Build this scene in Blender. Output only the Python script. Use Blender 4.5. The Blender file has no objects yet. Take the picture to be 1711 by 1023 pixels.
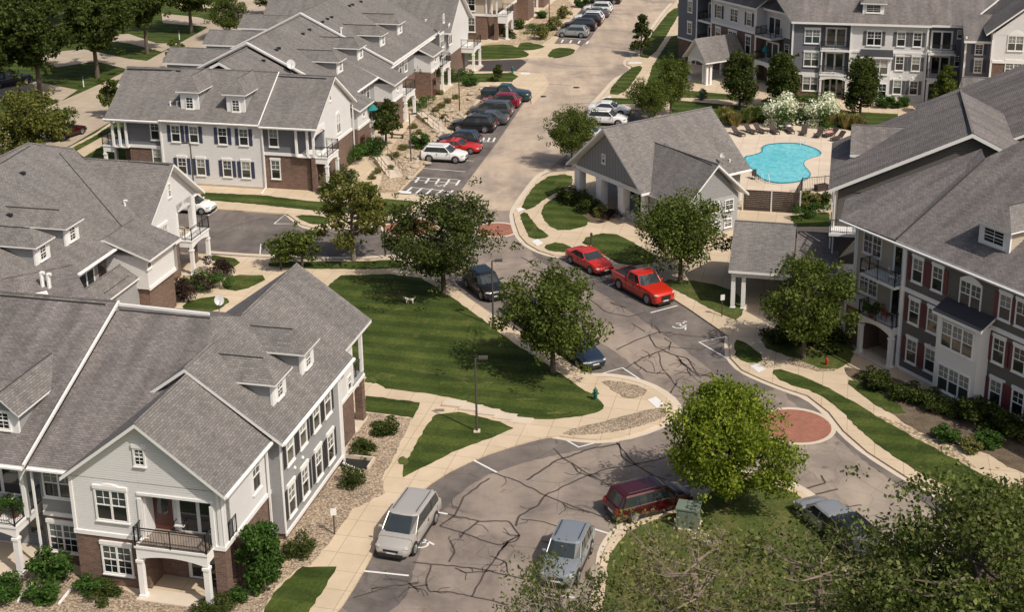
import bpy, bmesh, math, random
import numpy as np
from mathutils import Vector, Matrix
from math import sin, cos, radians, atan2, pi, sqrt
S = bpy.context.scene
COL = S.collection
random.seed(7)
# ---------------------------------------------------------------- camera model (used to survey positions on the ground)
F_, CX_, CY_, CH = 2330., 855., 327., 40.
TH = atan2(757., 2330.); RO = radians(0.84)
def ray(px, py):
    x = px-CX_; y = py-CY_; c, s = cos(RO), sin(RO)
    xr = x*c-y*s; yr = x*s+y*c
    return (xr, F_*cos(TH)-yr*sin(TH), -(F_*sin(TH)+yr*cos(TH)))
def G(px, py, z=0.):
    d = ray(px, py); t = (z-CH)/d[2]
    return (d[0]*t, d[1]*t)
A1 = radians(13.67); AG = radians(-28.7); AF = radians(57)
def uv2w(u, v, a): return (u*sin(a)+v*cos(a), u*cos(a)-v*sin(a))
def w2uv(x, y, a): return (x*sin(a)+y*cos(a), x*cos(a)-y*sin(a))
# ---------------------------------------------------------------- materials
M = {}
def newmat(name):
    m = bpy.data.materials.new(name); m.use_nodes = True
    nt = m.node_tree; b = nt.nodes['Principled BSDF']
    M[name] = m
    return m, nt, b
def nd(nt, t, **k):
    n = nt.nodes.new(t)
    for a, v in k.items():
        if a in n.inputs: n.inputs[a].default_value = v
        else: setattr(n, a, v)
    return n
def lk(nt, a, b): nt.links.new(a, b)
def c4(c): return (c[0], c[1], c[2], 1)
def plain(name, c, rough=.6, metal=0, spec=.5, var=.08, vs=1.5, coat=0):
    m, nt, b = newmat(name)
    b.inputs['Roughness'].default_value = rough; b.inputs['Metallic'].default_value = metal
    b.inputs['Specular IOR Level'].default_value = spec; b.inputs['Coat Weight'].default_value = coat
    tc = nd(nt, 'ShaderNodeTexCoord'); n = nd(nt, 'ShaderNodeTexNoise', Scale=vs, Detail=6.)
    lk(nt, tc.outputs['Object'], n.inputs['Vector'])
    mx = nd(nt, 'ShaderNodeMix', data_type='RGBA')
    lk(nt, n.outputs['Fac'], mx.inputs[0])
    mx.inputs[6].default_value = c4([x*(1-var) for x in c]); mx.inputs[7].default_value = c4([min(1, x*(1+var)) for x in c])
    lk(nt, mx.outputs[2], b.inputs['Base Color'])
    return m
def ramp(nt, fac, stops):
    r = nd(nt, 'ShaderNodeValToRGB'); e = r.color_ramp.elements
    while len(e) < len(stops): e.new(.5)
    for i, (p, c) in enumerate(stops): e[i].position = p; e[i].color = c4(c)
    lk(nt, fac, r.inputs[0]); return r.outputs[0]
def mixc(nt, f, a, b, mode='MIX'):
    m = nd(nt, 'ShaderNodeMix', data_type='RGBA', blend_type=mode)
    for i, x in ((0, f), (6, a), (7, b)):
        if isinstance(x, (int, float)): m.inputs[i].default_value = x
        elif isinstance(x, tuple): m.inputs[i].default_value = c4(x)
        else: lk(nt, x, m.inputs[i])
    return m.outputs[2]
def rows(name, c1, c2, cm, bw, rh, ms, big=.12, bigs=.35, rough=.85, bump=.3, off=.5, fine=.0, streak=0):
    """brick / shingle / siding courses laid out in metres on the face's own UV"""
    m, nt, b = newmat(name); b.inputs['Roughness'].default_value = rough
    b.inputs['Specular IOR Level'].default_value = .25
    u = nd(nt, 'ShaderNodeUVMap'); 
    br = nd(nt, 'ShaderNodeTexBrick'); br.offset = off
    br.inputs['Scale'].default_value = 1; br.inputs['Brick Width'].default_value = bw; br.inputs['Row Height'].default_value = rh
    br.inputs['Mortar Size'].default_value = ms; br.inputs['Mortar Smooth'].default_value = .3
    br.inputs['Color1'].default_value = c4(c1); br.inputs['Color2'].default_value = c4(c2); br.inputs['Mortar'].default_value = c4(cm)
    lk(nt, u.outputs[0], br.inputs['Vector'])
    tc = nd(nt, 'ShaderNodeTexCoord'); n = nd(nt, 'ShaderNodeTexNoise', Scale=bigs, Detail=8., Roughness=.65)
    lk(nt, tc.outputs['Object'], n.inputs['Vector'])
    col = ramp(nt, n.outputs['Fac'], [(.3, (1-big,)*3), (.7, (1+big, 1+big*.9, 1+big*.8))])
    out = mixc(nt, 1., br.outputs['Color'], col, 'MULTIPLY')
    if streak:
        mp = nd(nt, 'ShaderNodeMapping'); mp.inputs['Scale'].default_value = (1.1, .13, 1)
        lk(nt, u.outputs[0], mp.inputs[0]); n3 = nd(nt, 'ShaderNodeTexNoise', Scale=1., Detail=4.)
        lk(nt, mp.outputs[0], n3.inputs['Vector'])
        out = mixc(nt, 1., out, ramp(nt, n3.outputs['Fac'], [(.35, (1-streak,)*3), (.65, (1+streak*.6,)*3)]), 'MULTIPLY')
    if fine:
        n2 = nd(nt, 'ShaderNodeTexNoise', Scale=7., Detail=5.); lk(nt, tc.outputs['Object'], n2.inputs['Vector'])
        out = mixc(nt, 1., out, ramp(nt, n2.outputs['Fac'], [(.3, (1-fine,)*3), (.7, (1+fine,)*3)]), 'MULTIPLY')
    lk(nt, out, b.inputs['Base Color'])
    bp = nd(nt, 'ShaderNodeBump', Strength=bump, Distance=.02); bp.invert = True
    lk(nt, br.outputs['Fac'], bp.inputs['Height']); lk(nt, bp.outputs[0], b.inputs['Normal'])
    return m
def ground(name, stops, s1, s2, w2=.5, rough=.95, bump=.3, bd=.03, extra=None):
    """two noise scales through a colour ramp"""
    m, nt, b = newmat(name); b.inputs['Roughness'].default_value = rough; b.inputs['Specular IOR Level'].default_value = .15
    tc = nd(nt, 'ShaderNodeTexCoord')
    n = nd(nt, 'ShaderNodeTexNoise', Scale=s1, Detail=5., Roughness=.6); lk(nt, tc.outputs['Object'], n.inputs['Vector'])
    n2 = nd(nt, 'ShaderNodeTexNoise', Scale=s2, Detail=4., Roughness=.75); lk(nt, tc.outputs['Object'], n2.inputs['Vector'])
    mx = nd(nt, 'ShaderNodeMix', data_type='FLOAT'); mx.inputs[0].default_value = w2
    lk(nt, n.outputs['Fac'], mx.inputs[2]); lk(nt, n2.outputs['Fac'], mx.inputs[3])
    col = ramp(nt, mx.outputs[0], stops)
    if extra: col = extra(nt, tc, col)
    lk(nt, col, b.inputs['Base Color'])
    bp = nd(nt, 'ShaderNodeBump', Strength=bump, Distance=bd); lk(nt, n2.outputs['Fac'], bp.inputs['Height']); lk(nt, bp.outputs[0], b.inputs['Normal'])
    return m
# roofs and walls
rows('shingle', (.225, .21, .20), (.158, .148, .142), (.105, .099, .096), .32, .14, .016, big=.1, bigs=.3, fine=.12, bump=.4, streak=.13)
rows('shingle_brown', (.21, .192, .185), (.147, .133, .13), (.1, .092, .09), .32, .14, .016, big=.16, bigs=.25, fine=.14, bump=.4, streak=.22)
rows('brick', (.20, .118, .088), (.115, .072, .058), (.22, .19, .16), .3, .1, .01, big=.12, bigs=.6, fine=.12)
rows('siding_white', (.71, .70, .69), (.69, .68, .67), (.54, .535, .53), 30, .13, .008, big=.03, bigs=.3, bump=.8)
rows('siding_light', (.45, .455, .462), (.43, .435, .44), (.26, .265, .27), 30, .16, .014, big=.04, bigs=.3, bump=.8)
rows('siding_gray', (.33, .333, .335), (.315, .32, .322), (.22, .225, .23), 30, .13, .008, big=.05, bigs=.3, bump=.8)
rows('siding_slate', (.175, .178, .2), (.165, .168, .19), (.10, .10, .115), 30, .16, .014, big=.05, bump=.8)
rows('siding_blue', (.16, .18, .215), (.15, .17, .2), (.09, .1, .12), 30, .16, .014, big=.05, bump=.8)
rows('siding_taupe', (.148, .138, .123), (.14, .13, .117), (.08, .076, .07), 30, .16, .014, big=.05, bump=.8)
rows('siding_tan', (.52, .445, .35), (.50, .425, .33), (.26, .23, .19), 30, .16, .014, big=.05, bump=.8)
rows('batten', (.27, .275, .28), (.26, .265, .27), (.13, .135, .14), .42, 60, .03, big=.05, bump=.8, off=0)
plain('trim', (.78, .77, .75), .5, var=.04)
plain('seam', (.035, .033, .032), .8); plain('metal_black', (.018, .017, .017), .45, var=.2)  # first one: near-black for painted ridge shadow lines and for roof valleys
plain('shutter_dark', (.03, .031, .036), .5); plain('shutter_blue', (.045, .055, .1), .5)
plain('shutter_red', (.13, .035, .04), .5); plain('shutter_gray', (.10, .105, .11), .5)
plain('door_brown', (.09, .03, .022), .4); m, nt, b = newmat('glass_blind'); b.inputs['Roughness'].default_value = .2
oi = nd(nt, 'ShaderNodeObjectInfo'); lk(nt, ramp(nt, oi.outputs['Random'], [(0, (.02, .026, .028)), (.35, (.07, .08, .078)), (.55, (.17, .18, .165)), (.8, (.25, .26, .23)), (1, (.4, .4, .36))]), b.inputs['Base Color'])
m, nt, b = newmat('glass_dark'); b.inputs['Roughness'].default_value = .07; b.inputs['Specular IOR Level'].default_value = .8
oi = nd(nt, 'ShaderNodeObjectInfo'); lk(nt, ramp(nt, oi.outputs['Random'], [(0, (.008, .011, .012)), (.6, (.018, .022, .024)), (.85, (.05, .055, .052)), (1, (.09, .09, .08))]), b.inputs['Base Color'])
plain('canvas_teal', (.01, .16, .16), .8); plain('pot_red', (.3, .03, .02), .6)
plain('pvc', (.75, .75, .73), .4); plain('plastic_white', (.7, .7, .68), .4)
plain('stone', (.42, .36, .28), .9, var=.3, vs=2.5)
plain('wood_dark', (.06, .04, .03), .7); plain('dish', (.5, .5, .5), .4)
plain('pole_bronze', (.07, .06, .05), .5); plain('pole_gray', (.25, .23, .2), .5)
plain('hydrant_green', (.01, .1, .06), .4); plain('hydrant_red', (.35, .03, .01), .4); plain('can_green', (.01, .05, .03), .5)
plain('box_green', (.15, .185, .15), .6); plain('wicker', (.05, .035, .028), .8); plain('towel', (.6, .3, .25), .9)
plain('skin', (.45, .25, .17), .6)
plain('bark', (.11, .085, .065), .95, var=.35, vs=6); plain('bark_pale', (.21, .165, .125), .95, var=.35, vs=6)
plain('dog_fur', (.6, .55, .47), .9, var=.2, vs=8)
# ground surfaces
def netcracks(nt, tc, col, sc=.3, amt=.4):
    n = nd(nt, 'ShaderNodeTexNoise', Scale=1.1, Detail=4.); lk(nt, tc.outputs['Object'], n.inputs['Vector'])
    w = mixc(nt, .12, tc.outputs['Object'], n.outputs['Color'], 'ADD')
    for s_, wd in ((sc, .012), (sc*2.6, .02)):
        v = nd(nt, 'ShaderNodeTexVoronoi', Scale=s_, feature='DISTANCE_TO_EDGE'); lk(nt, w, v.inputs['Vector'])
        m_ = nd(nt, 'ShaderNodeTexNoise', Scale=.17+s_*.1, Detail=3.); lk(nt, tc.outputs['Object'], m_.inputs['Vector'])
        f = mixc(nt, 1., ramp(nt, v.outputs['Distance'], [(wd*.4, (1, 1, 1)), (wd, (0, 0, 0))]), ramp(nt, m_.outputs['Fac'], [(.48, (0, 0, 0)), (.56, (amt, amt, amt))]), 'MULTIPLY')
        col = mixc(nt, f, col, (.1, .082, .07))
    return col
def stripes(nt, tc, col):
    n5 = nd(nt, 'ShaderNodeTexNoise', Scale=28., Detail=3., Roughness=.8); lk(nt, tc.outputs['Object'], n5.inputs['Vector'])
    col = mixc(nt, 1., col, ramp(nt, n5.outputs['Fac'], [(.35, (.62, .66, .6)), (.65, (1.35, 1.3, 1.25))]), 'MULTIPLY')
    n6 = nd(nt, 'ShaderNodeTexNoise', Scale=.22, Detail=7., Roughness=.75, Distortion=1.); lk(nt, tc.outputs['Object'], n6.inputs['Vector'])
    col = mixc(nt, ramp(nt, n6.outputs['Fac'], [(.58, (0, 0, 0)), (.68, (.75, .75, .75))]), col, (.13, .12, .042))
    mp = nd(nt, 'ShaderNodeMapping'); mp.inputs['Rotation'].default_value = (0, 0, radians(-76)); lk(nt, tc.outputs['Object'], mp.inputs[0])
    w = nd(nt, 'ShaderNodeTexWave', Scale=.16, Distortion=2.2, Detail=2.); w.inputs['Detail Scale'].default_value = .4; lk(nt, mp.outputs[0], w.inputs['Vector'])
    return mixc(nt, 1., col, ramp(nt, w.outputs['Fac'], [(.3, (.82, .85, .82)), (.7, (1.2, 1.17, 1.1))]), 'MULTIPLY')
GR = [(.3, (.022, .037, .008)), (.47, (.042, .064, .014)), (.57, (.066, .088, .022)), (.7, (.11, .115, .035)), (.8, (.25, .22, .09))]
ground('grass', GR, .35, 5., .5, bump=.6, bd=.08, extra=stripes)
ground('grass_dry', [(.3, (.03, .05, .01)), (.47, (.06, .085, .02)), (.58, (.12, .12, .04)), (.75, (.25, .2, .1))], .6, 5., .5, bump=.6, bd=.08)
def wear(nt, tc, col):
    v9 = nd(nt, 'ShaderNodeTexVoronoi', Scale=.35); lk(nt, tc.outputs['Object'], v9.inputs['Vector']); n9 = nd(nt, 'ShaderNodeTexNoise', Scale=3., Detail=3.); lk(nt, tc.outputs['Object'], n9.inputs['Vector'])
    col = mixc(nt, 1., col, ramp(nt, mixc(nt, .4, v9.outputs['Distance'], n9.outputs['Fac'], 'ADD'), [(.2, (.6, .59, .6)), (.3, (1, 1, 1))]), 'MULTIPLY')
    n = nd(nt, 'ShaderNodeTexNoise', Scale=.13, Detail=6., Roughness=.7, Distortion=.6); lk(nt, tc.outputs['Object'], n.inputs['Vector'])
    col = mixc(nt, 1., col, ramp(nt, n.outputs['Fac'], [(.38, (.72, .72, .74)), (.5, (1, 1, 1)), (.62, (1.12, 1.1, 1.06))]), 'MULTIPLY')
    mp = nd(nt, 'ShaderNodeMapping'); mp.inputs['Rotation'].default_value = (0, 0, radians(-30)); mp.inputs['Scale'].default_value = (.5, .05, 1); lk(nt, tc.outputs['Object'], mp.inputs[0])
    n2 = nd(nt, 'ShaderNodeTexNoise', Scale=1.3, Detail=5.); lk(nt, mp.outputs[0], n2.inputs['Vector'])
    return mixc(nt, 1., col, ramp(nt, n2.outputs['Fac'], [(.35, (.86, .86, .87)), (.65, (1.06, 1.05, 1.03))]), 'MULTIPLY')
ground('asphalt', extra=lambda a, b, c: wear(a, b, netcracks(a, b, c)), stops=[(.3, (.22, .183, .155)), (.5, (.275, .23, .198)), (.7, (.33, .283, .245))], s1=.4, s2=22., w2=.4, bump=.15)
ground('asphalt_dark', extra=lambda a, b, c: wear(a, b, netcracks(a, b, c, .22)), stops=[(.3, (.115, .1, .094)), (.5, (.165, .145, .134)), (.7, (.22, .195, .18))], s1=.5, s2=22., w2=.4, bump=.15)
ground('road_mid', extra=lambda a, b, c: wear(a, b, netcracks(a, b, c, .22, .25)), stops=[(.3, (.27, .228, .192)), (.5, (.325, .275, .232)), (.7, (.38, .325, .275))], s1=.4, s2=22., w2=.35, bump=.12)
ground('asphalt_black', [(.3, (.045, .04, .042)), (.7, (.085, .075, .075))], .5, 22., .4, bump=.15)
ground('road_tan', [(.3, (.36, .293, .235)), (.5, (.42, .345, .275)), (.7, (.48, .4, .325))], .4, 22., .35, bump=.12, extra=wear)
def joints(nt, tc, col):
    mp = nd(nt, 'ShaderNodeMapping'); mp.inputs['Rotation'].default_value = (0, 0, A1); lk(nt, tc.outputs['Object'], mp.inputs[0])
    br = nd(nt, 'ShaderNodeTexBrick'); br.offset = 0; lk(nt, mp.outputs[0], br.inputs['Vector'])
    for k, v in (('Scale', 1), ('Brick Width', 1.6), ('Row Height', 1.6), ('Mortar Size', .018)): br.inputs[k].default_value = v
    br.inputs['Color1'].default_value = (1, 1, 1, 1); br.inputs['Color2'].default_value = (.93, .93, .92, 1); br.inputs['Mortar'].default_value = (.6, .57, .53, 1)
    return mixc(nt, 1., col, br.outputs['Color'], 'MULTIPLY')
ground('concrete', [(.3, (.48, .385, .27)), (.5, (.56, .455, .33)), (.7, (.63, .52, .39))], .5, 9., .4, bump=.08, extra=joints)
ground('concrete_pale', [(.3, (.52, .44, .35)), (.7, (.62, .54, .44))], .5, 9., .4, bump=.08)
ground('street', [(.3, (.36, .3, .23)), (.7, (.5, .42, .33))], .25, 9., .4, bump=.08, extra=joints)
ground('deck', [(.3, (.54, .45, .35)), (.7, (.68, .58, .47))], .5, 6., .4, bump=.05, extra=joints)
ground('mulch', [(.3, (.06, .045, .03)), (.5, (.13, .1, .07)), (.7, (.24, .19, .14))], 1.5, 12., .6, bump=.6)
plain('paint', (.68, .68, .66), .7, var=.12, vs=4); plain('sealant', (.066, .052, .044), .8, var=.3)
rows('pavers', (.34, .13, .09), (.26, .1, .07), (.3, .2, .15), .25, .12, .012, big=.15, bigs=1.)
def gravelmat(name, cols, sc=9):
    m, nt, b = newmat(name); b.inputs['Roughness'].default_value = .95
    tc = nd(nt, 'ShaderNodeTexCoord'); v = nd(nt, 'ShaderNodeTexVoronoi', Scale=sc); lk(nt, tc.outputs['Object'], v.inputs['Vector'])
    sp = nd(nt, 'ShaderNodeSeparateColor'); lk(nt, v.outputs['Color'], sp.inputs[0])
    col = ramp(nt, sp.outputs[0], [(i/(len(cols)-1), c) for i, c in enumerate(cols)])
    d = ramp(nt, v.outputs['Distance'], [(.25, (1, 1, 1)), (.75, (.45, .42, .4))])
    n = nd(nt, 'ShaderNodeTexNoise', Scale=.6, Detail=4.); lk(nt, tc.outputs['Object'], n.inputs['Vector'])
    col = mixc(nt, 1., mixc(nt, 1., col, d, 'MULTIPLY'), ramp(nt, n.outputs['Fac'], [(.3, (.8, .8, .8)), (.7, (1.15, 1.12, 1.1))]), 'MULTIPLY')
    lk(nt, col, b.inputs['Base Color'])
    bp = nd(nt, 'ShaderNodeBump', Strength=.7, Distance=.05); bp.invert = True; lk(nt, v.outputs['Distance'], bp.inputs['Height']); lk(nt, bp.outputs[0], b.inputs['Normal'])
gravelmat('gravel', [(.22, .17, .12), (.42, .34, .25), (.52, .43, .32), (.36, .28, .2), (.58, .49, .38)], 9)
gravelmat('gravel_tan', [(.42, .32, .2), (.55, .44, .3), (.62, .52, .38), (.5, .38, .26)], 5)
# pool water; pale cell edges and noise paint caustic light into its colour
m, nt, b = newmat('water'); b.inputs['Roughness'].default_value = .08
tc = nd(nt, 'ShaderNodeTexCoord'); v = nd(nt, 'ShaderNodeTexVoronoi', Scale=1.1, feature='SMOOTH_F1'); lk(nt, tc.outputs['Object'], v.inputs['Vector'])
n = nd(nt, 'ShaderNodeTexNoise', Scale=3., Detail=5.); lk(nt, tc.outputs['Object'], n.inputs['Vector'])
lk(nt, mixc(nt, .5, ramp(nt, v.outputs['Distance'], [(.1, (.09, .46, .56)), (.8, (.18, .62, .70))]), ramp(nt, n.outputs['Fac'], [(.35, (.08, .42, .52)), (.65, (.26, .7, .76))])), b.inputs['Base Color'])
bp = nd(nt, 'ShaderNodeBump', Strength=.25, Distance=.05); lk(nt, n.outputs['Fac'], bp.inputs['Height']); lk(nt, bp.outputs[0], b.inputs['Normal'])
def leafmat(name, cols, tr=.25):
    m, nt, b = newmat(name); b.inputs['Roughness'].default_value = .65; b.inputs['Specular IOR Level'].default_value = .12
    g = nd(nt, 'ShaderNodeNewGeometry'); tc = nd(nt, 'ShaderNodeTexCoord')
    n = nd(nt, 'ShaderNodeTexNoise', Scale=.9, Detail=3.); lk(nt, tc.outputs['Object'], n.inputs['Vector'])
    mx = nd(nt, 'ShaderNodeMix', data_type='FLOAT'); mx.inputs[0].default_value = .5
    lk(nt, g.outputs['Random Per Island'], mx.inputs[2]); lk(nt, n.outputs['Fac'], mx.inputs[3])
    col = ramp(nt, mx.outputs[0], [(.25+.5*i/(len(cols)-1), c) for i, c in enumerate(cols)])
    lk(nt, col, b.inputs['Base Color'])
    t = nd(nt, 'ShaderNodeBsdfTranslucent'); lk(nt, mixc(nt, 1., col, (1.3, 1.5, .6), 'MULTIPLY'), t.inputs[0])
    ms = nd(nt, 'ShaderNodeMixShader'); ms.inputs[0].default_value = tr
    lk(nt, b.outputs[0], ms.inputs[1]); lk(nt, t.outputs[0], ms.inputs[2]); lk(nt, ms.outputs[0], nt.nodes['Material Output'].inputs[0])
leafmat('leaf_mid', [(.034, .052, .010), (.078, .107, .021), (.16, .19, .042)], .34)
leafmat('leaf_dark', [(.022, .035, .007), (.048, .068, .015), (.10, .122, .03)], .3)
leafmat('leaf_lime', [(.08, .118, .012), (.16, .21, .022), (.3, .34, .05)], .42)
leafmat('leaf_yellow', [(.06, .075, .015), (.115, .125, .028), (.2, .19, .05)], .3)
leafmat('leaf_shrub', [(.025, .055, .010), (.045, .095, .018), (.08, .145, .03)])
leafmat('leaf_purple', [(.02, .012, .010), (.04, .022, .018), (.07, .045, .03)])
leafmat('leaf_sage', [(.07, .075, .02), (.15, .15, .045), (.26, .25, .1)])
leafmat('leaf_oak', [(.045, .065, .014), (.10, .128, .034), (.22, .24, .08)], .38)
leafmat('petal', [(.45, .5, .3), (.7, .7, .6), (.85, .84, .78)], .2)
leafmat('grass_blade', [(.1, .12, .03), (.22, .2, .07), (.38, .27, .15)], .3)
# ---------------------------------------------------------------- mesh helpers
def tag(o, label=None, cat=None, group=None, kind=None):
    if label: o['label'] = label
    if cat: o['category'] = cat
    if group: o['group'] = group
    if kind: o['kind'] = kind
    return o
def facing_uv(me):
    uvl = me.uv_layers.new(name='UVMap')
    n = len(me.loops); nv = len(me.vertices)
    co = np.empty(nv*3); me.vertices.foreach_get('co', co); co = co.reshape(-1, 3)
    li = np.empty(n, dtype=np.int32); me.loops.foreach_get('vertex_index', li)
    out = np.zeros((n, 2))
    for p in me.polygons:
        nx, ny, nz = p.normal
        h = sqrt(nx*nx+ny*ny)
        t = (-ny/h, nx/h, 0) if h > .05 else (1., 0., 0.)
        bt = (ny*t[2]-nz*t[1], nz*t[0]-nx*t[2], nx*t[1]-ny*t[0])
        idx = slice(p.loop_start, p.loop_start+p.loop_total)
        c = co[li[idx]]
        out[idx, 0] = c@np.array(t); out[idx, 1] = c@np.array(bt)
    uvl.data.foreach_set('uv', out.astype(np.float32).ravel())
class MB:
    """collects polygons, boxes, tubes; build() links them as ONE mesh object"""
    def __init__(s): s.v = []; s.f = []; s.m = []
    def poly(s, pts, mi=0):
        i = len(s.v); s.v += [tuple(p) for p in pts]; s.f.append(tuple(range(i, i+len(pts)))); s.m.append(mi); return s
    def box(s, x0, x1, y0, y1, z0, z1, mi=0):
        if x0 > x1: x0, x1 = x1, x0
        if y0 > y1: y0, y1 = y1, y0
        if z0 > z1: z0, z1 = z1, z0
        i = len(s.v)
        s.v += [(x0, y0, z0), (x1, y0, z0), (x1, y1, z0), (x0, y1, z0), (x0, y0, z1), (x1, y0, z1), (x1, y1, z1), (x0, y1, z1)]
        for q in ((0, 3, 2, 1), (4, 5, 6, 7), (0, 1, 5, 4), (1, 2, 6, 5), (2, 3, 7, 6), (3, 0, 4, 7)):
            s.f.append(tuple(i+k for k in q)); s.m.append(mi)
        return s
    def bar(s, p, q, w, h=None, mi=0, n=4):
        """tube between two points; w may be (r0, r1)"""
        p = Vector(p); q = Vector(q); d = (q-p).normalized()
        up = Vector((0, 0, 1)) if abs(d.z) < .95 else Vector((1, 0, 0))
        a = d.cross(up).normalized(); b = a.cross(d)
        r0, r1 = w if isinstance(w, tuple) else (w, w)
        i = len(s.v)
        for c, r in ((p, r0), (q, r1)):
            for k in range(n):
                t = 2*pi*(k+.5)/n
                s.v.append(tuple(c+a*cos(t)*r*1.0+b*sin(t)*r))
        for k in range(n):
            s.f.append((i+k, i+(k+1) % n, i+n+(k+1) % n, i+n+k)); s.m.append(mi)
        s.f.append(tuple(i+n+k for k in range(n))); s.m.append(mi)
        s.f.append(tuple(i+n-1-k for k in range(n))); s.m.append(mi)
        return s
    def slab(s, pts, th, mi=0, ms=1, mb=None):
        """polygon given as 3D points (counter-clockwise from above) thickened straight down"""
        n = len(pts); pts = [Vector(p) for p in pts]
        # orient upwards
        nz = sum((pts[k].x*pts[(k+1) % n].y-pts[(k+1) % n].x*pts[k].y) for k in range(n))
        if nz < 0: pts = pts[::-1]
        lo = [p-Vector((0, 0, th)) for p in pts]
        s.poly(pts, mi); s.poly(lo[::-1], ms if mb is None else mb)
        for k in range(n): s.poly([lo[k], lo[(k+1) % n], pts[(k+1) % n], pts[k]], ms)
        return s
    def lathe(s, prof, c=(0, 0, 0), n=12, mi=0):
        i = len(s.v)
        for (r, z) in prof:
            for k in range(n):
                t = 2*pi*k/n; s.v.append((c[0]+r*cos(t), c[1]+r*sin(t), c[2]+z))
        for j in range(len(prof)-1):
            for k in range(n):
                s.f.append((i+j*n+k, i+j*n+(k+1) % n, i+(j+1)*n+(k+1) % n, i+(j+1)*n+k)); s.m.append(mi)
        s.f.append(tuple(i+(len(prof)-1)*n+k for k in range(n))); s.m.append(mi)
        return s
    def blob(s, c, rx, ry, rz, seed=0, n=2, amp=.15, mi=0):
        bm = bmesh.new(); bmesh.ops.create_icosphere(bm, subdivisions=n, radius=1)
        rn = random.Random(seed); k = [Vector((rn.uniform(-1, 1), rn.uniform(-1, 1), rn.uniform(-1, 1))).normalized() for _ in range(7)]
        i = len(s.v)
        for v in bm.verts:
            d = v.co.normalized(); f = 1+sum(amp*max(0, d.dot(q))**3*(1 if j % 2 else -1) for j, q in enumerate(k))
            s.v.append((c[0]+d.x*rx*f, c[1]+d.y*ry*f, c[2]+d.z*rz*f))
        for f in bm.faces: s.f.append(tuple(i+v.index for v in f.verts)); s.m.append(mi)
        bm.free(); return s
    def mesh(s, name, mats, smooth=False):
        me = bpy.data.meshes.new(name); me.from_pydata(s.v, [], s.f)
        for m in (mats if isinstance(mats, (list, tuple)) else [mats]): me.materials.append(M[m])
        me.polygons.foreach_set('material_index', s.m)
        if smooth: me.polygons.foreach_set('use_smooth', [True]*len(s.f))
        me.update(); facing_uv(me)
        return me
    def build(s, name, mats, parent=None, loc=None, rz=0, smooth=False, label=None):
        return link(name, s.mesh(name, mats, smooth), parent, loc, rz, label)
def link(name, me, parent=None, loc=None, rz=0, label=None):
    o = bpy.data.objects.new(name, me); COL.objects.link(o)
    if parent: o.parent = parent
    if loc is not None: o.location = loc
    if rz: o.rotation_euler = (0, 0, rz)
    if label: o['label'] = label
    return o
def empty(name, loc, rz=0):
    o = bpy.data.objects.new(name, None); COL.objects.link(o); o.location = loc; o.rotation_euler = (0, 0, rz); o.empty_display_size = .3
    return o
def copy_tree(o, parent=None, loc=None, rz=None, scale=None):
    c = o.copy(); COL.objects.link(c)
    if parent: c.parent = parent
    if loc is not None: c.location = loc
    if rz is not None: c.rotation_euler = (0, 0, rz)
    if scale is not None: c.scale = scale
    for ch in o.children: copy_tree(ch, c)
    return c
# ---------------------------------------------------------------- buildings
WM = {}
def win_mesh(w, h, n=1, grid=1, arch=0, head=1, blind=1):
    """n sashes side by side; origin at centre, x along the wall, -y outwards"""
    k = (w, h, n, grid, arch, head, blind)
    if k in WM: return WM[k]
    t = .09; f = MB(); p = MB(); x0, x1, z0, z1 = -w/2, w/2, -h/2, h/2
    f.box(x0-t, x0, -.07, .02, z0-t, z1+t); f.box(x1, x1+t, -.07, .02, z0-t, z1+t)
    f.box(x0, x1, -.07, .02, z0-t, z0); f.box(x0, x1, -.07, .02, z1, z1+t)
    f.box(x0-t-.03, x1+t+.03, -.11, .02, z0-t-.07, z0-t)
    if head: f.box(x0-t-.04, x1+t+.04, -.1, .02, z1+t, z1+t+.2)
    if arch:
        pts = [(x0-t, z1+t)]+[(x0-t+(w+2*t)*i/10, z1+t+.05+arch*sin(pi*i/10)) for i in range(11)]+[(x1+t, z1+t)]
        f.poly([(x, -.085, z) for x, z in pts]); f.poly([(x, .02, z) for x, z in pts[::-1]])
        for i in range(len(pts)):
            a, b_ = pts[i], pts[(i+1) % len(pts)]; f.poly([(a[0], .02, a[1]), (b_[0], .02, b_[1]), (b_[0], -.085, b_[1]), (a[0], -.085, a[1])][::-1])
    sw = w/n
    for i in range(n):
        a = x0+i*sw; b_ = a+sw
        if i: f.box(a-.05, a+.05, -.06, .02, z0, z1)
        f.box(a+(.05 if i else 0), b_-(.05 if i < n-1 else 0), -.045, .02, -.03, .03)
        c = (a+b_)/2
        if grid:
            f.box(c-.014, c+.014, -.035, .015, .03, z1); f.box(a+.05, c-.014, -.033, .015, z1*.5-.012, z1*.5+.012); f.box(c+.014, b_-.05, -.033, .015, z1*.5-.012, z1*.5+.012)
        if grid == 2:
            f.box(c-.014, c+.014, -.035, .015, z0, -.03); f.box(a+.05, c-.014, -.033, .015, z0*.5-.012, z0*.5+.012); f.box(c+.014, b_-.05, -.033, .015, z0*.5-.012, z0*.5+.012)
    p.poly([(x0, -.012, 0.01), (x1, -.012, 0.01), (x1, -.012, z1), (x0, -.012, z1)], 1 if blind else 0)
    p.poly([(x0, -.018, z0), (x1, -.018, z0), (x1, -.018, .01), (x0, -.018, .01)], 0)
    WM[k] = (f.mesh('window', ['trim']), p.mesh('pane', ['glass_dark', 'glass_blind']))
    return WM[k]
def shut_mesh(h, mat):
    k = (h, mat)
    if k not in WM:
        s = MB(); s.box(-.17, .17, -.05, .01, -h/2, h/2); 
        for i in range(int(h/.12)): s.box(-.12, .12, -.062, -.05, -h/2+.07+i*.12, -h/2+.12+i*.12)
        WM[k] = s.mesh('shutter', [mat])
    return WM[k]
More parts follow.
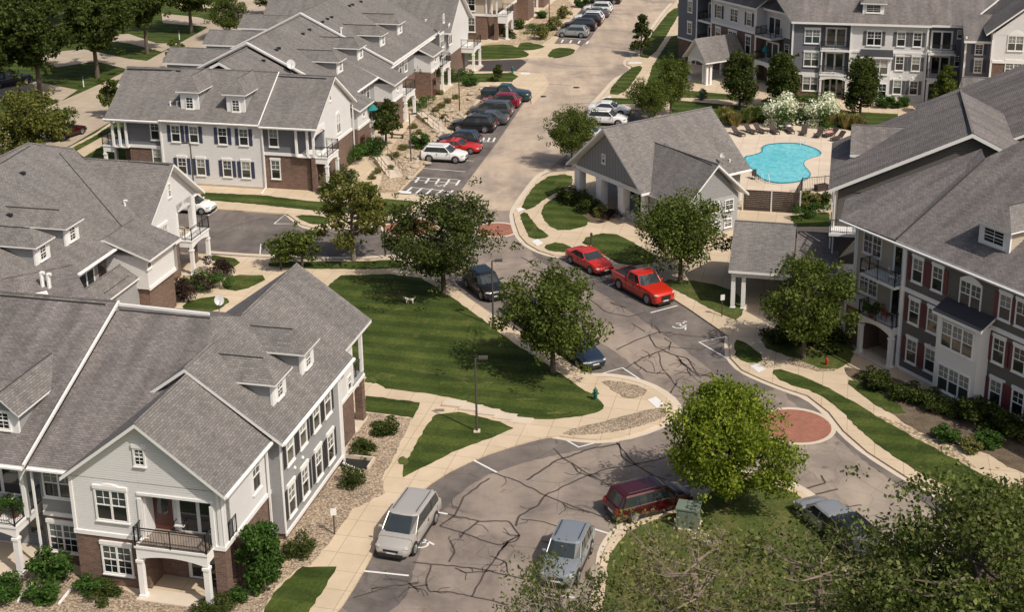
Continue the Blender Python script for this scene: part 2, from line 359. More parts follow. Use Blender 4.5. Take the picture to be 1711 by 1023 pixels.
class Bld:
    def __init__(s, name, u, v, ang, label, cat='building', group=None):
        s.a = ang; s.u0, s.v0 = u, v; x, y = uv2w(u, v, ang)
        s.root = empty(name, (x, y, 0), -ang); tag(s.root, label, cat, group)
    def L(s, v, u, z): return (v-s.v0, u-s.u0, z)
    def part(s, name, mb, mats, parent=None, label=None, smooth=False):
        if name in ('siding_wall', 'brick_wall', 'rake_board', 'trim_board', 'balcony_floor', 'post', 'roof', 'porch_roof', 'beam', 'column', 'gable_wall') and len(mb.f) > 6:
            par = list(range(len(mb.v)))
            def fnd(i):
                while par[i] != i: par[i] = par[par[i]]; i = par[i]
                return i
            for f in mb.f:
                for k in f[1:]: par[fnd(k)] = fnd(f[0])
            bb = {}
            for i, p in enumerate(mb.v):
                b = bb.setdefault(fnd(i), [list(p), list(p)])
                for k in range(3): b[0][k] = min(b[0][k], p[k]); b[1][k] = max(b[1][k], p[k])
            ks = list(bb); cl = {k: k for k in ks}
            def cf(k):
                while cl[k] != k: k = cl[k]
                return k
            for i, a in enumerate(ks):
                for b in ks[i+1:]:
                    if all(bb[a][0][k]-.12 <= bb[b][1][k] and bb[b][0][k]-.12 <= bb[a][1][k] for k in range(3)): cl[cf(a)] = cf(b)
            gr = {}
            for f, mi in zip(mb.f, mb.m): gr.setdefault(cf(fnd(f[0])), []).append((f, mi))
            if len(gr) > 1:
                o = None
                for fs in gr.values():
                    n = MB()
                    for f, mi in fs: n.poly([mb.v[k] for k in f], mi)
                    o = s.part1(name, n, mats, parent, label, smooth)
                return o
        return s.part1(name, mb, mats, parent, label, smooth)
    def part1(s, name, mb, mats, parent=None, label=None, smooth=False):
        mb.v = [(x-s.v0, y-s.u0, z) for x, y, z in mb.v]
        return mb.build(name, mats, parent or s.root, label=label, smooth=smooth)
    def box(s, name, v0, v1, u0, u1, z0, z1, mat, label=None):
        return s.part(name, MB().box(v0, v1, u0, u1, z0, z1), [mat], label=label)
    def hit(s, px, py, face=None, p=None, plane=None):
        """where the sight line meets a wall plane or a roof plane z = a + bu*u + bv*v"""
        d = ray(px, py); du, dv = w2uv(d[0], d[1], s.a)
        if face in ('F', 'B'): t = p/du
        elif face: t = p/dv
        else: a, bu, bv = plane; t = (a-CH)/(d[2]-bu*du-bv*dv)
        return du*t, dv*t, CH+d[2]*t
    def rot(s, face): return {'F': 0, 'R': pi/2, 'B': pi, 'L': -pi/2}[face]
    def wall(s, face, p, sc, dd, z):
        """wall coordinates (along, outwards, up) -> (v, u, z)"""
        return {'F': (sc, p-dd, z), 'R': (p+dd, sc, z), 'L': (p-dd, -sc, z), 'B': (-sc, p+dd, z)}[face]
    def wbox(s, mb, face, p, s0, s1, d0, d1, z0, z1, mi=0):
        a = s.wall(face, p, s0, d0, z0); b = s.wall(face, p, s1, d1, z1)
        mb.box(a[0], b[0], a[1], b[1], a[2], b[2], mi); return mb
    def win(s, face, p, px, py, w=.85, h=1.6, n=1, grid=1, arch=0, head=1, shut=None, blind=1, z=None):
        u, v, zz = s.hit(px, py, face, p)
        if z is not None: zz = z
        return s.win_at(face, u, v, zz, w, h, n, grid, arch, head, shut, blind)
    def win_at(s, face, u, v, z, w=.85, h=1.6, n=1, grid=1, arch=0, head=1, shut=None, blind=1):
        if not isinstance(face, str): rz = face
        else: rz = s.rot(face)
        fm, pm = win_mesh(w, h, n, grid, arch, head, blind)
        o = link('window', fm, s.root, s.L(v, u, z), rz); link('pane', pm, o)
        if shut:
            for sg in (-1, 1):
                q = (w/2+.09+.2)*sg
                link('shutter', shut_mesh(h+.1, shut), s.root, Vector(s.L(v, u, z))+Vector((cos(rz)*q, sin(rz)*q, 0)), rz)
        return o
    def railing(s, face, p, s0, s1, depth, z, h=1.0, side=True, step=.14):
        """black railing projecting 'depth' in front of the wall plane"""
        r = MB(); w = .035
        def run(a0, a1, d0, d1):
            A = Vector(s.wall(face, p, a0, d0, z)); B = Vector(s.wall(face, p, a1, d1, z)); L = (B-A).length
            up = Vector((0, 0, 1))
            r.bar(A+up*h, B+up*h, w); r.bar(A+up*.12, B+up*.12, .025); r.bar(A+up*(h-.12), B+up*(h-.12), .018)
            n = max(2, int(L/step))
            for i in range(n+1): q = A.lerp(B, i/n); r.bar(q+up*.12, q+up*(h-.12), .012, n=3)
            for q in (A, B): r.bar(q, q+up*(h+.05), .045)
            q = A.lerp(B, .5); r.bar(q, q+up*h, .035)
        run(s0, s1, depth, depth)
        if side: run(s0, s0, 0, depth); run(s1, s1, 0, depth)
        return s.part('railing', r, ['metal_black'])
    def arch(s, name, face, p, s0, s1, d0, d1, z0, z1, rise, mat='trim', leg=.0):
        """beam whose underside is an arch"""
        m = MB(); n = 10; lo = []
        for i in range(n+1):
            x = s0+(s1-s0)*i/n; lo.append((x, z0+rise*sin(pi*i/n)**.8))
        for i in range(n):
            (xa, za), (xb, zb) = lo[i], lo[i+1]
            def W(x, d, z): return s.wall(face, p, x, d, z)
            m.poly([W(xa, d1, za), W(xb, d1, zb), W(xb, d1, z1), W(xa, d1, z1)])
            m.poly([W(xa, d0, z1), W(xb, d0, z1), W(xb, d0, zb), W(xa, d0, za)])
            m.poly([W(xa, d0, za), W(xb, d0, zb), W(xb, d1, zb), W(xa, d1, za)])
            m.poly([W(xa, d1, z1), W(xb, d1, z1), W(xb, d0, z1), W(xa, d0, z1)])
        for x in (s0, s1): m.poly([W(x, d0, z0), W(x, d1, z0), W(x, d1, z1), W(x, d0, z1)])
        return s.part(name, m, [mat])
    def column(s, v, u, z0, z1, w=.28):
        m = MB(); h = w/2
        m.box(v-h-.05, v+h+.05, u-h-.05, u+h+.05, z0, z0+.18); m.box(v-h, v+h, u-h, u+h, z0+.18, z1-.14); m.box(v-h-.04, v+h+.04, u-h-.04, u+h+.04, z1-.14, z1)
        return s.part('column', m, ['trim'])
    def door(s, face, p, sc, z, w=1.8, h=2.1, glass=True, mat='trim', n=2):
        m = MB(); g = MB()
        s.wbox(m, face, p, sc-w/2-.1, sc+w/2+.1, 0, .06, z, z+h+.1)
        o = s.part('door', m, [mat]); sw = w/n
        for i in range(n):
            a = sc-w/2+i*sw
            s.wbox(g, face, p, a+.1, a+sw-.1, .06, .075, z+(.12 if glass else .9), z+h-.1)
        s.part('pane', g, ['glass_dark'], parent=o)
        return o
    def dormer(s, face, plane, px, py, w=1.75, h=1.45, run=2.9, hip=True, mat='siding_gray', n=1, rh=.95, ov=.33, ww=.65, wh=.85):
        """dormer whose front wall stands on the roof plane where the sight line meets it"""
        u, v, z = s.hit(px, py, plane=plane)
        p = {'F': u, 'B': u, 'R': v, 'L': v}[face]; sc = {'F': v, 'B': -v, 'R': u, 'L': -u}[face]
        W = lambda a, d, zz: s.wall(face, p, sc+a, d, zz)
        m = MB(); zt = z+h; kk = abs(plane[1])+abs(plane[2]); run = h/kk+.15; rdg = (h+rh)/kk+.1
        s.wbox(m, face, p, sc-w/2, sc+w/2, -run+.2, -.05, z-.5, zt)
        d = s.part('dormer', m, [mat])
        fr = MB(); s.wbox(fr, face, p, sc-w/2-.03, sc+w/2+.03, -.14, 0.0, z-.1, zt); s.part('dormer_front', fr, ['trim'], parent=d)
        r = MB(); a = w/2+ov; e = zt-.04; t = zt+rh; fh = a*.9 if hip else 0; f0 = ov; rn = -run
        r.slab([W(-a, f0, e), W(0, f0-fh, t), W(0, -rdg, t), W(-a, rn, e)], .1)
        r.slab([W(a, f0, e), W(a, rn, e), W(0, -rdg, t), W(0, f0-fh, t)], .1)
        if hip: r.slab([W(-a, f0, e), W(a, f0, e), W(0, f0-fh, t)], .1)
        else:
            g = MB(); g.poly([W(-w/2, -.02, zt-.1), W(w/2, -.02, zt-.1), W(0, -.02, t-.1)]); s.part('gable', g, [mat], parent=d)
        s.part('dormer_roof', r, ['shingle', 'trim'], parent=d)
        q = MB(); q.bar(W(-.07, f0-fh, t-.02), W(-.07, -rdg+.1, t-.02), .035, n=5); s.part('ridge_shade_line', q, ['seam'], parent=d)  # dark tube paints the shadow line beside the dormer ridge
        fm, pm = win_mesh(ww, wh, n, 2, 0, 0, 0)
        q = W(0, .0, z+.12+wh/2+.1)
        o = link('window', fm, s.root, s.L(q[0], q[1], q[2]), s.rot(face)); link('pane', pm, o)
        return d
    def gable_roof(s, axis, r, zr, e0, e1, a0, a1, ze, th=.2, mat='shingle', ends=True, name='roof', parent=None):
        """axis 'u': ridge runs along u at v=r from u=a0..a1, eaves at v=e0 / v=e1"""
        m = MB(); P = (lambda c, a, z: (c, a, z)) if axis == 'u' else (lambda c, a, z: (a, c, z))
        m.slab([P(r, a0, zr), P(r, a1, zr), P(e0, a1, ze), P(e0, a0, ze)], th)
        m.slab([P(r, a0, zr), P(r, a1, zr), P(e1, a1, ze), P(e1, a0, ze)], th)
        m.bar(P(r, a0+.05, zr+.0), P(r, a1-.05, zr+.0), .07, n=6)
        return s.part(name, m, [mat, 'trim'], parent=parent)
    def gutter(s, p, q):
        m = MB(); m.bar(p, q, .09, n=6); return s.part('gutter', m, ['trim'])
    def downspout(s, v, u, z0, z1):
        m = MB(); m.box(v-.05, v+.05, u-.05, u+.05, z0, z1); return s.part('downspout', m, ['trim'])
    def seam(s, a, b, plane, r=.05):  # dark tubes: shadow lines painted below ridges, and the valley lines
        A_ = s.hit(*a, plane=plane); B_ = s.hit(*b, plane=plane); m = MB(); m.bar((A_[1], A_[0], A_[2]), (B_[1], B_[0], B_[2]), r, n=5); return s.part('roof_shade_valley_line', m, ['seam'])
    def vent(s, px, py, plane, h=.6, mat='pvc', r=.09):
        u, v, z = s.hit(px, py, plane=plane); m = MB(); m.bar((v, u, z-.1), (v, u, z+h), r, n=8)
        if h > .4: m.bar((v, u, z+h-.03), (v+.22, u, z+h-.03), r*.9, n=8)
        return s.part('roof_vent', m, [mat])
    def boxvents(s, plane, pts):
        for px, py in pts:
            u, v, z = s.hit(px, py, plane=plane); m = MB(); m.box(v-.17, v+.17, u-.17, u+.17, z-.05, z+.17); s.part('roof_vent', m, ['metal_black'])
    def dish(s, px, py, plane, yaw=0, size=.38, side=None):
        u, v, z = s.hit(px, py, plane=plane); m = MB(); m.bar((v, u, z-.1), (v, u, z+.7), .035, n=6)
        c = Vector((v+.1, u-.12, z+.95)); d = Vector((.5, -.75, .45)).normalized(); a = d.cross(Vector((0, 0, 1))).normalized(); b = a.cross(d)
        n = 16; ring = [c+a*cos(2*pi*i/n)*size+b*sin(2*pi*i/n)*size*1.1+d*.08 for i in range(n)]
        for i in range(n): m.poly([c-d*.03, ring[i], ring[(i+1) % n]], 1); m.poly([c-d*.06, ring[(i+1) % n], ring[i]], 1)
        m.bar((v, u, z+.65), c-d*.03, .03, n=5); m.bar(c-b*size, c+d*.45-b*.1, .02, n=4)
        return s.part('satellite_dish', m, ['pole_gray', 'dish'])
    def lamp(s, face, p, px, py):
        u, v, z = s.hit(px, py, face, p); m = MB(); w = s.wall(face, p, {'F': v, 'B': -v, 'R': u, 'L': -u}[face], 0, z)
        m.blob(w, .13, .13, .11, n=1, amp=0); return s.part('vent_hood', m, ['plastic_white'])
def pent(v0, v1, u, z0, z1, zr, vr):   # gable-shaped polygon in a plane u = const
    return [(v0, u, z0), (v1, u, z0), (v1, u, z1), (vr, u, zr), (v0, u, z1)]
def pv(v0, z0, k): return (z0-k*v0, 0, k)
def pu(u0, z0, k): return (z0-k*u0, k, 0)
def corner_entry(b, face, p, s0, s1, out, zf, col='trim', w=.28, rise=.35, zc=2.3, rail=True, slab=True):
    """ground porch with two columns carrying an arched balcony"""
    m = MB()
    if slab: b.wbox(m, face, p, s0-.15, s1+.15, 0, out+.25, 0, .2); b.part('porch_slab', m, ['concrete_pale'])
    for q in (s0+.12, s1-.12):
        c = b.wall(face, p, q, out-.14, 0); b.column(c[0], c[1], .14, zc, w)
    b.arch('arch_beam', face, p, s0, s1, out-.26, out-.02, zc, zf-.12, rise)
    for q0, q1 in ((s0, s0+.24), (s1-.24, s1)):
        m = MB(); b.wbox(m, face, p, q0, q1, 0, out-.26, zc+.2, zf-.12); b.part('side_beam', m, ['trim'])
    m = MB(); b.wbox(m, face, p, s0-.06, s1+.06, -.02, out+.04, zf-.12, zf); b.part('balcony_floor', m, ['trim'])
    if rail: b.railing(face, p, s0, s1, out, zf)
# ================================================================ building A : front left
A = Bld('apartment_building', 54, -32, A1, 'grey roofed two-storey apartment building nearest the viewer with white front gable and brick base', 'apartment building', 'two-storey apartment buildings')
m = MB()
for q in ((-35.7, -31.9, 54, 62, 0, 3.0), (-31.9, -27.75, 55.4, 62, 0, 3.0), (-28.3, -27.7, 54, 54.6, 0, 3.0), (-27.95, -27.7, 55.4, 59.6, 0, 3.0), (-38.2, -35.7, 55.2, 62, 0, 3.0),
          (-37, -27.04, 59.7, 68.3, 0, .45), (-37, -27.5, 68.3, 71.9, 0, 3.1), (-28.0, -27.5, 73.4, 73.9, 0, 3.1), (-37, -28.8, 71.9, 73.8, 0, 3.1)): m.box(*q)
A.part('brick_wall', m, ['brick'])
m = MB()
for q in ((-35.7, -31.9, 54, 62, 3.02, 6.15), (-31.9, -27.75, 54.95, 62, 3.02, 6.15), (-31.9, -28.25, 54, 54.22, 5.55, 6.15), (-28.25, -27.7, 54, 54.5, 3.02, 6.15), (-27.95, -27.7, 54.5, 54.95, 5.3, 6.15), (-27.95, -27.7, 54.95, 59.4, 3.02, 6.15)): m.box(*q)
m.poly([(-35.7, 54.0, 6.1), (-27.7, 54.0, 6.1), (-27.7, 54.0, 6.45), (-31.6, 54, 9.45), (-35.7, 54.0, 6.3)])
m.box(-37, -27.5, 68.3, 71.9, 3.12, 6.3)
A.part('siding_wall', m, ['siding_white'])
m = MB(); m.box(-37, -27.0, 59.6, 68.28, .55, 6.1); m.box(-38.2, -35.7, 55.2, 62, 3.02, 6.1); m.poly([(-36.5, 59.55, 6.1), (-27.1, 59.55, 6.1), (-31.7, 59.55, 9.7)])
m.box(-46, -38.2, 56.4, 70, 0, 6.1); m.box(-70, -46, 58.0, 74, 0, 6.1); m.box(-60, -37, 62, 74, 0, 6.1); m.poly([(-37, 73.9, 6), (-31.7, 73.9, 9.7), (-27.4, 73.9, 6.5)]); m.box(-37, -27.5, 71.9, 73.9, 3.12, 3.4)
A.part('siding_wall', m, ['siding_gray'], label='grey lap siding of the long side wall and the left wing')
m = MB()  # belt courses, corner boards
m.box(-35.76, -31.7, 53.93, 54.0, 2.92, 3.14); m.box(-28.4, -27.63, 53.93, 54.0, 2.92, 3.14); m.box(-27.7, -27.62, 54, 59.6, 2.92, 3.14); m.box(-27.0, -26.93, 59.6, 68.3, .42, .62); m.box(-27.5, -27.43, 68.3, 73.9, 3.0, 3.2)
m.box(-38.2, -35.76, 55.13, 55.2, 2.92, 3.14)
for v, u in ((-35.66, 53.97), (-27.84, 53.97)): m.box(v-.08, v+.08, u-.02, u+.03, 3.14, 6.1)
m.box(-27.7, -27.66, 53.96, 54.12, 3.14, 6.1); m.box(-27.02, -26.96, 59.58, 59.74, .6, 6.0); m.box(-27.02, -26.96, 68.16, 68.34, .6, 6.0)
m.box(-32.1, -31.9, 53.93, 54.05, 3.14, 5.3); m.box(-28.3, -28.1, 53.93, 54.05, 3.14, 5.3); m.box(-32.1, -28.1, 53.93, 53.99, 5.48, 5.62)
A.part('trim_board', m, ['trim'])
# roofs
Afr = pv(-27.3, 6.2, -.767); Arw = pv(-26.6, 6.15, -.725); Amn = pu(54.2, 6.25, .431)
A.gable_roof('u', -31.6, 9.55, -35.95, -27.25, 53.55, 61, 6.2)
m = MB()
m.slab([(-26.6, 59.1, 6.17), (-26.6, 69.9, 6.17), (-31.7, 69.9, 9.87), (-31.7, 66.1, 9.87), (-32.6, 64.3, 10.55), (-31.7, 62.6, 9.87), (-31.7, 59.1, 9.87)], .2)
m.slab([(-31.7, 59.1, 9.86), (-31.7, 74.6, 9.86), (-36.8, 74.6, 6.16), (-36.8, 59.1, 6.16)], .2)
m.slab([(-27.1, 69.9, 6.53), (-27.1, 74.6, 6.53), (-31.7, 74.6, 9.865), (-31.7, 69.9, 9.865)], .2)
m.bar((-31.7, 59.15, 9.88), (-31.7, 62.4, 9.88), .07, n=6); m.bar((-31.7, 66.3, 9.88), (-31.7, 74.5, 9.88), .07, n=6)
A.part('roof', m, ['shingle', 'trim'])
m = MB()
m.slab([(-38.1, 54.2, 6.25), (-33.0, 54.2, 6.25), (-31.75, 59.0, 8.32), (-31.7, 62.6, 9.87), (-32.6, 64.3, 10.58), (-38.1, 64.3, 10.58)], .22, 0, 1, 0)
m.slab([(-72, 53.8, 6.45), (-38.1, 53.8, 6.45), (-38.1, 64.3, 10.95), (-72, 64.3, 10.95)], .25)
m.slab([(-72, 64.3, 10.9), (-32.6, 64.3, 10.5), (-32.6, 75, 6.0), (-72, 75, 6.0)], .2)
m.bar((-72, 64.3, 10.97), (-38.2, 64.3, 10.97), .08, n=6); m.bar((-38.1, 64.4, 10.75), (-32.7, 64.4, 10.62), .1, mi=1, n=4)
A.part('roof', m, ['shingle_brown', 'trim'], label='long main roof with brown weather streaks')
m = MB(); m.bar((-38.03, 53.8, 6.5), (-38.03, 64.3, 11.0), .07, mi=0); A.part('rake_board', m, ['trim'])
for q in (((-27.2, 53.6, 6.1), (-27.2, 59.2, 6.1)), ((-26.55, 59.2, 6.05), (-26.55, 69.9, 6.05)), ((-38.1, 54.15, 6.1), (-35.9, 54.15, 6.1)), ((-60, 53.75, 6.3), (-38.1, 53.75, 6.3))): A.gutter(*q)
A.downspout(-38.05, 54.4, .1, 6.2); A.downspout(-27.55, 59.2, .1, 6); A.downspout(-26.9, 68.3, .1, 6); A.downspout(-35.85, 54.8, .1, 6)
# windows
A.win('F', 54, 187, 845, 1.6, 1.6, 2, 1, arch=.25, head=1); A.win('F', 54, 197, 936, 1.5, 1.5, 2, 2)
A.win('F', 54, 233, 764, .45, .8, 1, 2)
A.win('F', 55.2, 98, 808, 1.6, 1.5, 2, 1, head=0); A.win('F', 55.2, 107, 899, 1.5, 1.5, 2, 2)
for x, y in ((483, 741), (504.5, 715), (527, 688), (546, 666), (487, 834), (509, 802), (531.6, 771), (552, 750)): A.win('R', -27.0, x, y, .85, 1.6, 1, 1, shut='shutter_dark', z=5.0 if y < 742 else 2.05)
A.win('R', -27.7, 427, 794, .85, 1.6, 1, 1, head=0)
for x, y in ((446, 783), (458, 786)): pass
A.win('R', -27.5, 583, 640, .5, .8, 1, 1, head=0)
for x, y in ((505, 765), (492, 782)): A.lamp('R', -27.0, x, y)
# porch and balcony
corner_entry(A, 'F', 54, -32.05, -28.3, .75, 3.1, rise=.3)
m = MB(); m.box(-31.9, -28.25, 53.3, 55, 3.0, 3.115); A.part('balcony_deck', m, ['asphalt'])
A.door('F', 55.4, -29.4, .2, 1.9, 2.1); A.door('F', 54.95, -29.4, 3.1, 2.1, 2.3); A.door('F', 54.95, -31.3, 3.1, .8, 2.05, n=1, glass=False, mat='door_brown')
m = MB(); m.box(-31.9, -31.8, 54.2, 54.95, 3.1, 5.55); A.part('soffit', m, ['siding_white'])
A.railing('R', -27.72, 54.6, 55.4, .03, 3.1, side=False)
# rear right corner porch of the long wing
corner_entry(A, 'R', -28.8, 72.0, 73.8, 1.15, 3.2); 
m = MB()
for u in (72.0, 73.8): m.box(-27.7, -27.5, u-.1, u+.1, 3.2, 6.3)
A.part('post', m, ['trim'])
# left wing balcony
corner_entry(A, 'F', 56.4, -42.4, -38.9, 2.7, 3.0); A.door('F', 56.4, -41.2, 3.1, 2.2, 2.1); A.door('F', 56.4, -39.5, .1, .9, 2.0, n=1, glass=False, mat='siding_blue')
m = MB(); m.box(-42.5, -42.3, 53.9, 54.1, 3.0, 6.2); m.box(-38.9, -38.7, 54.6, 54.9, 3.0, 6.2); A.part('post', m, ['trim'])
A.win('F', 56.4, 12, 930, .9, 1.3, 1, 1)
A.dormer('R', Arw, 515, 617); A.dormer('R', Arw, 468, 668)
A.dormer('F', pu(53.8, 6.45, .431), 8, 722, 1.6, 1.2, hip=False)
A.dish(367, 527, pv(-32.6, 9.9, -.5), size=.27)
m = MB(); m.bar((-38, 54.2, .1), (-38.6, 52.3, .06), .06); A.part('downspout', m, ['trim'])
m = MB(); m.bar((-35.8, 54.6, .1), (-36.1, 52.8, .06), .06); A.part('downspout', m, ['trim'])
Ml = pu(53.8, 6.45, .431)
A.seam((0, 494), (176, 509), Ml); A.seam((200, 518), (350, 532), Amn); A.seam((407, 521), (494, 441), Arw, .04); A.seam((229, 703), (310, 626), Afr, .04)
# ================================================================ building B : mid left
B = Bld('apartment_building', 92, -55, A1, 'two-storey apartment building left of the small parking drive with white gable and corner balcony', 'apartment building', 'two-storey apartment buildings')
m = MB()
for q in ((-66, -50.0, 89.6, 94.3, 0, 3.0), (-66, -51.6, 94.3, 97.4, 0, 3.0), (-50.6, -50.0, 97.0, 97.4, 0, 3.0), (-60, -50.6, 84.2, 89.6, 0, 3.0), (-66, -52.5, 76, 84.2, 0, 3)): m.box(*q)
B.part('brick_wall', m, ['brick'])
m = MB()
for q in ((-66, -49.95, 89.6, 94.3, 3.02, 6.1), (-66, -51.6, 94.3, 97.4, 3.02, 6.1), (-50.2, -49.95, 94.3, 97.4, 5.3, 6.1), (-50.3, -49.95, 96.9, 97.4, 3.02, 5.3)): m.box(*q)
m.poly([(-49.94, 89.0, 6.0), (-49.94, 97.8, 6.0), (-49.94, 93.4, 9.5)])
m.box(-60, -47.4, 84.4, 88.6, 3.02, 5.5)
B.part('siding_wall', m, ['siding_white'])
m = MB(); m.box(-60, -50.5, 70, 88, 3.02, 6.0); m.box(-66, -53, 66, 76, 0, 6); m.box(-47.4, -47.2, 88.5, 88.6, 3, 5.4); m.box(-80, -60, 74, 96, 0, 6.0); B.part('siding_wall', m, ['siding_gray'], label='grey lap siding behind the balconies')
m = MB(); m.box(-49.95, -49.88, 89.6, 97.4, 2.95, 3.2); m.box(-47.4, -47.3, 84.4, 88.6, 2.95, 3.2); m.box(-49.95, -49.88, 97.25, 97.42, 3.2, 6); m.box(-49.95, -49.88, 94.2, 94.4, 3.2, 5.3); B.part('trim_board', m, ['trim'])
m = MB(); m.box(-50.1, -47.5, 84.6, 88.4, 0, 2.95); B.part('brick_wall', m, ['brick'])
Br = pv(-49.6, 6.15, -.48)
B.gable_roof('v', 93.4, 9.7, 88.6, 98.2, -60.5, -49.3, 5.95)
m = MB()
m.slab([(-49.6, 79.0, 6.15), (-49.6, 89.8, 6.15), (-58.0, 94.0, 10.2), (-60.3, 91.4, 11.3), (-60.3, 72, 11.3), (-49.6, 72, 6.15)], .2)
m.slab([(-60.3, 72, 11.3), (-60.3, 91.4, 11.3), (-64, 97, 8.5), (-71, 97, 6.1), (-71, 72, 6.1)], .2)
m.slab([(-60.3, 91.4, 11.28), (-58.0, 94.0, 10.2), (-60.5, 98.2, 6.1), (-71, 98.2, 6.0)], .2)
m.bar((-60.3, 72, 11.33), (-60.3, 91.4, 11.33), .08, n=6); m.bar((-60.3, 91.4, 11.33), (-58, 94, 10.25), .08, n=6)
B.part('roof', m, ['shingle', 'trim'])
m = MB()  # lower gables over the entries
m.slab([(-46.9, 84.0, 5.45), (-46.9, 88.9, 5.45), (-50.4, 88.9, 6.75), (-50.4, 84.0, 6.75)], .16)
m.slab([(-50.4, 84.0, 6.75), (-50.4, 88.9, 6.75), (-53, 88.9, 6), (-53, 84, 6)], .16)
B.part('porch_roof', m, ['shingle', 'trim'])
for (px, py, z) in ((215, 475, 3.9), (140, 478, 4.2)):
    x, y = G(px, py, z); u, v = w2uv(x, y, A1); B.gable_roof('u', v-1.3, z+.9, v-2.8, v+.1, u-5, u+1.9, z, th=.14, name='porch_roof')
    B.box('porch_wall', v-2.6, v-.15, u-4.8, u+1.6, 0, z-.1, 'siding_gray')
x0 = [B.hit(*q, plane=(8.3, 0, 0)) for q in ((-20, 471), (122, 443), (170, 500), (-20, 520))]
m = MB(); P = [(q[1], q[0]) for q in x0]; m.slab([(P[0][0], P[0][1], 8.3), (P[1][0], P[1][1], 8.3), (P[2][0], P[2][1], 6.2), (P[3][0], P[3][1], 6.2)], .2)
m.bar((P[0][0], P[0][1], 8.33), (P[1][0], P[1][1], 8.33), .07, n=6); B.part('roof', m, ['shingle_brown', 'trim'])
B.dormer('R', Br, 122, 405); B.dormer('R', Br, 73, 437)
B.win('R', -49.95, 282, 318, .35, .95, 1, 2, head=0); B.win('R', -49.95, 272, 395, 1.5, 1.5, 2, 1); B.win('R', -49.97, 280, 460, 1.5, 1.7, 2, 2)
B.win('R', -47.4, 248, 438, .5, .8, 1, 1, head=0)
corner_entry(B, 'R', -50.0, 94.4, 97.5, 1.1, 3.1); B.door('R', -51.6, 95.9, 3.1, 2.2, 2.1); B.door('R', -51.6, 95.9, .14, 1.8, 2.1)
m = MB(); m.box(-51.6, -50, 94.3, 97.4, 3.0, 3.1); B.part('balcony_deck', m, ['concrete'])
B.railing('R', -50.4, 80.4, 83.8, 1.8, 3.2); m = MB(); m.box(-50.5, -48.5, 80.3, 83.9, 3.0, 3.15); B.part('balcony_floor', m, ['trim']); B.door('R', -50.5, 81.4, 3.2, 2.0, 2.1); B.door('R', -50.5, 83.6, 3.2, .8, 2.0, n=1, glass=False, mat='door_brown')
B.gutter((-49.5, 79, 6.05), (-49.5, 88.6, 6.05)); B.gutter((-52, 88.5, 5.9), (-49.3, 88.5, 5.9))
B.vent(209, 347, pu(88.6, 5.95, .78)); B.vent(73, 492, (7.2, 0, 0), 1.5, r=.13); B.vent(84, 492, (7.2, 0, 0), 1.4, r=.13)
B.boxvents(Br, [(38, 291), (16, 361)])
B.seam((99, 256), (208, 384), Br, .06); B.seam((107, 260), (283, 276), pu(88.6, 5.95, .78)); B.seam((0, 274), (50, 244), Br)
B.arch('arch_head', 'R', -50.0, 94.4, 96.9, -.1, .05, 5.3, 6.1, .4)
# ================================================================ building C : upper left, long two-storey block
C = Bld('apartment_building', 122, -60, A1, 'long two-storey apartment building beside the upper parking lot with four stepped dormered roofs', 'apartment building', 'two-storey apartment buildings')
m = MB()
for q in ((-66.4, -62.7, 117.3, 127, 0, 3.5), (-52.4, -47.9, 117.2, 127, 0, 3.5), (-47.9, -47.2, 118.7, 127, 0, 3.5), (-47.6, -47.2, 116.8, 117.3, 0, 3.5), (-67.9, -66.4, 119, 127, 0, 3.5), (-55, -48.9, 127, 160, 0, 3.3)): m.box(*q)
C.part('brick_wall', m, ['brick'])
m = MB(); m.box(-62.7, -52.4, 116.8, 127, .3, 6.3); m.box(-49.9, -47.2, 119.6, 126.8, 3.52, 6.3); m.poly([(-47.19, 116.6, 6.1), (-47.19, 127.2, 6.1), (-47.19, 121.9, 9.95)]); m.box(-47.45, -47.2, 116.8, 119.6, 5.5, 6.3)
C.part('siding_wall', m, ['siding_white'])
m = MB(); m.box(-66.4, -62.7, 117.25, 127, 3.52, 6.3); m.box(-52.4, -49.0, 117.15, 127, 3.52, 6.3); m.box(-67.9, -66.4, 119, 127, 3.52, 6.3); m.box(-49.2, -47.3, 119.2, 120, 3.5, 6.3)
C.part('siding_wall', m, ['siding_slate'], label='slate blue siding either side of the white centre')
m = MB(); m.box(-68, -48.9, 127, 160, 3.32, 6.1); C.part('siding_wall', m, ['siding_gray'])
m = MB(); m.box(-68.0, -62.7, 117.18, 117.25, 3.42, 3.7); m.box(-52.4, -47.15, 117.08, 117.15, 3.42, 3.7); m.box(-47.2, -47.13, 116.8, 127, 3.42, 3.7)
for v in (-67.8, -67.1, -66.4, -49.0, -47.9, -47.3): m.box(v-.1, v+.1, 116.75, 116.95, 3.5, 6.2)
for v in (-62.7, -52.4): m.box(v-.09, v+.09, 116.73, 116.8, .2, 6.2)
m.box(-67.9, -66.3, 116.8, 119, 3.42, 3.55); m.box(-49, -47.2, 116.8, 119.6, 3.42, 3.55)
C.part('trim_board', m, ['trim'])
m = MB(); m.box(-62.7, -52.4, 116.75, 127, 0, .3); C.part('foundation', m, ['stone'])
Cf = pu(116.4, 6.4, .67)
m = MB()
for a0, a1, dz in ((-68.4, -62.6, -.1), (-62.6, -52.5, .12), (-52.5, -46.75, -.06)):
    m.slab([(a0, 116.4, 6.4+dz), (a1, 116.4, 6.4+dz), (a1, 122, 10.15+dz), (a0, 122, 10.15+dz)], .2); m.slab([(a0, 127.6, 6.4+dz), (a1, 127.6, 6.4+dz), (a1, 122, 10.15+dz), (a0, 122, 10.15+dz)], .2)
    m.bar((a0, 122, 10.17+dz), (a1, 122, 10.17+dz), .07, n=6)
C.part('roof', m, ['shingle', 'trim'])
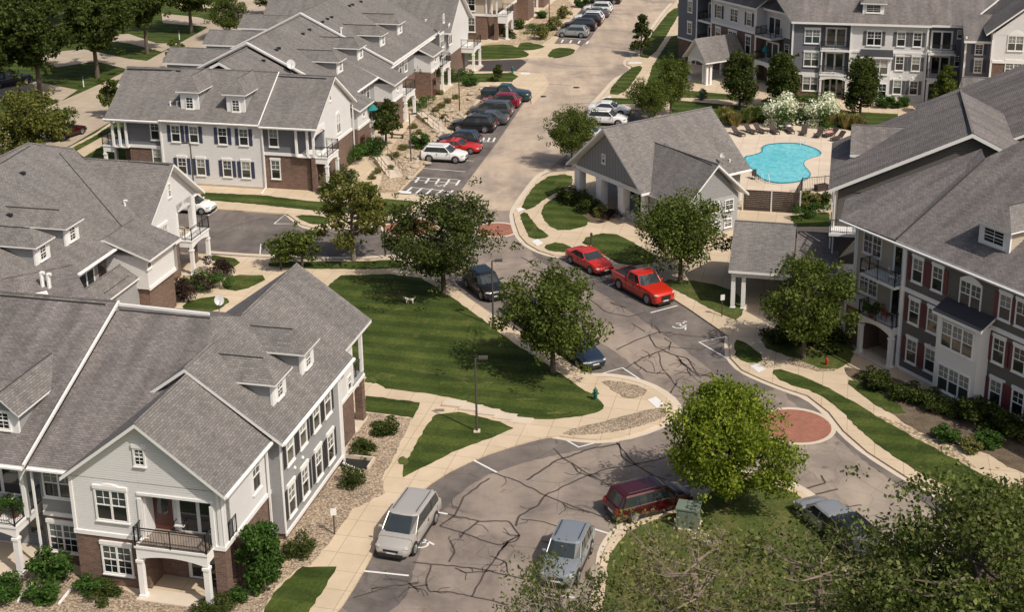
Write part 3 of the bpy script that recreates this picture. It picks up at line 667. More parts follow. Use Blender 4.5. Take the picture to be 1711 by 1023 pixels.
m = MB(); m.bar((-52.45, 116.35, 6.5), (-52.45, 122, 10.3), .06, mi=0); C.part('rake_board', m, ['trim'])
m = MB()
for a0, a1, dz in ((122.5, 129.3, -.55), (129.3, 144, 0), (144, 163, .35)):
    m.slab([(-48.3, a0, 6.15+dz), (-48.3, a1, 6.15+dz), (-58.9, a1, 11.45+dz), (-58.9, a0, 11.45+dz)], .3)
    m.slab([(-69.5, a0, 6.15+dz), (-69.5, a1, 6.15+dz), (-58.9, a1, 11.45+dz), (-58.9, a0, 11.45+dz)], .3)
    m.bar((-58.9, a0, 11.5+dz), (-58.9, a1, 11.5+dz), .07, n=6)
C.part('roof', m, ['shingle', 'trim'])
m = MB()
for a in (129.3, 144): 
    zz = {129.3: 0, 144: .35}[a]
    m.bar((-48.3, a-.04, 6.1+zz), (-58.9, a-.04, 11.42+zz), .12, mi=0); m.bar((-69.5, a-.04, 6.1+zz), (-58.9, a-.04, 11.42+zz), .12, mi=0)
C.part('rake_board', m, ['trim'])
for v, u in ((-68.5, 127), (-68.5, 137), (-68.5, 147), (-68.5, 157)):   # small roofs on the far side
    C.gable_roof('v', u+2.8, 8.3, u+.6, u+5, v-4.4, v+5.5, 7.0, name='porch_roof'); C.box('porch_wall', v-4.0, v, u+.9, u+4.7, 0, 6.9, 'siding_light')
# far wing of C (second gable)
m = MB(); m.box(-62, -47.3, 163, 172, 3.3, 6.3); m.poly([(-47.28, 162.6, 6.2), (-47.28, 172.4, 6.2), (-47.28, 167.5, 10.4)]); C.part('siding_wall', m, ['siding_white'])
m = MB(); m.box(-62, -47.32, 163, 170, 0, 3.3); C.part('brick_wall', m, ['brick'])
C.gable_roof('v', 167.5, 10.6, 162.1, 172.9, -72, -46.8, 6.3)
C.win('R', -47.3, 741, 30, .4, .9, 1, 1, head=0); C.win('R', -47.3, 738, 68, 1.4, 1.5, 2, 1); C.win('R', -47.32, 741, 108, 1.4, 1.5, 2, 1)
C.win('R', -47.3, 752, 58, 1.3, 2.2, 2, 1, arch=.3)
corner_entry(C, 'R', -47.3, 168.4, 171.8, 1.7, 3.2); C.box('siding_wall', -49, -47.4, 170, 172, 0, 3.2, 'siding_gray')
# projecting entry gables along the parking side
for u, rise in ((127.8, .9), (139.0, .9), (153.5, .9)):
    C.box('brick_wall', -49, -46.9, u, u+3.6, 0, 3.3, 'brick'); C.box('siding_wall', -49.0, -46.85, u, u+3.6, 3.32, 5.3, 'siding_white')
    m = MB(); m.slab([(-46.4, u-.4, 5.35), (-46.4, u+4, 5.35), (-50.4, u+4, 7.2), (-50.4, u-.4, 7.2)], .18); m.box(-46.9, -46.78, u, u+3.6, 3.2, 3.45, 1); C.part('porch_roof', m, ['shingle', 'trim'])
    C.win_at('R', u+1.8, -46.85, 4.6, .5, .7, 1, 1, head=0); C.door('R', -46.9, u+1.2, .05, 1.2, 2.2, n=1, glass=False, mat='door_brown')
    corner_entry(C, 'R', -48.7, u+3.7, u+7.0, 2.2, 3.2); C.door('R', -48.9, u+5.3, 3.25, 2.0, 2.0)
for u in (134.9, 136.9, 148.2, 150.2, 158.8): C.win_at('R', u, -48.9, 5.0, .9, 1.6, 1, 1); 
for q in ((664, 106), (653, 100)): pass
for x, y in ((569, 121), (603, 98)): C.dormer('R', pv(-48.3, 6.15, -.5), x, y, 1.6, 1.4)
for x, y in ((640, 76), (669, 56)): C.dormer('R', pv(-48.3, 6.5, -.5), x, y, 1.6, 1.4)
for x, y in ((318, 184), (395, 189)): C.dormer('F', Cf, x, y, 1.8, 1.9, rh=1.25, wh=1.0)
C.boxvents(pv(-48.3, 6.15, -.5), [(462, 84), (466, 81), (506, 57), (517, 50), (562, 73)]); C.boxvents(pv(-48.3, 6.5, -.5), [(539, 37), (547, 32), (554, 29), (584, 10), (589, 8), (603, 3)]); C.boxvents(pv(-48.3, 5.6, -.5), [(440, 102)])
C.vent(285, 178, Cf, .5); C.vent(296, 177, Cf, .5); C.vent(570, 56, pv(-48.3, 6.5, -.5), .7)
C.vent(711, 40, pu(162.1, 6.3, .79), .6)
C.dish(486, 122, pv(-48.3, 5.6, -.5), size=.45)
for x in (294, 324, 372, 407): C.win('F', 116.8, x, 226, .8, 1.5, 1, 1, shut='shutter_blue', z=5.15)
for x in (305, 336, 380, 411): C.win('F', 116.8, x, 277, .8, 1.5, 1, 1, shut='shutter_blue', z=1.95)
C.win('F', 117.25, 259, 218, .8, 1.7, 1, 1); C.win('F', 117.3, 263, 262, .8, 1.5, 1, 1); C.win('F', 117.15, 457, 230, .8, 1.6, 1, 1); C.win('F', 117.2, 461, 283, .8, 1.7, 1, 1)
C.win('R', -47.2, 565, 206, .9, 1.8, 2, 1, arch=.2, head=0); C.win('R', -47.2, 551, 160, .35, .8, 1, 1, head=0)
corner_entry(C, 'R', -47.2, 116.9, 119.8, 1.2, 3.55, zc=2.7); C.door('R', -49.15, 118.2, 3.6, 1.8, 2.1)
C.arch('arch_head', 'R', -47.2, 116.9, 119.6, -.1, .06, 5.4, 6.2, .4)
corner_entry(C, 'L', -67.9, -119.2, -117.0, 1.2, 3.55, zc=2.7)
C.gutter((-68.4, 116.35, 6.3), (-62.6, 116.35, 6.3)); C.gutter((-62.6, 116.3, 6.45), (-52.5, 116.3, 6.45)); C.gutter((-52.4, 116.35, 6.3), (-46.8, 116.35, 6.3)); C.gutter((-48.2, 129, 6.05), (-48.2, 160, 6.15))
C.downspout(-52.3, 116.7, .2, 6.3); C.downspout(-47.1, 127.2, .2, 6)
C.seam((212, 115), (287, 117), Cf); C.seam((294, 118), (460, 125), Cf); C.seam((464, 127), (545, 131), Cf)
# ================================================================ building J : tan and brick beyond C
J = Bld('apartment_building', 195, -52, A1, 'tan and brick apartment building at the top edge left of the upper parked cars', 'apartment building', 'two-storey apartment buildings')
m = MB(); m.box(-66, -49.0, 188, 200, 0, 3.6); m.box(-47.9, -47.4, 188, 188.6, 0, 3.6); m.box(-49, -47.5, 192, 200, 0, 3.6)
for u in (203, 214, 225): m.box(-50, -46.4, u, u+4, 0, 3.4)
J.part('brick_wall', m, ['brick'])
m = MB(); m.box(-66, -49.0, 188, 200, 3.62, 6.6); m.box(-49, -47.5, 192, 200, 3.62, 6.6); m.box(-66, -48.5, 200, 240, 0, 6.4)
for u in (203, 214, 225): m.box(-50, -46.4, u, u+4, 3.42, 5.6)
J.part('siding_wall', m, ['siding_tan'])
m = MB(); m.box(-66, -47.4, 187.9, 188, 3.5, 3.8); m.box(-47.5, -47.4, 188, 200, 3.5, 3.8)
for v in (-49, -48.2, -47.5): m.box(v-.1, v+.1, 187.9, 188.1, 3.6, 6.5)
m.box(-66, -65.8, 187.9, 188, 0, 6); J.part('trim_board', m, ['trim'])
J.gable_roof('v', 194, 10.8, 187.4, 200.6, -67, -46.8, 6.6); J.gable_roof('u', -57, 11.5, -66, -48, 200, 245, 6.4)
J.win('F', 188, 788, 7, .9, 1.7); J.win('F', 188, 788, 41, .9, 1.9)
corner_entry(J, 'R', -47.5, 188.2, 191.6, 1.5, 3.7); corner_entry(J, 'R', -48.4, 206.9, 210, 2, 3.4); corner_entry(J, 'R', -48.4, 217.9, 221, 2, 3.4)
J.box('siding_wall', -53, -51, 160, 187.9, 0, 6.0, 'siding_taupe') if False else None
# ================================================================ clubhouse F
Fb = Bld('clubhouse', 75, -93, AF, 'grey clubhouse left of the pool with board-and-batten gable and white porch columns', 'clubhouse')
m = MB(); m.box(-98.6, -88.9, 74.6, 82.2, 0, 3.4); m.box(-98.6, -98.2, 71.4, 74.6, 3.0, 3.4); m.box(-93.0, -88.9, 73.4, 74.6, 0, 3.4); m.box(-89, -84, 71.8, 77.5, 0, 3.4)
Fb.part('siding_wall', m, ['siding_light'])
m = MB(); m.poly([(-98.9, 71.28, 3.35), (-88.7, 71.28, 3.35), (-93.75, 71.28, 7.75)]); m.poly([(-98.9, 71.5, 3.4), (-93.75, 71.5, 7.75), (-88.7, 71.5, 3.4)]); Fb.part('gable_wall', m, ['batten']); m = MB(); m.poly([(-98.6, 82.2, 3.3), (-93.75, 82.2, 7.6), (-88.9, 82.2, 3.3)][::-1]); Fb.part('gable_wall', m, ['batten'])
m = MB(); m.poly([(-83.98, 71.8, 3.35), (-83.98, 77.5, 3.35), (-83.98, 74.7, 6.2)]); Fb.part('gable_wall', m, ['siding_gray'])
m = MB(); m.box(-98.8, -88.8, 71.2, 71.6, 2.95, 3.36); m.box(-88.95, -88.8, 71.6, 82.2, 3.0, 3.3); Fb.part('porch_beam', m, ['trim'])
for v in (-98.5, -95.2, -92.0): Fb.column(v, 71.45, .0, 3.0, .75)
Fb.column(-89.1, 71.45, 0, 3.0, .45); m = MB(); m.box(-92, -89, 71.3, 71.5, 0, 1.0); Fb.part('low_wall', m, ['siding_light'])
m = MB()
m.slab([(-93.75, 70.4, 8.05), (-93.75, 82.8, 8.05), (-88.2, 82.8, 3.5), (-88.2, 70.4, 3.5)], .22); m.slab([(-93.75, 70.4, 8.05), (-93.75, 82.8, 8.05), (-99.3, 82.8, 3.5), (-99.3, 70.4, 3.5)], .22)
m.bar((-93.75, 70.4, 8.07), (-93.75, 82.8, 8.07), .07, n=6); Fb.part('roof', m, ['shingle', 'trim'])
Fb.gable_roof('v', 74.7, 6.5, 71.2, 78.2, -92.0, -83.4, 3.35)
Fb.win('F', 71.28, 1009, 265, .35, .7, 1, 1, head=0); Fb.win('R', -84, 1218, 342, .8, .8, 1, 2, head=0); Fb.win('R', -84, 1195, 347, .8, .8, 1, 2, head=0)
for u in (73.6, 75.1, 76.4): Fb.win_at('R', u, -83.98, .9, .7, .6, 1, 2, head=0)
for v in (-96.5, -94.5): Fb.win_at('F', 74.6, v, 1.7, 1.0, 1.5, 1, 1)
Fb.door('F', 73.4, -91.2, .05, 2.4, 2.3, n=3); Fb.win_at('F', 73.4, -93.6 if False else -89.6, 1.7, .8, 1.3, 1, 1)
Fb.dish(1208, 276, pv(-88.2, 3.5, -.82), size=.25); Fb.vent(1219, 270, pv(-88.2, 3.5, -.82), .25)
m = MB(); m.box(-98.6, -88.9, 70.8, 75, 0, .1); Fb.part('porch_slab', m, ['concrete_pale'])
Fb.gutter((-88.1, 77.6, 3.4), (-88.1, 82.8, 3.4))
Fb.seam((1110, 240), (1098, 310), pv(-88.2, 3.5, -.82)); Fb.seam((1113, 243), (1190, 276), pu(74.7, 6.5, .96))
# ================================================================ gatehouse breezeway
Gt = Bld('breezeway', 100, -4, A1, 'open grey roofed breezeway with paired white columns between clubhouse and brown building', 'breezeway')
Gt.gable_roof('v', 100.2, 5.6, 95.9, 104.4, -7.15, -2.6, 3.2); Gt.gable_roof('v', 100.6, 4.9, 97.2, 104, -2.5, .6, 3.1, mat='shingle_brown')
for v, u in ((-6.8, 96.4), (-6.05, 96.4), (-2.95, 96.4), (-6.8, 104), (-6.05, 104), (-2.95, 104)): Gt.column(v, u, .0, 2.8, .3)
m = MB(); m.box(-6.95, -2.8, 96.25, 96.55, 2.6, 3.05); m.box(-6.95, -2.8, 103.85, 104.15, 2.6, 3.05); m.box(-6.95, -6.7, 96.5, 104, 2.6, 3.05); m.box(-3.05, -2.8, 96.5, 104, 2.6, 3.05); Gt.part('beam', m, ['trim'])
m = MB(); m.poly([(-6.95, 96.2, 3.1), (-6.95, 100.2, 5.4), (-6.95, 104.2, 3.1)][::-1]); m.poly([(-2.8, 96.2, 3.1), (-2.8, 100.2, 5.4), (-2.8, 104.2, 3.1)]); m.box(-2.7, .4, 99.5, 99.8, 0, 3); Gt.part('gable_wall', m, ['siding_tan'])
m = MB(); m.box(-7.2, .5, 95.8, 104.6, 0, .06); Gt.part('floor_slab', m, ['concrete'])
m = MB(); m.box(-7.1, 0.5, 104.3, 104.45, 0, 1.7); Gt.part('back_wall', m, ['siding_tan'])
# ================================================================ building G : brown three-storey on the right
Gb = Bld('apartment_building', 58, 66, AG, 'dark brown three-storey apartment building on the right with red shutters and white bay window', 'apartment building', 'three-storey apartment buildings')
m = MB(); m.box(62.95, 76, 38, 61.9, .3, 8.75); m.box(65.2, 78, 61.9, 67.2, 2.95, 8.75); Gb.part('siding_wall', m, ['siding_taupe'])
m = MB(); m.box(63.85, 65.2, 61.9, 67.4, 3.0, 8.8); Gb.part('siding_wall', m, ['siding_tan'])
m = MB(); m.box(62.95, 76, 65.2, 67.2, 0, 3.0); m.box(64.3, 76, 61.9, 65.2, 0, 3.0); Gb.part('brick_wall', m, ['brick'])
m = MB(); m.slab([(62.85, 65.1, 3.0), (62.85, 67.3, 3.0), (63.85, 67.3, 3.4), (63.85, 65.1, 3.4)], .12, 0, 0); Gb.part('ledge', m, ['concrete_pale'])
m = MB(); m.box(62.88, 62.95, 38, 61.9, 5.65, 5.95); m.box(62.88, 62.95, 38, 61.9, .1, .32); m.box(62.86, 63.0, 61.8, 61.98, .2, 8.7); m.box(62.9, 63.0, 67.1, 67.25, 0, 3.0); m.box(63.8, 63.95, 67.3, 67.45, 3, 8.7)
Gb.part('trim_board', m, ['trim'])
Gf = (8.95-.55*62.45, 0, .55)
# valley end found on the front slope, left roof plane meets it there
vu, vv, vz = Gb.hit(1646, 264, plane=Gf); e0 = Gb.hit(1497, 398, plane=Gf); 
lu, lv, lz = Gb.hit(1413, 330, plane=(9.6, 0, 0)); tu, tv, tz = Gb.hit(1640, 247, plane=(vz+.2, 0, 0))
m = MB()
m.slab([(62.45, 36, 8.95), (e0[1], e0[0], 8.95), (vv, vu, vz), (78, vu-4, Gf[0]+.55*78), (78, 36, Gf[0]+.55*78)], .25)
Gb.part('roof', m, ['shingle_brown', 'trim'])
m = MB(); m.slab([(e0[1], e0[0], 8.95), (62.5, 67.75, 8.95), (lv, lu, 9.5), (tv, tu, vz+.15), (vv, vu, vz)], .22, 0, 0, 0); Gb.part('roof', m, ['shingle_brown', 'trim'])
Gb.gutter((62.4, 36, 8.85), (62.4, 67.7, 8.85)); Gb.downspout(62.85, 62.0, .2, 8.8); Gb.downspout(63.8, 67.5, .2, 8.8)
Gb.dormer('L', Gf, 1660, 412, 2.4, 1.45, run=3.4, mat='siding_tan', ww=1.5, wh=.85, rh=1.0, ov=.4)
for x, y, z in ((1534, 452, 7.4), (1567, 467, 7.4), (1680, 515, 7.4), (1708, 527, 7.4), (1528, 522, 4.5), (1559, 537, 4.5), (1669, 587, 4.5), (1703, 605, 4.5), (1523, 592, 1.75), (1554, 608, 1.75), (1663, 660, 1.75), (1700, 680, 1.75)):
    Gb.win('L', 62.95, x, y, .8, 1.5, 1, 1, shut='shutter_red', z=z)
for u in (48.5, 46.5, 43, 41): 
    for z in (7.4, 4.5, 1.75): Gb.win_at('L', u, 62.95, z, .8, 1.5, shut='shutter_red')
Gb.win('L', 62.95, 1622, 494, 1.6, 1.55, 2, 1, arch=.35, head=0)
Gb.win('L', 63.85, 1459, 406, 1.6, 1.6, 2, 2, head=0); Gb.win('L', 63.85, 1452, 472, 1.6, 1.6, 2, 2, head=0)
# bay
m = MB(); m.box(62.0, 62.95, 54.5, 57.9, .4, 5.75); Gb.part('bay', m, ['trim'])
m = MB(); m.box(62.05, 62.95, 54.55, 57.85, 0, .4); Gb.part('bay_base', m, ['stone'])
m = MB(); m.slab([(61.75, 54.2, 5.85), (61.75, 58.2, 5.85), (62.9, 58.2, 6.5), (62.9, 54.2, 6.5)], .2); Gb.part('bay_roof', m, ['shutter_dark', 'trim'])
Gb.win_at('L', 56.2, 62.0, 4.55, 2.5, 1.6, 3, 1, head=0); Gb.win_at('L', 56.2, 62.0, 1.6, 2.5, 1.6, 3, 1, head=0)
# entry balconies
corner_entry(Gb, 'L', 63.0, -65.1, -62.0, .75, 3.0, rise=.4)
Gb.railing('L', 63.85, -65.3, -62.1, 1.55, 5.9); Gb.railing('L', 63.0, -65.1, -62.0, .75, 3.0) if False else None
m = MB(); m.box(62.3, 63.9, 62.1, 65.3, 5.7, 5.88); m.box(62.3, 64.3, 62, 65.1, 2.86, 2.98); Gb.part('balcony_floor', m, ['trim'])
Gb.door('L', 63.85, -63.0, 6.0, 1.6, 2.1); Gb.door('L', 63.85, -63.0, 3.1, 1.6, 2.1); Gb.door('L', 64.3, -63.6, .14, 1.0, 2.1, n=1)
m = MB(); m.box(62.9, 63.0, 62.3, 62.45, .1, 2.9); m.box(62.9, 63.0, 62.75, 62.9, .1, 2.9); Gb.part('post', m, ['trim'])
for x, y in ((1554, 577), (1562, 581), (1663, 631), (1678, 638)): Gb.lamp('L', 62.95, x, y)
Gb.seam((1499, 398), (1645, 266), Gf, .06)
# rear volume with the big rake
K = Bld('apartment_building', 105, 9, A1, 'brown rear wing behind the three-storey building with a broad white-edged gable beside the pool', 'apartment building', 'three-storey apartment buildings')
m = MB(); m.box(.3, 18, 99.2, 111, 0, 8.8); m.poly([(.3, 99.15, 8.7), (18.6, 99.15, 8.7), (9.2, 99.15, 13.3)]); K.part('siding_wall', m, ['siding_taupe'])
Kl = pv(-.4, 8.95, .49)
m = MB(); m.slab([(-.4, 98.55, 8.95), (-.4, 111.3, 8.95), (9.15, 111.3, 13.63), (9.15, 98.55, 13.63)], .28); m.slab([(9.15, 98.55, 13.63), (9.15, 111.3, 13.63), (19, 111.3, 8.8), (19, 98.55, 8.8)], .28); m.bar((9.15, 98.6, 13.68), (9.15, 111.3, 13.68), .12, n=4)
K.part('roof', m, ['shingle_brown', 'trim'])
K.gable_roof('v', 107.2, 11.6, 104.4, 110, 1.0, 6.2, 10.0, mat='shingle_brown'); K.box('porch_wall', 1.4, 5, 104.8, 109.6, 8, 10.0, 'siding_taupe'); K.column(1.45, 104.7, 9.2, 10.0, .25)
K.downspout(.1, 98.9, .2, 8.8); K.downspout(-.1, 99.3, .2, 8.8)
K.seam((1619, 226), (1607, 170), Kl)
m = MB(); m.box(-.2, 2.2, 97.5, 99.2, 2.9, 3.1); m.box(-.2, 2.2, 97.5, 99.2, 5.8, 6.0); K.part('balcony_floor', m, ['trim']); K.railing('F', 99.2, -.1, 2.2, 1.6, 6.0)
m = MB(); m.box(.1, 2.4, 99.0, 99.2, .2, 2.8); K.part('brick_wall', m, ['brick'])
m = MB(); x, y = G(1670, 175, 13); u, v = w2uv(x, y, A1)
K.gable_roof('u', v+4, 13.6, v-5.5, v+14, u-6, u+14, 9.2, mat='shingle_brown')
x, y = G(1640, 152, 10); u, v = w2uv(x, y, A1); K.gable_roof('v', u+1.4, 10.9, u-1.4, u+4.2, v-1.6, v+4, 9.4, mat='shingle_brown'); K.box('porch_wall', v-1.2, v+3.5, u-1, u+3.8, 0, 9.3, 'siding_blue')
# ================================================================ building H : long three-storey block at the top right
H = Bld('apartment_building', 166, 4, A1, 'white and slate-blue three-storey apartment building along the top right behind the pool', 'apartment building', 'three-storey apartment buildings')
m = MB(); m.box(.8, 9.3, 161.9, 176, 0, 9.1); H.part('siding_wall', m, ['siding_white'])
m = MB(); m.box(-5.7, -2.5, 161.9, 176, 3.0, 9.1); m.box(-2.5, .8, 163.6, 176, 3, 9.1); m.box(9.3, 13.0, 163.6, 176, 0, 9.1); m.box(13.0, 16, 157.2, 170, 3.0, 8.4); H.part('siding_wall', m, ['siding_slate'])
m = MB(); m.box(-5.7, -2.5, 161.9, 176, 0, 3.0); m.box(-2.5, .8, 163.6, 176, 0, 3); m.box(13, 16, 157.2, 170, 0, 3); m.box(15.6, 26, 155.6, 172, 0, 6.5); H.part('brick_wall', m, ['brick'])
m = MB(); m.box(15.6, 26, 155.6, 172, 6.5, 9.6); m.poly([(15.6, 155.58, 9.5), (27, 155.58, 9.5), (21.3, 155.58, 14.4)]); H.part('siding_wall', m, ['siding_white'])
m = MB(); m.box(-5.7, -2.5, 161.82, 161.9, 2.85, 3.15); m.box(.8, 9.3, 161.82, 161.9, 5.7, 5.95); m.box(13, 16, 157.1, 157.2, 2.9, 3.1); m.box(15.6, 26, 155.5, 155.6, 6.4, 6.7)
for v, u in ((-5.7, 161.85), (.85, 161.85), (9.25, 161.85), (13.05, 157.15), (15.65, 155.55)): m.box(v-.1, v+.1, u-.05, u+.02, .1, 8.9)
H.part('trim_board', m, ['trim'])
m = MB()
Hf = pu(161.4, 9.15, .62)
m.slab([(-5.9, 161.4, 9.15), (9.6, 161.4, 9.15), (9.6, 172, 15.7), (-12, 172, 15.7)], .25); m.slab([(9.6, 162.6, 9.0), (13.2, 162.6, 9.0), (22, 172, 14.8), (9.6, 172, 14.8)], .25); m.slab([(12.8, 156.7, 8.5), (16.2, 156.7, 8.5), (16.2, 162, 10.5), (12.8, 162, 10.5)], .25)
m.slab([(-12, 172, 15.7), (22, 172, 15.7), (22, 182, 9), (-12, 182, 9)], .25)
H.part('roof', m, ['shingle_brown', 'trim'])
H.gable_roof('u', 21.3, 14.8, 14.9, 27.6, 155.1, 172, 9.6, mat='shingle_brown')
H.dormer('F', Hf, 1459, 23, 2.3, 1.3, hip=True, mat='trim', ww=1.5, wh=.8)
for (x, y, w, n, sh, z) in ((1461, 60, 1.5, 2, 'shutter_gray', 7.4), (1506, 63, .8, 1, 'shutter_gray', 7.4), (1533, 65, .8, 1, 'shutter_gray', 7.4), (1503, 105, .8, 1, 'shutter_gray', 4.6), (1530, 107, .8, 1, 'shutter_gray', 4.6), (1499, 148, .8, 1, 'shutter_gray', 1.8), (1526, 150, .8, 1, 'shutter_gray', 1.8), (1358, 50, 1.6, 2, None, 7.4), (1356, 93, 1.6, 2, None, 4.7), (1354, 135, 1.6, 2, None, 1.8)):
    H.win('F', 161.9, x, y, w, 1.5, n, 1, shut=sh, z=z)
m = MB(); m.box(2.2, 5.4, 161.0, 161.9, .3, 5.5); H.part('bay', m, ['trim'])
m = MB(); m.slab([(2.0, 160.7, 5.5), (5.6, 160.7, 5.5), (5.6, 161.9, 6.1), (2.0, 161.9, 6.1)], .2); H.part('bay_roof', m, ['shutter_dark', 'trim'])
H.win_at('F', 161.0, 3.8, 4.3, 2.5, 1.6, 3, 1, head=0); H.win_at('F', 161.0, 3.8, 1.5, 2.5, 1.6, 3, 1, head=0)
for v0, v1 in ((-2.4, .7), (9.5, 12.3)):
    H.railing('F', 161.9, v0, v1, .4, 5.95); H.railing('F', 161.9, v0, v1, .4, 3.1)
    m = MB(); m.box(v0-.1, v1+.1, 161.45, 163.6, 5.75, 5.93); m.box(v0-.1, v1+.1, 161.45, 163.6, 2.9, 3.08); H.part('balcony_floor', m, ['trim'])
    H.arch('arch_beam', 'F', 161.9, v0, v1, .1, .4, 2.3, 2.95, .3); H.door('F', 163.6, (v0+v1)/2, 6.0, 2.2, 2.1); H.door('F', 163.6, (v0+v1)/2, 3.1, 2.0, 2.1); H.door('F', 163.6, (v0+v1)/2, .1, 2.2, 2.1, n=3)
    for v in (v0+.1, v1-.1): H.column(v, 161.65, 0, 2.5, .25)
    m = MB(); m.box(v0, v0+.15, 161.5, 161.7, 3, 5.8); H.part('post', m, ['trim'])
H.win('F', 163.6, 1606, 57, .7, .8, 1, 1, head=0); H.win('F', 163.6, 1601, 102, .7, 1.1, 1, 1, head=0)
H.win('F', 157.2, 1636, 82, .7, 1.0, 1, 2, shut='shutter_blue'); H.win('F', 157.2, 1634, 110, .7, 1.3, 1, 2, shut='shutter_blue')
H.win('F', 155.6, 1697, 72, 1.5, 1.5, 2, 1, arch=.5, head=0); H.win('F', 155.6, 1693, 115, 1.6, 1.5, 2, 1)
for x, y in ((1482, 127), (1505, 128), (1524, 130)): H.lamp('F', 161.9, x, y)
# left wing of H, turned like the brown building
W = Bld('apartment_building', 138, 108, AG, 'white over brick wing of the three-storey block behind the pavilion at the top', 'apartment building', 'three-storey apartment buildings')
m = MB(); m.box(106.3, 116, 131.9, 140.8, 6.05, 9.2); m.box(107.8, 116, 127.4, 131.9, 6, 9.2); W.part('siding_wall', m, ['siding_white'])
m = MB(); m.box(106.3, 116, 131.9, 140.8, 0, 6.0); m.box(107.6, 114, 129.2, 131.9, 0, 6); m.box(106.05, 114, 140.9, 147.5, 0, 2.95); W.part('brick_wall', m, ['brick'])
m = MB(); m.box(108.2, 118, 125, 129.3, 0, 9.2); m.box(107.6, 118, 140.8, 148, 3, 9.2); m.box(106.0, 107.6, 143.5, 147.6, 3, 9); W.part('siding_wall', m, ['siding_blue'])
m = MB(); m.box(106.2, 106.3, 131.9, 140.8, 5.95, 6.25); m.box(106.2, 106.32, 131.8, 132.0, 0, 9); m.box(106.2, 106.32, 140.7, 140.9, 0, 9); m.box(105.93, 106.0, 143.5, 147.6, 2.9, 3.1); m.box(105.93, 106.0, 143.42, 143.6, 0, 9); W.part('trim_board', m, ['trim'])
m = MB(); m.slab([(105.8, 131.5, 9.25), (105.8, 148.4, 9.25), (114, 148.4, 14), (114, 131.5, 14)], .25); m.slab([(107.0, 124.5, 9.2), (107.0, 131.5, 9.2), (116, 131.5, 14), (116, 122, 14)], .25); m.slab([(114, 122, 14.05), (114, 150, 14.05), (124, 150, 9), (124, 122, 9)], .25)
W.part('roof', m, ['shingle_brown', 'trim'])
for x, y, w, n, sh in ((1202, 20, .8, 1, 'shutter_dark'), (1227, 27, 1.4, 2, None), (1252, 35, .8, 1, 'shutter_dark')): W.win('L', 106.3, x, y, w, 1.5, n, 2, shut=sh, z=7.6)
for x, y, h in ((1200, 53, .9), (1224, 61, 1.2), (1250, 75, 2.1)): W.win('L', 106.3, x, y, .9 if h != 1.2 else 1.5, h, 1 if h != 1.2 else 2, 1)
for z in (6.0, 3.0):
    W.railing('L', 107.6, -131.6, -128.8, 1.6, z)
    m = MB(); m.box(106.0, 108, 128.7, 131.7, z-.25, z-.02); W.part('balcony_floor', m, ['trim'])
    W.railing('L', 107.6, -143.4, -140.9, 1.4, z); m = MB(); m.box(106.1, 108, 140.9, 143.5, z-.25, z-.02); W.part('balcony_floor', m, ['trim']); W.door('L', 107.6, -142.2, z, 1.8, 2.0)
W.door('L', 107.8, -130.2, 6.05, 2.2, 2.1); W.door('L', 107.6, -130.2, 3.0, 2.2, 2.1)
W.arch('arch_beam', 'L', 107.6, -131.6, -128.8, 1.3, 1.6, 2.2, 2.76, .3)
for u in (131.5, 128.9): W.column(106.1, u, 0, 2.3, .25)
W.win('L', 108.2, 1317, 42, .7, .8, 1, 1, head=0); W.win('L', 108.2, 1315, 82, .7, 1.1, 1, 1, head=0)
for z in (7.4, 4.6): W.win_at('L', 145, 106.0, z, .8, 1.3, 1, 1)
# ================================================================ pavilion
Pv = Bld('pavilion', 168, -16, AG, 'small white pavilion with arched openings and grey gable roof by the three-storey block', 'pavilion') if False else None
P0 = w2uv(*uv2w(166.0, -15.9, A1), AG)
Pv = Bld('pavilion', P0[0]+2, P0[1]+2, AG, 'small white pavilion with arched openings and grey gable roof by the three-storey block', 'pavilion')
pu0, pv0 = P0     # near corner; runs +u (left-away) and +v (right-away)
Lu, Lv = 3.8, 5.2
for du, dv in ((0, 0), (0, .55), (0, Lv-.3), (Lu-.3, 0), (Lu-.3, Lv-.3), (.55, 0), (0, Lv-.9)): Pv.column(pv0+.15+dv, pu0+.15+du, 0, 2.5, .32)
Pv.arch('arch_beam', 'L', pv0, -(pu0+Lu), -pu0, -.3, 0, 2.3, 3.2, .5); Pv.arch('arch_beam', 'F', pu0, pv0, pv0+Lv, -.3, 0, 2.3, 3.2, .5); Pv.arch('arch_beam', 'R', pv0+Lv, pu0, pu0+Lu, -.3, 0, 2.3, 3.2, .5)
m = MB(); c = pu0+Lu/2; m.poly([(pv0-.01, pu0, 3.1), (pv0-.01, c, 5.2), (pv0-.01, pu0+Lu, 3.1)]); m.poly([(pv0+Lv, pu0, 3.1), (pv0+Lv, pu0+Lu, 3.1), (pv0+Lv, c, 5.2)]); Pv.part('gable_wall', m, ['siding_white'])
m = MB(); e = .5
m.slab([(pv0-e, pu0-e, 3.0), (pv0+Lv+e, pu0-e, 3.0), (pv0+Lv+e, c, 5.6), (pv0-e, c, 5.6)], .16); m.slab([(pv0-e, pu0+Lu+e, 3.0), (pv0+Lv+e, pu0+Lu+e, 3.0), (pv0+Lv+e, c, 5.6), (pv0-e, c, 5.6)], .16); Pv.part('roof', m, ['shingle', 'trim'])
m = MB(); m.box(pv0-.4, pv0+Lv+.4, pu0-.4, pu0+Lu+.4, 0, .15); Pv.part('floor_slab', m, ['concrete_pale'])
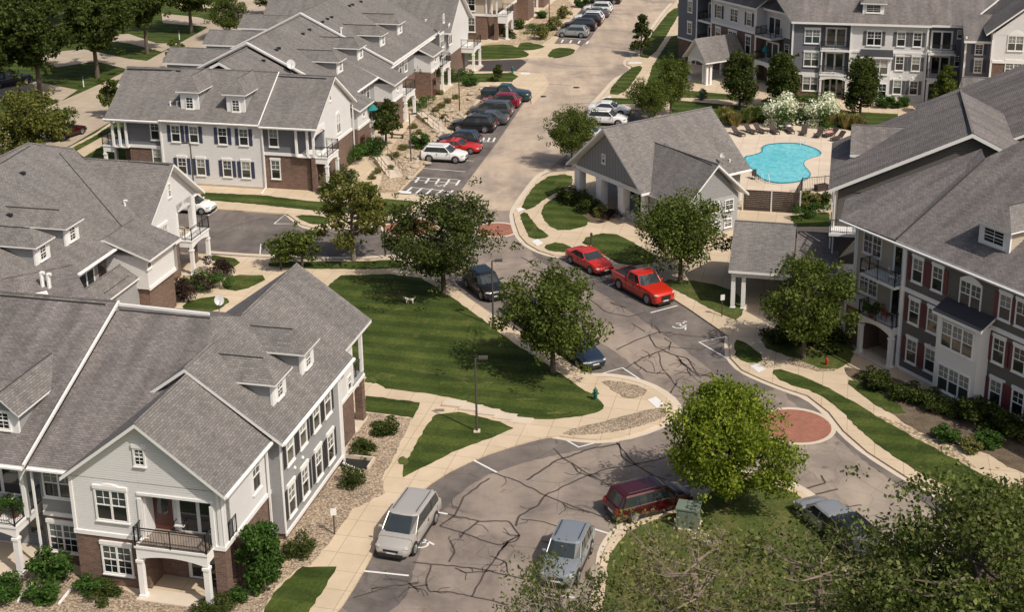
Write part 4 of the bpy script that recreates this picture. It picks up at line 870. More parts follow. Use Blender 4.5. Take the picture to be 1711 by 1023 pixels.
# ================================================================ ground and paving
def chaikin(pts, n=1, closed=True):
    for _ in range(n):
        out = []; m = len(pts)
        for i in range(m if closed else m-1):
            a, b = pts[i], pts[(i+1) % m]
            out += [(a[0]*.75+b[0]*.25, a[1]*.75+b[1]*.25), (a[0]*.25+b[0]*.75, a[1]*.25+b[1]*.75)]
        if not closed: out = [pts[0]]+out+[pts[-1]]
        pts = out
    return pts
def tri_mesh(name, xy, z0, z1, mats, kind='structure', label=None, wob=0):
    """flat slab from a ground polygon, top at z1, sides down to z0"""
    bm = bmesh.new(); vs = [bm.verts.new((x, y, z1)) for x, y in xy]
    f = bm.faces.new(vs); f.normal_update()
    if f.normal.z < 0: f.normal_flip()
    r = bmesh.ops.extrude_face_region(bm, geom=[f]) if z0 < z1 else None
    if r:
        top = [g for g in r['geom'] if isinstance(g, bmesh.types.BMVert)]
        for v in top: v.co.z = z0
        # the extruded copy is the bottom: flip it
    bmesh.ops.recalc_face_normals(bm, faces=bm.faces)
    if not r:
        for f in bm.faces:
            if f.normal.z < 0: f.normal_flip()
    bmesh.ops.triangulate(bm, faces=[f for f in bm.faces if len(f.verts) > 4], ngon_method='EAR_CLIP')
    me = bpy.data.meshes.new(name); bm.to_mesh(me); bm.free()
    for m in mats: me.materials.append(M[m])
    facing_uv(me); o = link(name, me); tag(o, label, None, None, kind); return o
PC = [0]
def pxpoly(name, pts, z, mat, th=0, smooth=1, kind='structure', label=None):
    if th: PC[0] += 1; z += PC[0]*.0002
    if mat == 'street': PC[0] += 1; z += PC[0]*.0003
    pts = chaikin(pts, smooth) if smooth else pts
    P = [G(x, y, z) for x, y in pts]
    if (mat in ('grass', 'grass_dry', 'mulch', 'gravel', 'gravel_tan') and th) or (mat in ('asphalt_dark', 'road_mid') and name == 'road_surface'):   # ragged turf and stone edges
        rj = random.Random(len(P)); Q = []
        for a, b in zip(P, P[1:]+P[:1]):
            L = math.hypot(b[0]-a[0], b[1]-a[1]); n = max(1, min(60, int(L/.35)))
            for i in range(n): Q.append((a[0]+(b[0]-a[0])*i/n+rj.uniform(-.06, .06), a[1]+(b[1]-a[1])*i/n+rj.uniform(-.06, .06)))
        P = Q
    return tri_mesh(name, P, z-th, z, [mat], kind, label)
m = MB(); m.poly([(-1500, -600, -.06), (1500, -600, -.06), (1500, 2500, -.06), (-1500, 2500, -.06)]); g = m.build('ground', ['grass']); tag(g, kind='structure')
pxpoly('road', [(380, 1100), (-200, 1100), (-250, 395), (200, 395), (345, 330), (640, 300), (700, 200), (760, 95), (900, 20), (960, -60), (1260, -60), (1300, 200), (1300, 500), (1900, 800), (1900, 1100)], 0, 'asphalt', smooth=0)
Z1, Z2, Z3 = .12, .15, .154
def island(name, pts, smooth=1): return pxpoly(name, pts, Z1, 'concrete', .2, smooth)
island('sidewalk', [(500, 1080), (565, 1023), (602, 965), (640, 893), (682, 838), (735, 795), (800, 763), (870, 740), (925, 727), (960, 732), (1010, 735), (1062, 724), (1108, 706), (1127, 690), (1124, 672), (1098, 652), (1060, 637), (1020, 630), (988, 630), (935, 594), (876, 558), (824, 527), (790, 503), (758, 480), (735, 462), (715, 447), (690, 436), (668, 430), (600, 434), (544, 434), (430, 430), (345, 425), (200, 412), (0, 395), (-200, 380), (-300, 1080)])
island('sidewalk', [(-100, 325), (100, 334), (330, 346), (430, 354), (478, 357), (483, 359), (504, 375), (527, 381), (549, 378), (600, 379), (648, 372), (671, 359), (704, 349), (735, 340), (738, 333), (722, 327), (664, 324), (705, 282), (745, 232), (780, 195), (808, 160), (818, 142), (850, 144), (884, 150), (888, 172), (897, 166), (912, 150), (917, 137), (908, 124), (880, 120), (862, 119), (770, 119), (640, 119), (560, 200), (300, 200), (240, 165), (160, 222), (60, 275), (-100, 310)], 0)
island('sidewalk', [(640, 102), (770, 101), (850, 98), (895, 97), (920, 96), (945, 92), (960, 86), (969, 76), (960, 73), (925, 73), (945, 45), (968, 20), (990, -30), (700, -40), (620, 60)], 0)
island('sidewalk', [(1180, -50), (1125, 6), (1110, 22), (1085, 58), (1062, 90), (1048, 100), (1047, 107), (1055, 110), (1058, 116), (1048, 124), (1030, 133), (1010, 156), (994, 172), (1005, 179), (1100, 184), (1090, 200), (1040, 235), (1000, 268), (960, 285), (918, 288), (902, 296), (885, 316), (866, 343), (858, 356), (861, 372), (868, 392), (880, 406), (900, 418), (925, 426), (948, 428), (956, 421), (1000, 436), (1043, 455), (1100, 483), (1150, 515), (1218, 562), (1219, 580), (1221, 598), (1240, 618), (1275, 634), (1310, 648), (1350, 661), (1385, 688), (1410, 720), (1450, 755), (1520, 800), (1640, 865), (1760, 935), (1950, 1010), (1950, -50)], 0)
island('kerb_island', [(1003, 945), (1008, 922), (1022, 900), (1045, 880), (1070, 866), (1110, 852), (1150, 836), (1170, 818), (1182, 803), (1210, 794), (1250, 794), (1290, 800), (1335, 818), (1368, 842), (1400, 880), (1450, 960), (1480, 1080), (960, 1080)])
# road surfaces
pxpoly('road_surface', [(768, 341), (765, 318), (830, 235), (905, 128), (880, 119), (860, 118), (885, 98), (935, 97), (970, 78), (1000, 40), (1030, -20), (1150, -20), (1112, 19), (1048, 104), (1050, 124), (994, 170), (940, 262), (905, 293), (862, 352), (835, 352)], .004, 'road_tan', smooth=0)
pxpoly('road_surface', [(1320, 745), (1350, 745), (1400, 742), (1470, 790), (1560, 850), (1660, 920), (1700, 1040), (1520, 1040), (1475, 930), (1425, 850), (1370, 800), (1330, 770)], .004, 'road_mid')
LANE = 'asphalt_dark'
pxpoly('road_surface', [(560, 1030), (602, 962), (640, 890), (682, 835), (735, 792), (800, 760), (870, 737), (925, 724), (1010, 732), (1000, 748), (930, 760), (870, 775), (800, 800), (745, 845), (705, 905), (670, 1030)], .004, LANE)
pxpoly('road_surface', [(955, 424), (1000, 436), (1043, 455), (1100, 483), (1150, 515), (1218, 562), (1240, 620), (1310, 650), (1240, 660), (1180, 612), (1110, 560), (1030, 505), (950, 460), (905, 440), (880, 410)], .004, LANE)
pxpoly('road_surface', [(758, 478), (824, 525), (876, 556), (935, 592), (988, 628), (1060, 636), (1085, 645), (1060, 610), (1000, 570), (900, 505), (840, 470), (790, 455), (740, 455)], .004, LANE)
pxpoly('road_surface', [(1310, 650), (1385, 685), (1410, 718), (1450, 753), (1520, 798), (1640, 863), (1760, 935), (1700, 960), (1560, 850), (1470, 790), (1405, 740), (1370, 700), (1320, 672)], .004, LANE)
pxpoly('parking_lot', [(664, 324), (722, 328), (760, 332), (772, 316), (832, 236), (890, 150), (884, 148), (850, 143), (818, 141), (808, 158), (745, 230), (705, 280)], .008, LANE, smooth=0)
pxpoly('parking_lot', [(925, 72), (960, 72), (970, 76), (985, 66), (1010, 30), (1035, -20), (985, -20), (945, 45)], .008, LANE, smooth=0)
pxpoly('parking_lot', [(994, 173), (1005, 180), (1100, 185), (1090, 200), (1040, 235), (1000, 268), (960, 286), (935, 280), (960, 225)], .008, LANE, smooth=0)
pxpoly('driveway', [(640, 102), (770, 101), (872, 99), (880, 104), (862, 119), (770, 119), (640, 119)], .008, 'asphalt_black', smooth=0)
pxpoly('driveway', [(330, 347), (430, 355), (478, 358), (504, 376), (600, 380), (648, 374), (660, 400), (650, 430), (544, 433), (430, 429), (345, 424), (200, 411), (200, 340)], .008, LANE, smooth=0)
for pts in ([(-120, 345), (119, 242), (190, 200), (310, 120), (440, 22), (480, -20), (390, -20), (343, 48), (244, 102), (163, 142), (81, 178), (-120, 265)],
            [(60, 100), (90, 86), (140, 82), (215, 98), (270, 104), (240, 122), (160, 102), (95, 112)], [(130, 62), (215, 56), (262, 72), (300, 72), (270, 86), (215, 72)], [(-60, 160), (20, 138), (60, 136), (130, 150), (100, 170), (50, 152), (-60, 190)],
            [(270, 22), (330, 28), (360, 36), (345, 44), (272, 38)], [(380, 8), (450, -8), (500, -20), (420, -25), (370, -10)]):
    pxpoly('street', pts, .0, 'street', smooth=0)
pxpoly('sidewalk', [(128, 250), (188, 218), (200, 226), (140, 262)], .1, 'concrete', .15, 0)
pxpoly('sidewalk', [(300, 5), (400, 2), (400, 12), (300, 14)], .02, 'concrete', 0, 0)
# brick circles in the carriageway
for cx, cy, r in ((830, 384, 1.75), (686, 380, 2.3), (1328, 712, 2.2)):
    x, y = G(cx, cy); n = 28
    m = MB(); ring = [(x+cos(2*pi*i/n)*r, y+sin(2*pi*i/n)*r) for i in range(n)]
    tri_mesh('brick_paving', ring, .012, .012, ['pavers'])
    a = [(x+cos(2*pi*i/n)*r, y+sin(2*pi*i/n)*r, .014) for i in range(n)]; b = [(x+cos(2*pi*i/n)*(r+.28), y+sin(2*pi*i/n)*(r+.28), .014) for i in range(n)]
    m = MB()
    for i in range(n): j = (i+1) % n; m.poly([a[i], b[i], b[j], a[j]])
    tag(m.build('paving_edge', ['concrete_pale']), kind='structure')
GA = lambda pts, mat='grass', s=1, nm='lawn': pxpoly(nm, pts, Z2, mat, .05, s)
GA([(530, 461), (690, 457), (738, 485), (795, 525), (850, 568), (905, 603), (955, 638), (1003, 668), (1013, 681), (985, 693), (930, 700), (872, 700), (848, 688), (800, 676), (745, 661), (612, 645), (560, 560)])
GA([(735, 681), (866, 712), (832, 727), (762, 752), (705, 781), (663, 802), (702, 728)]); GA([(612, 661), (702, 673), (690, 698), (605, 686)], s=0)
GA([(505, 948), (563, 948), (540, 985), (505, 1040), (430, 1040), (462, 985)], s=0)
GA([(335, 321), (440, 326), (520, 336), (600, 338), (645, 332), (702, 337), (672, 352), (640, 361), (540, 353), (430, 341), (338, 333)], s=0); GA([(490, 358), (548, 361), (553, 374), (528, 375), (508, 370)])
GA([(-90, 312), (60, 279), (160, 226), (240, 170), (300, 205), (330, 250), (325, 316), (100, 330), (-90, 322)], s=0); pxpoly('path', [(128, 252), (188, 219), (196, 227), (140, 262)], Z2+.04, 'concrete', .05, 0)
GA([(343, 424), (408, 434), (385, 450), (345, 440)]); GA([(382, 459), (458, 460), (402, 488), (366, 480)]); GA([(300, 508), (350, 494), (390, 500), (360, 520), (318, 524)]); GA([(448, 437), (600, 437), (668, 433), (684, 447), (600, 450), (450, 447)])
GA([(740, 124), (855, 121), (866, 127), (855, 136), (772, 137), (740, 136)], s=0); GA([(745, 88), (800, 76), (850, 73), (868, 80), (890, 93), (850, 98), (745, 100)]); GA([(912, 95), (926, 78), (963, 81), (957, 89), (935, 95)]); GA([(862, 82), (872, 68), (912, 76), (905, 80), (882, 84)])
GA([(1064, 93), (1098, 44), (1122, 14), (1140, 12), (1122, 45), (1088, 98)]); GA([(1012, 156), (1050, 113), (1076, 108), (1066, 125), (1040, 158)]); GA([(1003, 168), (1012, 163), (1062, 164), (1062, 172), (1005, 176)], s=0)
GA([(1090, 110), (1122, 60), (1150, 55), (1155, 120), (1142, 150), (1225, 158), (1250, 168), (1165, 163), (1075, 160)], s=0); GA([(1120, 166), (1230, 176), (1350, 182), (1500, 190), (1500, 222), (1400, 216), (1300, 205), (1220, 203), (1120, 195)], s=0)
GA([(868, 345), (904, 296), (955, 289), (958, 310), (915, 328), (884, 352)]); GA([(902, 347), (935, 324), (962, 350), (992, 374), (940, 387), (912, 374)]); GA([(868, 360), (878, 352), (892, 372), (905, 385), (920, 396), (886, 400), (878, 382)]); GA([(905, 411), (934, 403), (960, 416), (948, 422), (920, 419)])
GA([(965, 400), (1020, 386), (1065, 408), (1108, 436), (1045, 446), (1000, 420)]); GA([(1095, 466), (1180, 470), (1245, 493), (1238, 538), (1200, 522), (1140, 490)], 'grass_dry')
GA([(1285, 618), (1312, 617), (1400, 655), (1480, 705), (1600, 770), (1700, 825), (1700, 870), (1640, 842), (1510, 775), (1440, 722), (1405, 685), (1365, 655), (1310, 640)], 'grass'); GA([(1408, 633), (1450, 640), (1520, 690), (1490, 692), (1450, 668)], 'grass')
GA([(1226, 566), (1246, 572), (1280, 600), (1258, 608), (1230, 600)]); GA([(1320, 360), (1385, 355), (1388, 378), (1330, 378)], s=0); GA([(1265, 575), (1290, 545), (1420, 560), (1430, 600), (1390, 622), (1330, 600)], 'grass_dry')
GA([(1015, 955), (1020, 925), (1035, 903), (1060, 882), (1095, 868), (1150, 852), (1182, 832), (1195, 810), (1230, 802), (1285, 808), (1330, 825), (1360, 850), (1385, 885), (1435, 965), (1465, 1075), (1000, 1075)], 'grass_dry', 1)
Gv = lambda pts, mat='gravel', s=1: pxpoly('gravel_bed', pts, Z2-.01, mat, .05, s)
Gv([(600, 688), (688, 700), (655, 770), (638, 795), (642, 825), (590, 850), (555, 900), (520, 945), (500, 948), (462, 980), (428, 1040), (370, 1040), (400, 960), (480, 890), (573, 775)], s=0)
Gv([(-40, 930), (60, 935), (130, 960), (245, 1000), (400, 1000), (430, 1040), (-40, 1050)], s=0)
Gv([(935, 722), (1010, 704), (1085, 684), (1108, 682), (1118, 692), (1085, 708), (1020, 723), (960, 728)]); Gv([(1000, 634), (1060, 641), (1087, 656), (1048, 669), (1022, 650)])
Gv([(630, 322), (655, 245), (700, 190), (745, 145), (770, 138), (812, 144), (780, 190), (745, 230), (705, 278), (664, 322)], 'gravel_tan', 0); Gv([(800, 76), (850, 65), (905, 20), (940, -10), (960, 10), (925, 60), (905, 74)], 'gravel_tan', 0)
Gv([(1400, 612), (1440, 618), (1500, 632), (1560, 662), (1711, 735), (1760, 800), (1700, 790), (1640, 750), (1560, 735), (1500, 700), (1450, 655)], 'mulch'); Gv([(922, 328), (950, 320), (1000, 345), (1028, 366), (990, 376), (955, 352)], 'mulch')
Gv([(1440, 690), (1490, 700), (1600, 752), (1640, 790), (1560, 755)], 'gravel_tan'); Gv([(1300, 605), (1370, 590), (1410, 605), (1390, 625)], 'gravel')
pxpoly('pool_deck', [(1215, 215), (1240, 205), (1410, 214), (1450, 232), (1420, 280), (1390, 330), (1330, 345), (1230, 335), (1200, 280)], Z2, 'deck', .1, 0)
POOL = [(1238, 262), (1262, 258), (1274, 253), (1272, 244), (1290, 239), (1330, 238), (1352, 243), (1372, 252), (1373, 259), (1358, 263), (1345, 268), (1343, 276), (1352, 285), (1356, 292), (1350, 300), (1330, 305), (1305, 307), (1290, 305), (1272, 300), (1255, 285)]
pxpoly('pool_coping', [(1305+(x-1305)*1.04, 272+(y-272)*1.05) for x, y in POOL], Z2+.055, 'concrete_pale', .05, 2)
pxpoly('pool_water', POOL, Z2+.09, 'water', 0, 2)
# tactile pads, kerb stones around lawns are part of the walk slabs
for q in ([(1082, 668), (1096, 663), (1112, 677), (1097, 682)], [(1253, 612), (1266, 608), (1280, 617), (1268, 623)], [(862, 349), (873, 345), (878, 350), (866, 354)], [(888, 403), (898, 399), (908, 406), (898, 411)], [(1052, 103), (1072, 103), (1072, 106), (1050, 106)], [(1006, 163), (1020, 160), (1022, 163), (1008, 166)], [(664, 318), (688, 320), (686, 324), (662, 322)], [(870, 121), (885, 121), (886, 124), (870, 124)]):
    pxpoly('ramp_pad', q, Z1+.02, 'paint', 0, 0)
# kerb strips (light gutter lines along the carriageway)
def strip(name, pts, w, z, mat, kind='structure', th=0, smooth=0, closed=False, pxz=0.):
    P = [G(x, y, pxz) for x, y in (chaikin(pts, smooth, closed) if smooth else pts)]
    m = MB(); n = len(P); L = []; R = []
    for i in range(n):
        a = Vector(P[max(0, i-1)]); b = Vector(P[min(n-1, i+1)]); t = (b-a).normalized(); q = Vector((-t.y, t.x))*w/2; c = Vector(P[i])
        L.append((c.x+q.x, c.y+q.y)); R.append((c.x-q.x, c.y-q.y))
    for i in range(n-1):
        a, b, c, d = L[i], L[i+1], R[i+1], R[i]
        m.poly([(*d, z), (*c, z), (*b, z), (*a, z)])
        if th:
            m.poly([(*a, z), (*b, z), (*b, z-th), (*a, z-th)]); m.poly([(*d, z-th), (*c, z-th), (*c, z), (*d, z)])
    o = m.build(name, [mat]); tag(o, kind=kind); return o
KERBS = [[(925, 730), (960, 736), (1012, 739), (1066, 728), (1112, 710), (1134, 692), (1130, 672), (1102, 650), (1062, 634), (1020, 627), (988, 627)],
         [(1217, 562), (1216, 580), (1218, 600), (1238, 621), (1275, 638), (1310, 652), (1348, 665), (1381, 691), (1406, 724), (1447, 759), (1518, 804), (1640, 870)],
         [(948, 431), (925, 429), (898, 421), (877, 409), (864, 394), (857, 373), (855, 356), (863, 341), (882, 314), (899, 293), (916, 285)],
         [(483, 361), (503, 378), (527, 384), (549, 381), (600, 382), (650, 375), (673, 361), (706, 351), (738, 341)], [(345, 421), (430, 427), (544, 431), (600, 431), (668, 427), (692, 433), (718, 444), (740, 460)],
         [(1003, 945), (1006, 922), (1019, 898), (1043, 877), (1068, 863), (1109, 849), (1149, 833), (1168, 815), (1180, 800), (1210, 791), (1250, 791), (1291, 797), (1337, 815), (1371, 840), (1404, 880), (1454, 960)],
         [(1122, 5), (1107, 21), (1082, 57), (1059, 89), (1045, 100), (1044, 108), (1052, 112), (1054, 117), (1045, 123), (1027, 132), (1007, 155), (991, 172)], [(770, 122), (862, 121)], [(770, 98), (850, 96), (895, 95), (920, 94), (944, 90), (958, 84), (966, 77)]]
for k in KERBS: strip('kerb', k, .5, .02, 'concrete_pale', th=.02, smooth=1); strip('kerb', [(x, y-1.5) for x, y in k] if False else k, .16, .15, 'concrete_pale', th=.16, smooth=1) if False else None
# painted lines
def line(*pts, w=.13, kind='structure'): return strip('road_marking', list(pts), w, .014, 'paint')
line((606, 955), (683, 963)); line((788, 768), (830, 790)); line((732, 857), (748, 860)); line((930, 727), (967, 748), (1014, 735)); line((988, 630), (1040, 615), (1087, 646)); line((1219, 562), (1168, 572), (1222, 604))
line((1132, 511), (1087, 523)); line((943, 436), (958, 434)); line((1016, 477), (1032, 472)); line((964, 876), (1028, 896)); line((1117, 820), (1175, 807)); line((905, 992), (960, 1000)); line((1445, 962), (1475, 955))
line((458, 374), (476, 359), (499, 374), (458, 374)); line((345, 362), (365, 349)); line((434, 429), (436, 408), w=.1); line((948, 428), (900, 408), w=.1)
for q in (((672, 322), (745, 331)), ((688, 313), (752, 320)), ((690, 296), (765, 300)), ((684, 300), (762, 306)), ((706, 281), (778, 287)), ((722, 264), (790, 269)), ((737, 247), (803, 251)), ((752, 231), (815, 235)), ((766, 215), (827, 219)), ((781, 199), (840, 203)), ((794, 184), (852, 187)), ((805, 170), (862, 173)), ((806, 237), (826, 237))): line(*q, w=.1)
for i in range(5): line((678+i*17, 321.5+i*1.5), (689+i*17, 312.5+i*1.4), w=.22)
for i in range(5): line((694+i*17, 305+i*1.2), (700+i*17, 297+i*1), w=.22)
for i in range(3): line((806+i*9, 237), (809+i*9, 230), w=.2)
for y, x in ((62, 935), (50, 950), (38, 958)): line((x, y), (x+45, y+4), w=.1)
for i in range(4): line((938+i*14, 71+i*.8), (941+i*14, 66+i*.8), w=.25)
# wheelchair symbol
def symbol(px, py, s=1.0, rot=0):
    x, y = G(px, py); m = MB(); z = .018
    def seg(a, b, w=.12):
        a = Vector(a)*s; b = Vector(b)*s; t = (b-a).normalized(); q = Vector((-t.y, t.x))*w/2
        m.poly([(a.x-q.x, a.y-q.y, z), (b.x-q.x, b.y-q.y, z), (b.x+q.x, b.y+q.y, z), (a.x+q.x, a.y+q.y, z)])
    n = 14
    for i in range(n-3): seg((.45*cos(2*pi*i/n-2.4), .45*sin(2*pi*i/n-2.4)), (.45*cos(2*pi*(i+1)/n-2.4), .45*sin(2*pi*(i+1)/n-2.4)))
    seg((0, .05), (.05, .75)); seg((.03, .4), (.45, .4)); seg((.0, .1), (.5, .1)); seg((.5, .12), (.75, -.4)); 
    for i in range(8): seg((.05+.1*cos(i*pi/4), .92+.1*sin(i*pi/4)), (.05+.1*cos((i+1)*pi/4), .92+.1*sin((i+1)*pi/4)), .08)
    o = m.build('road_marking', ['paint'], loc=(x, y, 0), rz=rot); tag(o, kind='structure')
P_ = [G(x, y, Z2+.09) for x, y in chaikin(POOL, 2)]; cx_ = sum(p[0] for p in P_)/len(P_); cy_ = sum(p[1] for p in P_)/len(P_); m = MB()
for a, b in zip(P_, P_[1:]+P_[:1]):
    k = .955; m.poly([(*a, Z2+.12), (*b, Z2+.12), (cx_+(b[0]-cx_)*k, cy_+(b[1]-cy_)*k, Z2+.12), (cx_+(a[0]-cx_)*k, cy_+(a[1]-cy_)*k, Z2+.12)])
plain('pool_edge_shade', (.03, .27, .36), .15); tag(m.build('pool_shade_band', ['pool_edge_shade']), kind='structure')  # dark teal band: pool wall shade painted along the water edge
symbol(1134, 545, 1.0, radians(-35)); symbol(704, 910, .8, radians(20)); symbol(738, 311, .7, radians(70))
# crack sealing
CR = [[(735, 880), (760, 862), (775, 830), (800, 812), (818, 800)], [(733, 858), (770, 865), (800, 872), (850, 872), (868, 895), (862, 905), (835, 912), (810, 905), (775, 892), (735, 880)], [(800, 872), (775, 890), (768, 900)], [(690, 940), (740, 945), (790, 950), (850, 962), (900, 978), (960, 985)],
      [(720, 945), (712, 975), (718, 990), (750, 990), (790, 998), (850, 1012)], [(750, 940), (760, 925), (752, 905)], [(665, 1000), (680, 985), (715, 978)], [(848, 905), (820, 945), (808, 960), (788, 998)], [(868, 895), (850, 905), (838, 918)],
      [(860, 803), (910, 828), (945, 842), (990, 858), (1035, 875)], [(880, 803), (930, 770), (990, 750), (1035, 742)], [(925, 750), (950, 772), (1000, 802), (1040, 822)], [(912, 828), (970, 800), (1010, 785), (1060, 778), (1130, 760)], [(1030, 740), (1060, 775), (1090, 795), (1120, 805)],
      [(912, 828), (900, 845), (868, 862), (862, 880)], [(870, 868), (905, 872), (955, 888), (975, 880)], [(940, 842), (950, 850), (985, 858)], [(955, 775), (965, 790), (990, 798)], [(1035, 742), (1040, 765), (1062, 778)], [(820, 790), (860, 803)],
      [(1030, 585), (1060, 570), (1100, 555), (1150, 562), (1210, 568)], [(1085, 560), (1095, 580), (1130, 595), (1150, 600), (1165, 625), (1200, 632)], [(1100, 590), (1105, 612), (1125, 640), (1150, 660)], [(1040, 620), (1070, 600), (1095, 590), (1120, 580), (1170, 585), (1210, 570)], [(1060, 605), (1080, 622), (1110, 625)],
      [(1130, 595), (1145, 612), (1170, 630), (1190, 622)], [(1055, 540), (1078, 555)], [(1095, 545), (1103, 558)], [(985, 500), (1010, 520), (1050, 530), (1080, 522)], [(1020, 505), (1045, 515)], [(1110, 565), (1122, 572), (1118, 585)], [(1130, 640), (1120, 660), (1100, 655)],
      [(890, 450), (920, 458), (960, 455)], [(880, 440), (900, 430), (930, 440)], [(870, 430), (895, 445)], [(345, 400), (400, 375), (440, 365)], [(430, 425), (455, 405), (480, 395), (500, 385)], [(470, 405), (478, 398)], [(560, 425), (600, 412), (650, 405)], [(380, 425), (420, 425)],
      [(1320, 790), (1330, 770)], [(1345, 818), (1380, 808), (1372, 795)], [(1350, 830), (1400, 818)], [(1385, 850), (1440, 845)], [(1495, 815), (1530, 800)], [(1450, 890), (1500, 882)], [(1345, 700), (1350, 690)], [(900, 140), (955, 143)], [(930, 175), (1000, 172)],
      [(640, 968), (680, 972), (700, 990)], [(590, 1000), (640, 985)], [(820, 930), (845, 940), (850, 962)], [(760, 950), (780, 958), (820, 955)], [(905, 905), (940, 912)], [(620, 985), (700, 975)]]
rc = random.Random(3); NCR = len(CR)
for c in list(CR):          # side branches
    if c[0][1] < 480 or c[0][0] < 560 or c[0][0] > 1260: continue
    for _ in range(rc.choice((1, 2, 2, 3))):
        i = rc.randrange(len(c)-1); t = rc.random(); x = c[i][0]*(1-t)+c[i+1][0]*t; y = c[i][1]*(1-t)+c[i+1][1]*t; a = rc.uniform(0, 6.28); L = rc.uniform(10, 34)
        CR.append([(x, y), (x+cos(a)*L*.5, y+sin(a)*L*.3), (x+cos(a+.5)*L, y+sin(a+.5)*L*.6)])
for _ in range(16):
    x = rc.uniform(1050, 1190); y = rc.uniform(548, 640); a = rc.uniform(-1, .8); L = rc.uniform(20, 55); CR.append([(x, y), (x+cos(a)*L*.5, y+sin(a)*L*.35), (x+cos(a+.4)*L, y+sin(a+.4)*L*.6)])
for ci, c in enumerate(CR):
    pts = [c[0]]
    for a, b in zip(c, c[1:]):
        k = max(2, int(math.hypot(b[0]-a[0], b[1]-a[1])/7))
        for i in range(1, k+1):
            j = 0 if i == k else 1.7
            pts.append((a[0]+(b[0]-a[0])*i/k+rc.uniform(-j, j), a[1]+(b[1]-a[1])*i/k+rc.uniform(-j, j)*.6))
    strip('road_crack', pts, rc.uniform(.08, .14) if ci < NCR else rc.uniform(.035, .06), .011, 'sealant', smooth=2)
for px, py in ((963, 146), (907, 161), (1300, 738)):
    x, y = G(px, py); tri_mesh('manhole_cover', [(x+.42*cos(i*pi/8), y+.42*sin(i*pi/8)) for i in range(16)], .013, .013, ['metal_black'])
rg = random.Random(8)
for x, y, a, b in ((825, 549, 12, 5), (806, 557, 12, 5), (790, 566, 10, 4), (772, 575, 9, 3), (640, 628, 22, 5), (622, 636, 12, 6), (745, 640, 12, 3), (815, 640, 10, 3), (675, 770, 10, 7), (700, 750, 8, 4), (880, 668, 20, 2.5), (930, 690, 26, 2), (585, 965, 0, 0)):
    if a: GA([(x+cos(i*pi/5)*a*rg.uniform(.5, 1.2), y+sin(i*pi/5)*b*rg.uniform(.5, 1.2)) for i in range(10)], 'grass_dry')
# steps on the lawn walk
for i, (x, y) in enumerate(((760, 675), (788, 682), (816, 689), (845, 697), (872, 704))):
    pxpoly('step', [(x-15, y-8), (x+20, y-5), (x+12, y+5), (x-22, y+1)], Z1+.14-.026*i, 'concrete_pale', .15, 0)
# ================================================================ vegetation
def leaves(rn, centers, radii, per, size, flat=.7, up=.35):
    """leaf-sized quads through a set of clumps"""
    C = np.repeat(np.array(centers), per, 0); R = np.repeat(np.array(radii), per)
    n = len(C); d = rn.normal(size=(n, 3)); d /= np.linalg.norm(d, axis=1)[:, None]
    r = R*rn.uniform(.25, 1.05, n)**.5; off = d*r[:, None]; off[:, 2] *= flat
    P = C+off+rn.normal(size=(n, 3))*size*.4
    N = d*.6+rn.normal(size=(n, 3))*.7; N[:, 2] += up; N /= np.linalg.norm(N, axis=1)[:, None]
    A = np.cross(N, rn.normal(size=(n, 3))); A /= np.linalg.norm(A, axis=1)[:, None]; B = np.cross(N, A)
    s = size*rn.uniform(.55, 1.25, n)[:, None]; w = .62
    V = np.stack([P-A*s, P+B*s*w-N*s*.15, P+A*s, P-B*s*w-N*s*.15], 1).reshape(-1, 3)
    return V
def quadmesh(name, V, mat):
    n = len(V)//4; me = bpy.data.meshes.new(name); me.vertices.add(len(V)); me.vertices.foreach_set('co', V.astype(np.float32).ravel())
    me.loops.add(n*4); me.loops.foreach_set('vertex_index', np.arange(n*4, dtype=np.int32)); me.polygons.add(n)
    me.polygons.foreach_set('loop_start', np.arange(0, n*4, 4, dtype=np.int32)); me.polygons.foreach_set('loop_total', np.full(n, 4, dtype=np.int32))
    me.materials.append(M[mat]); me.update(calc_edges=True); me.validate(); return me
TM = {}
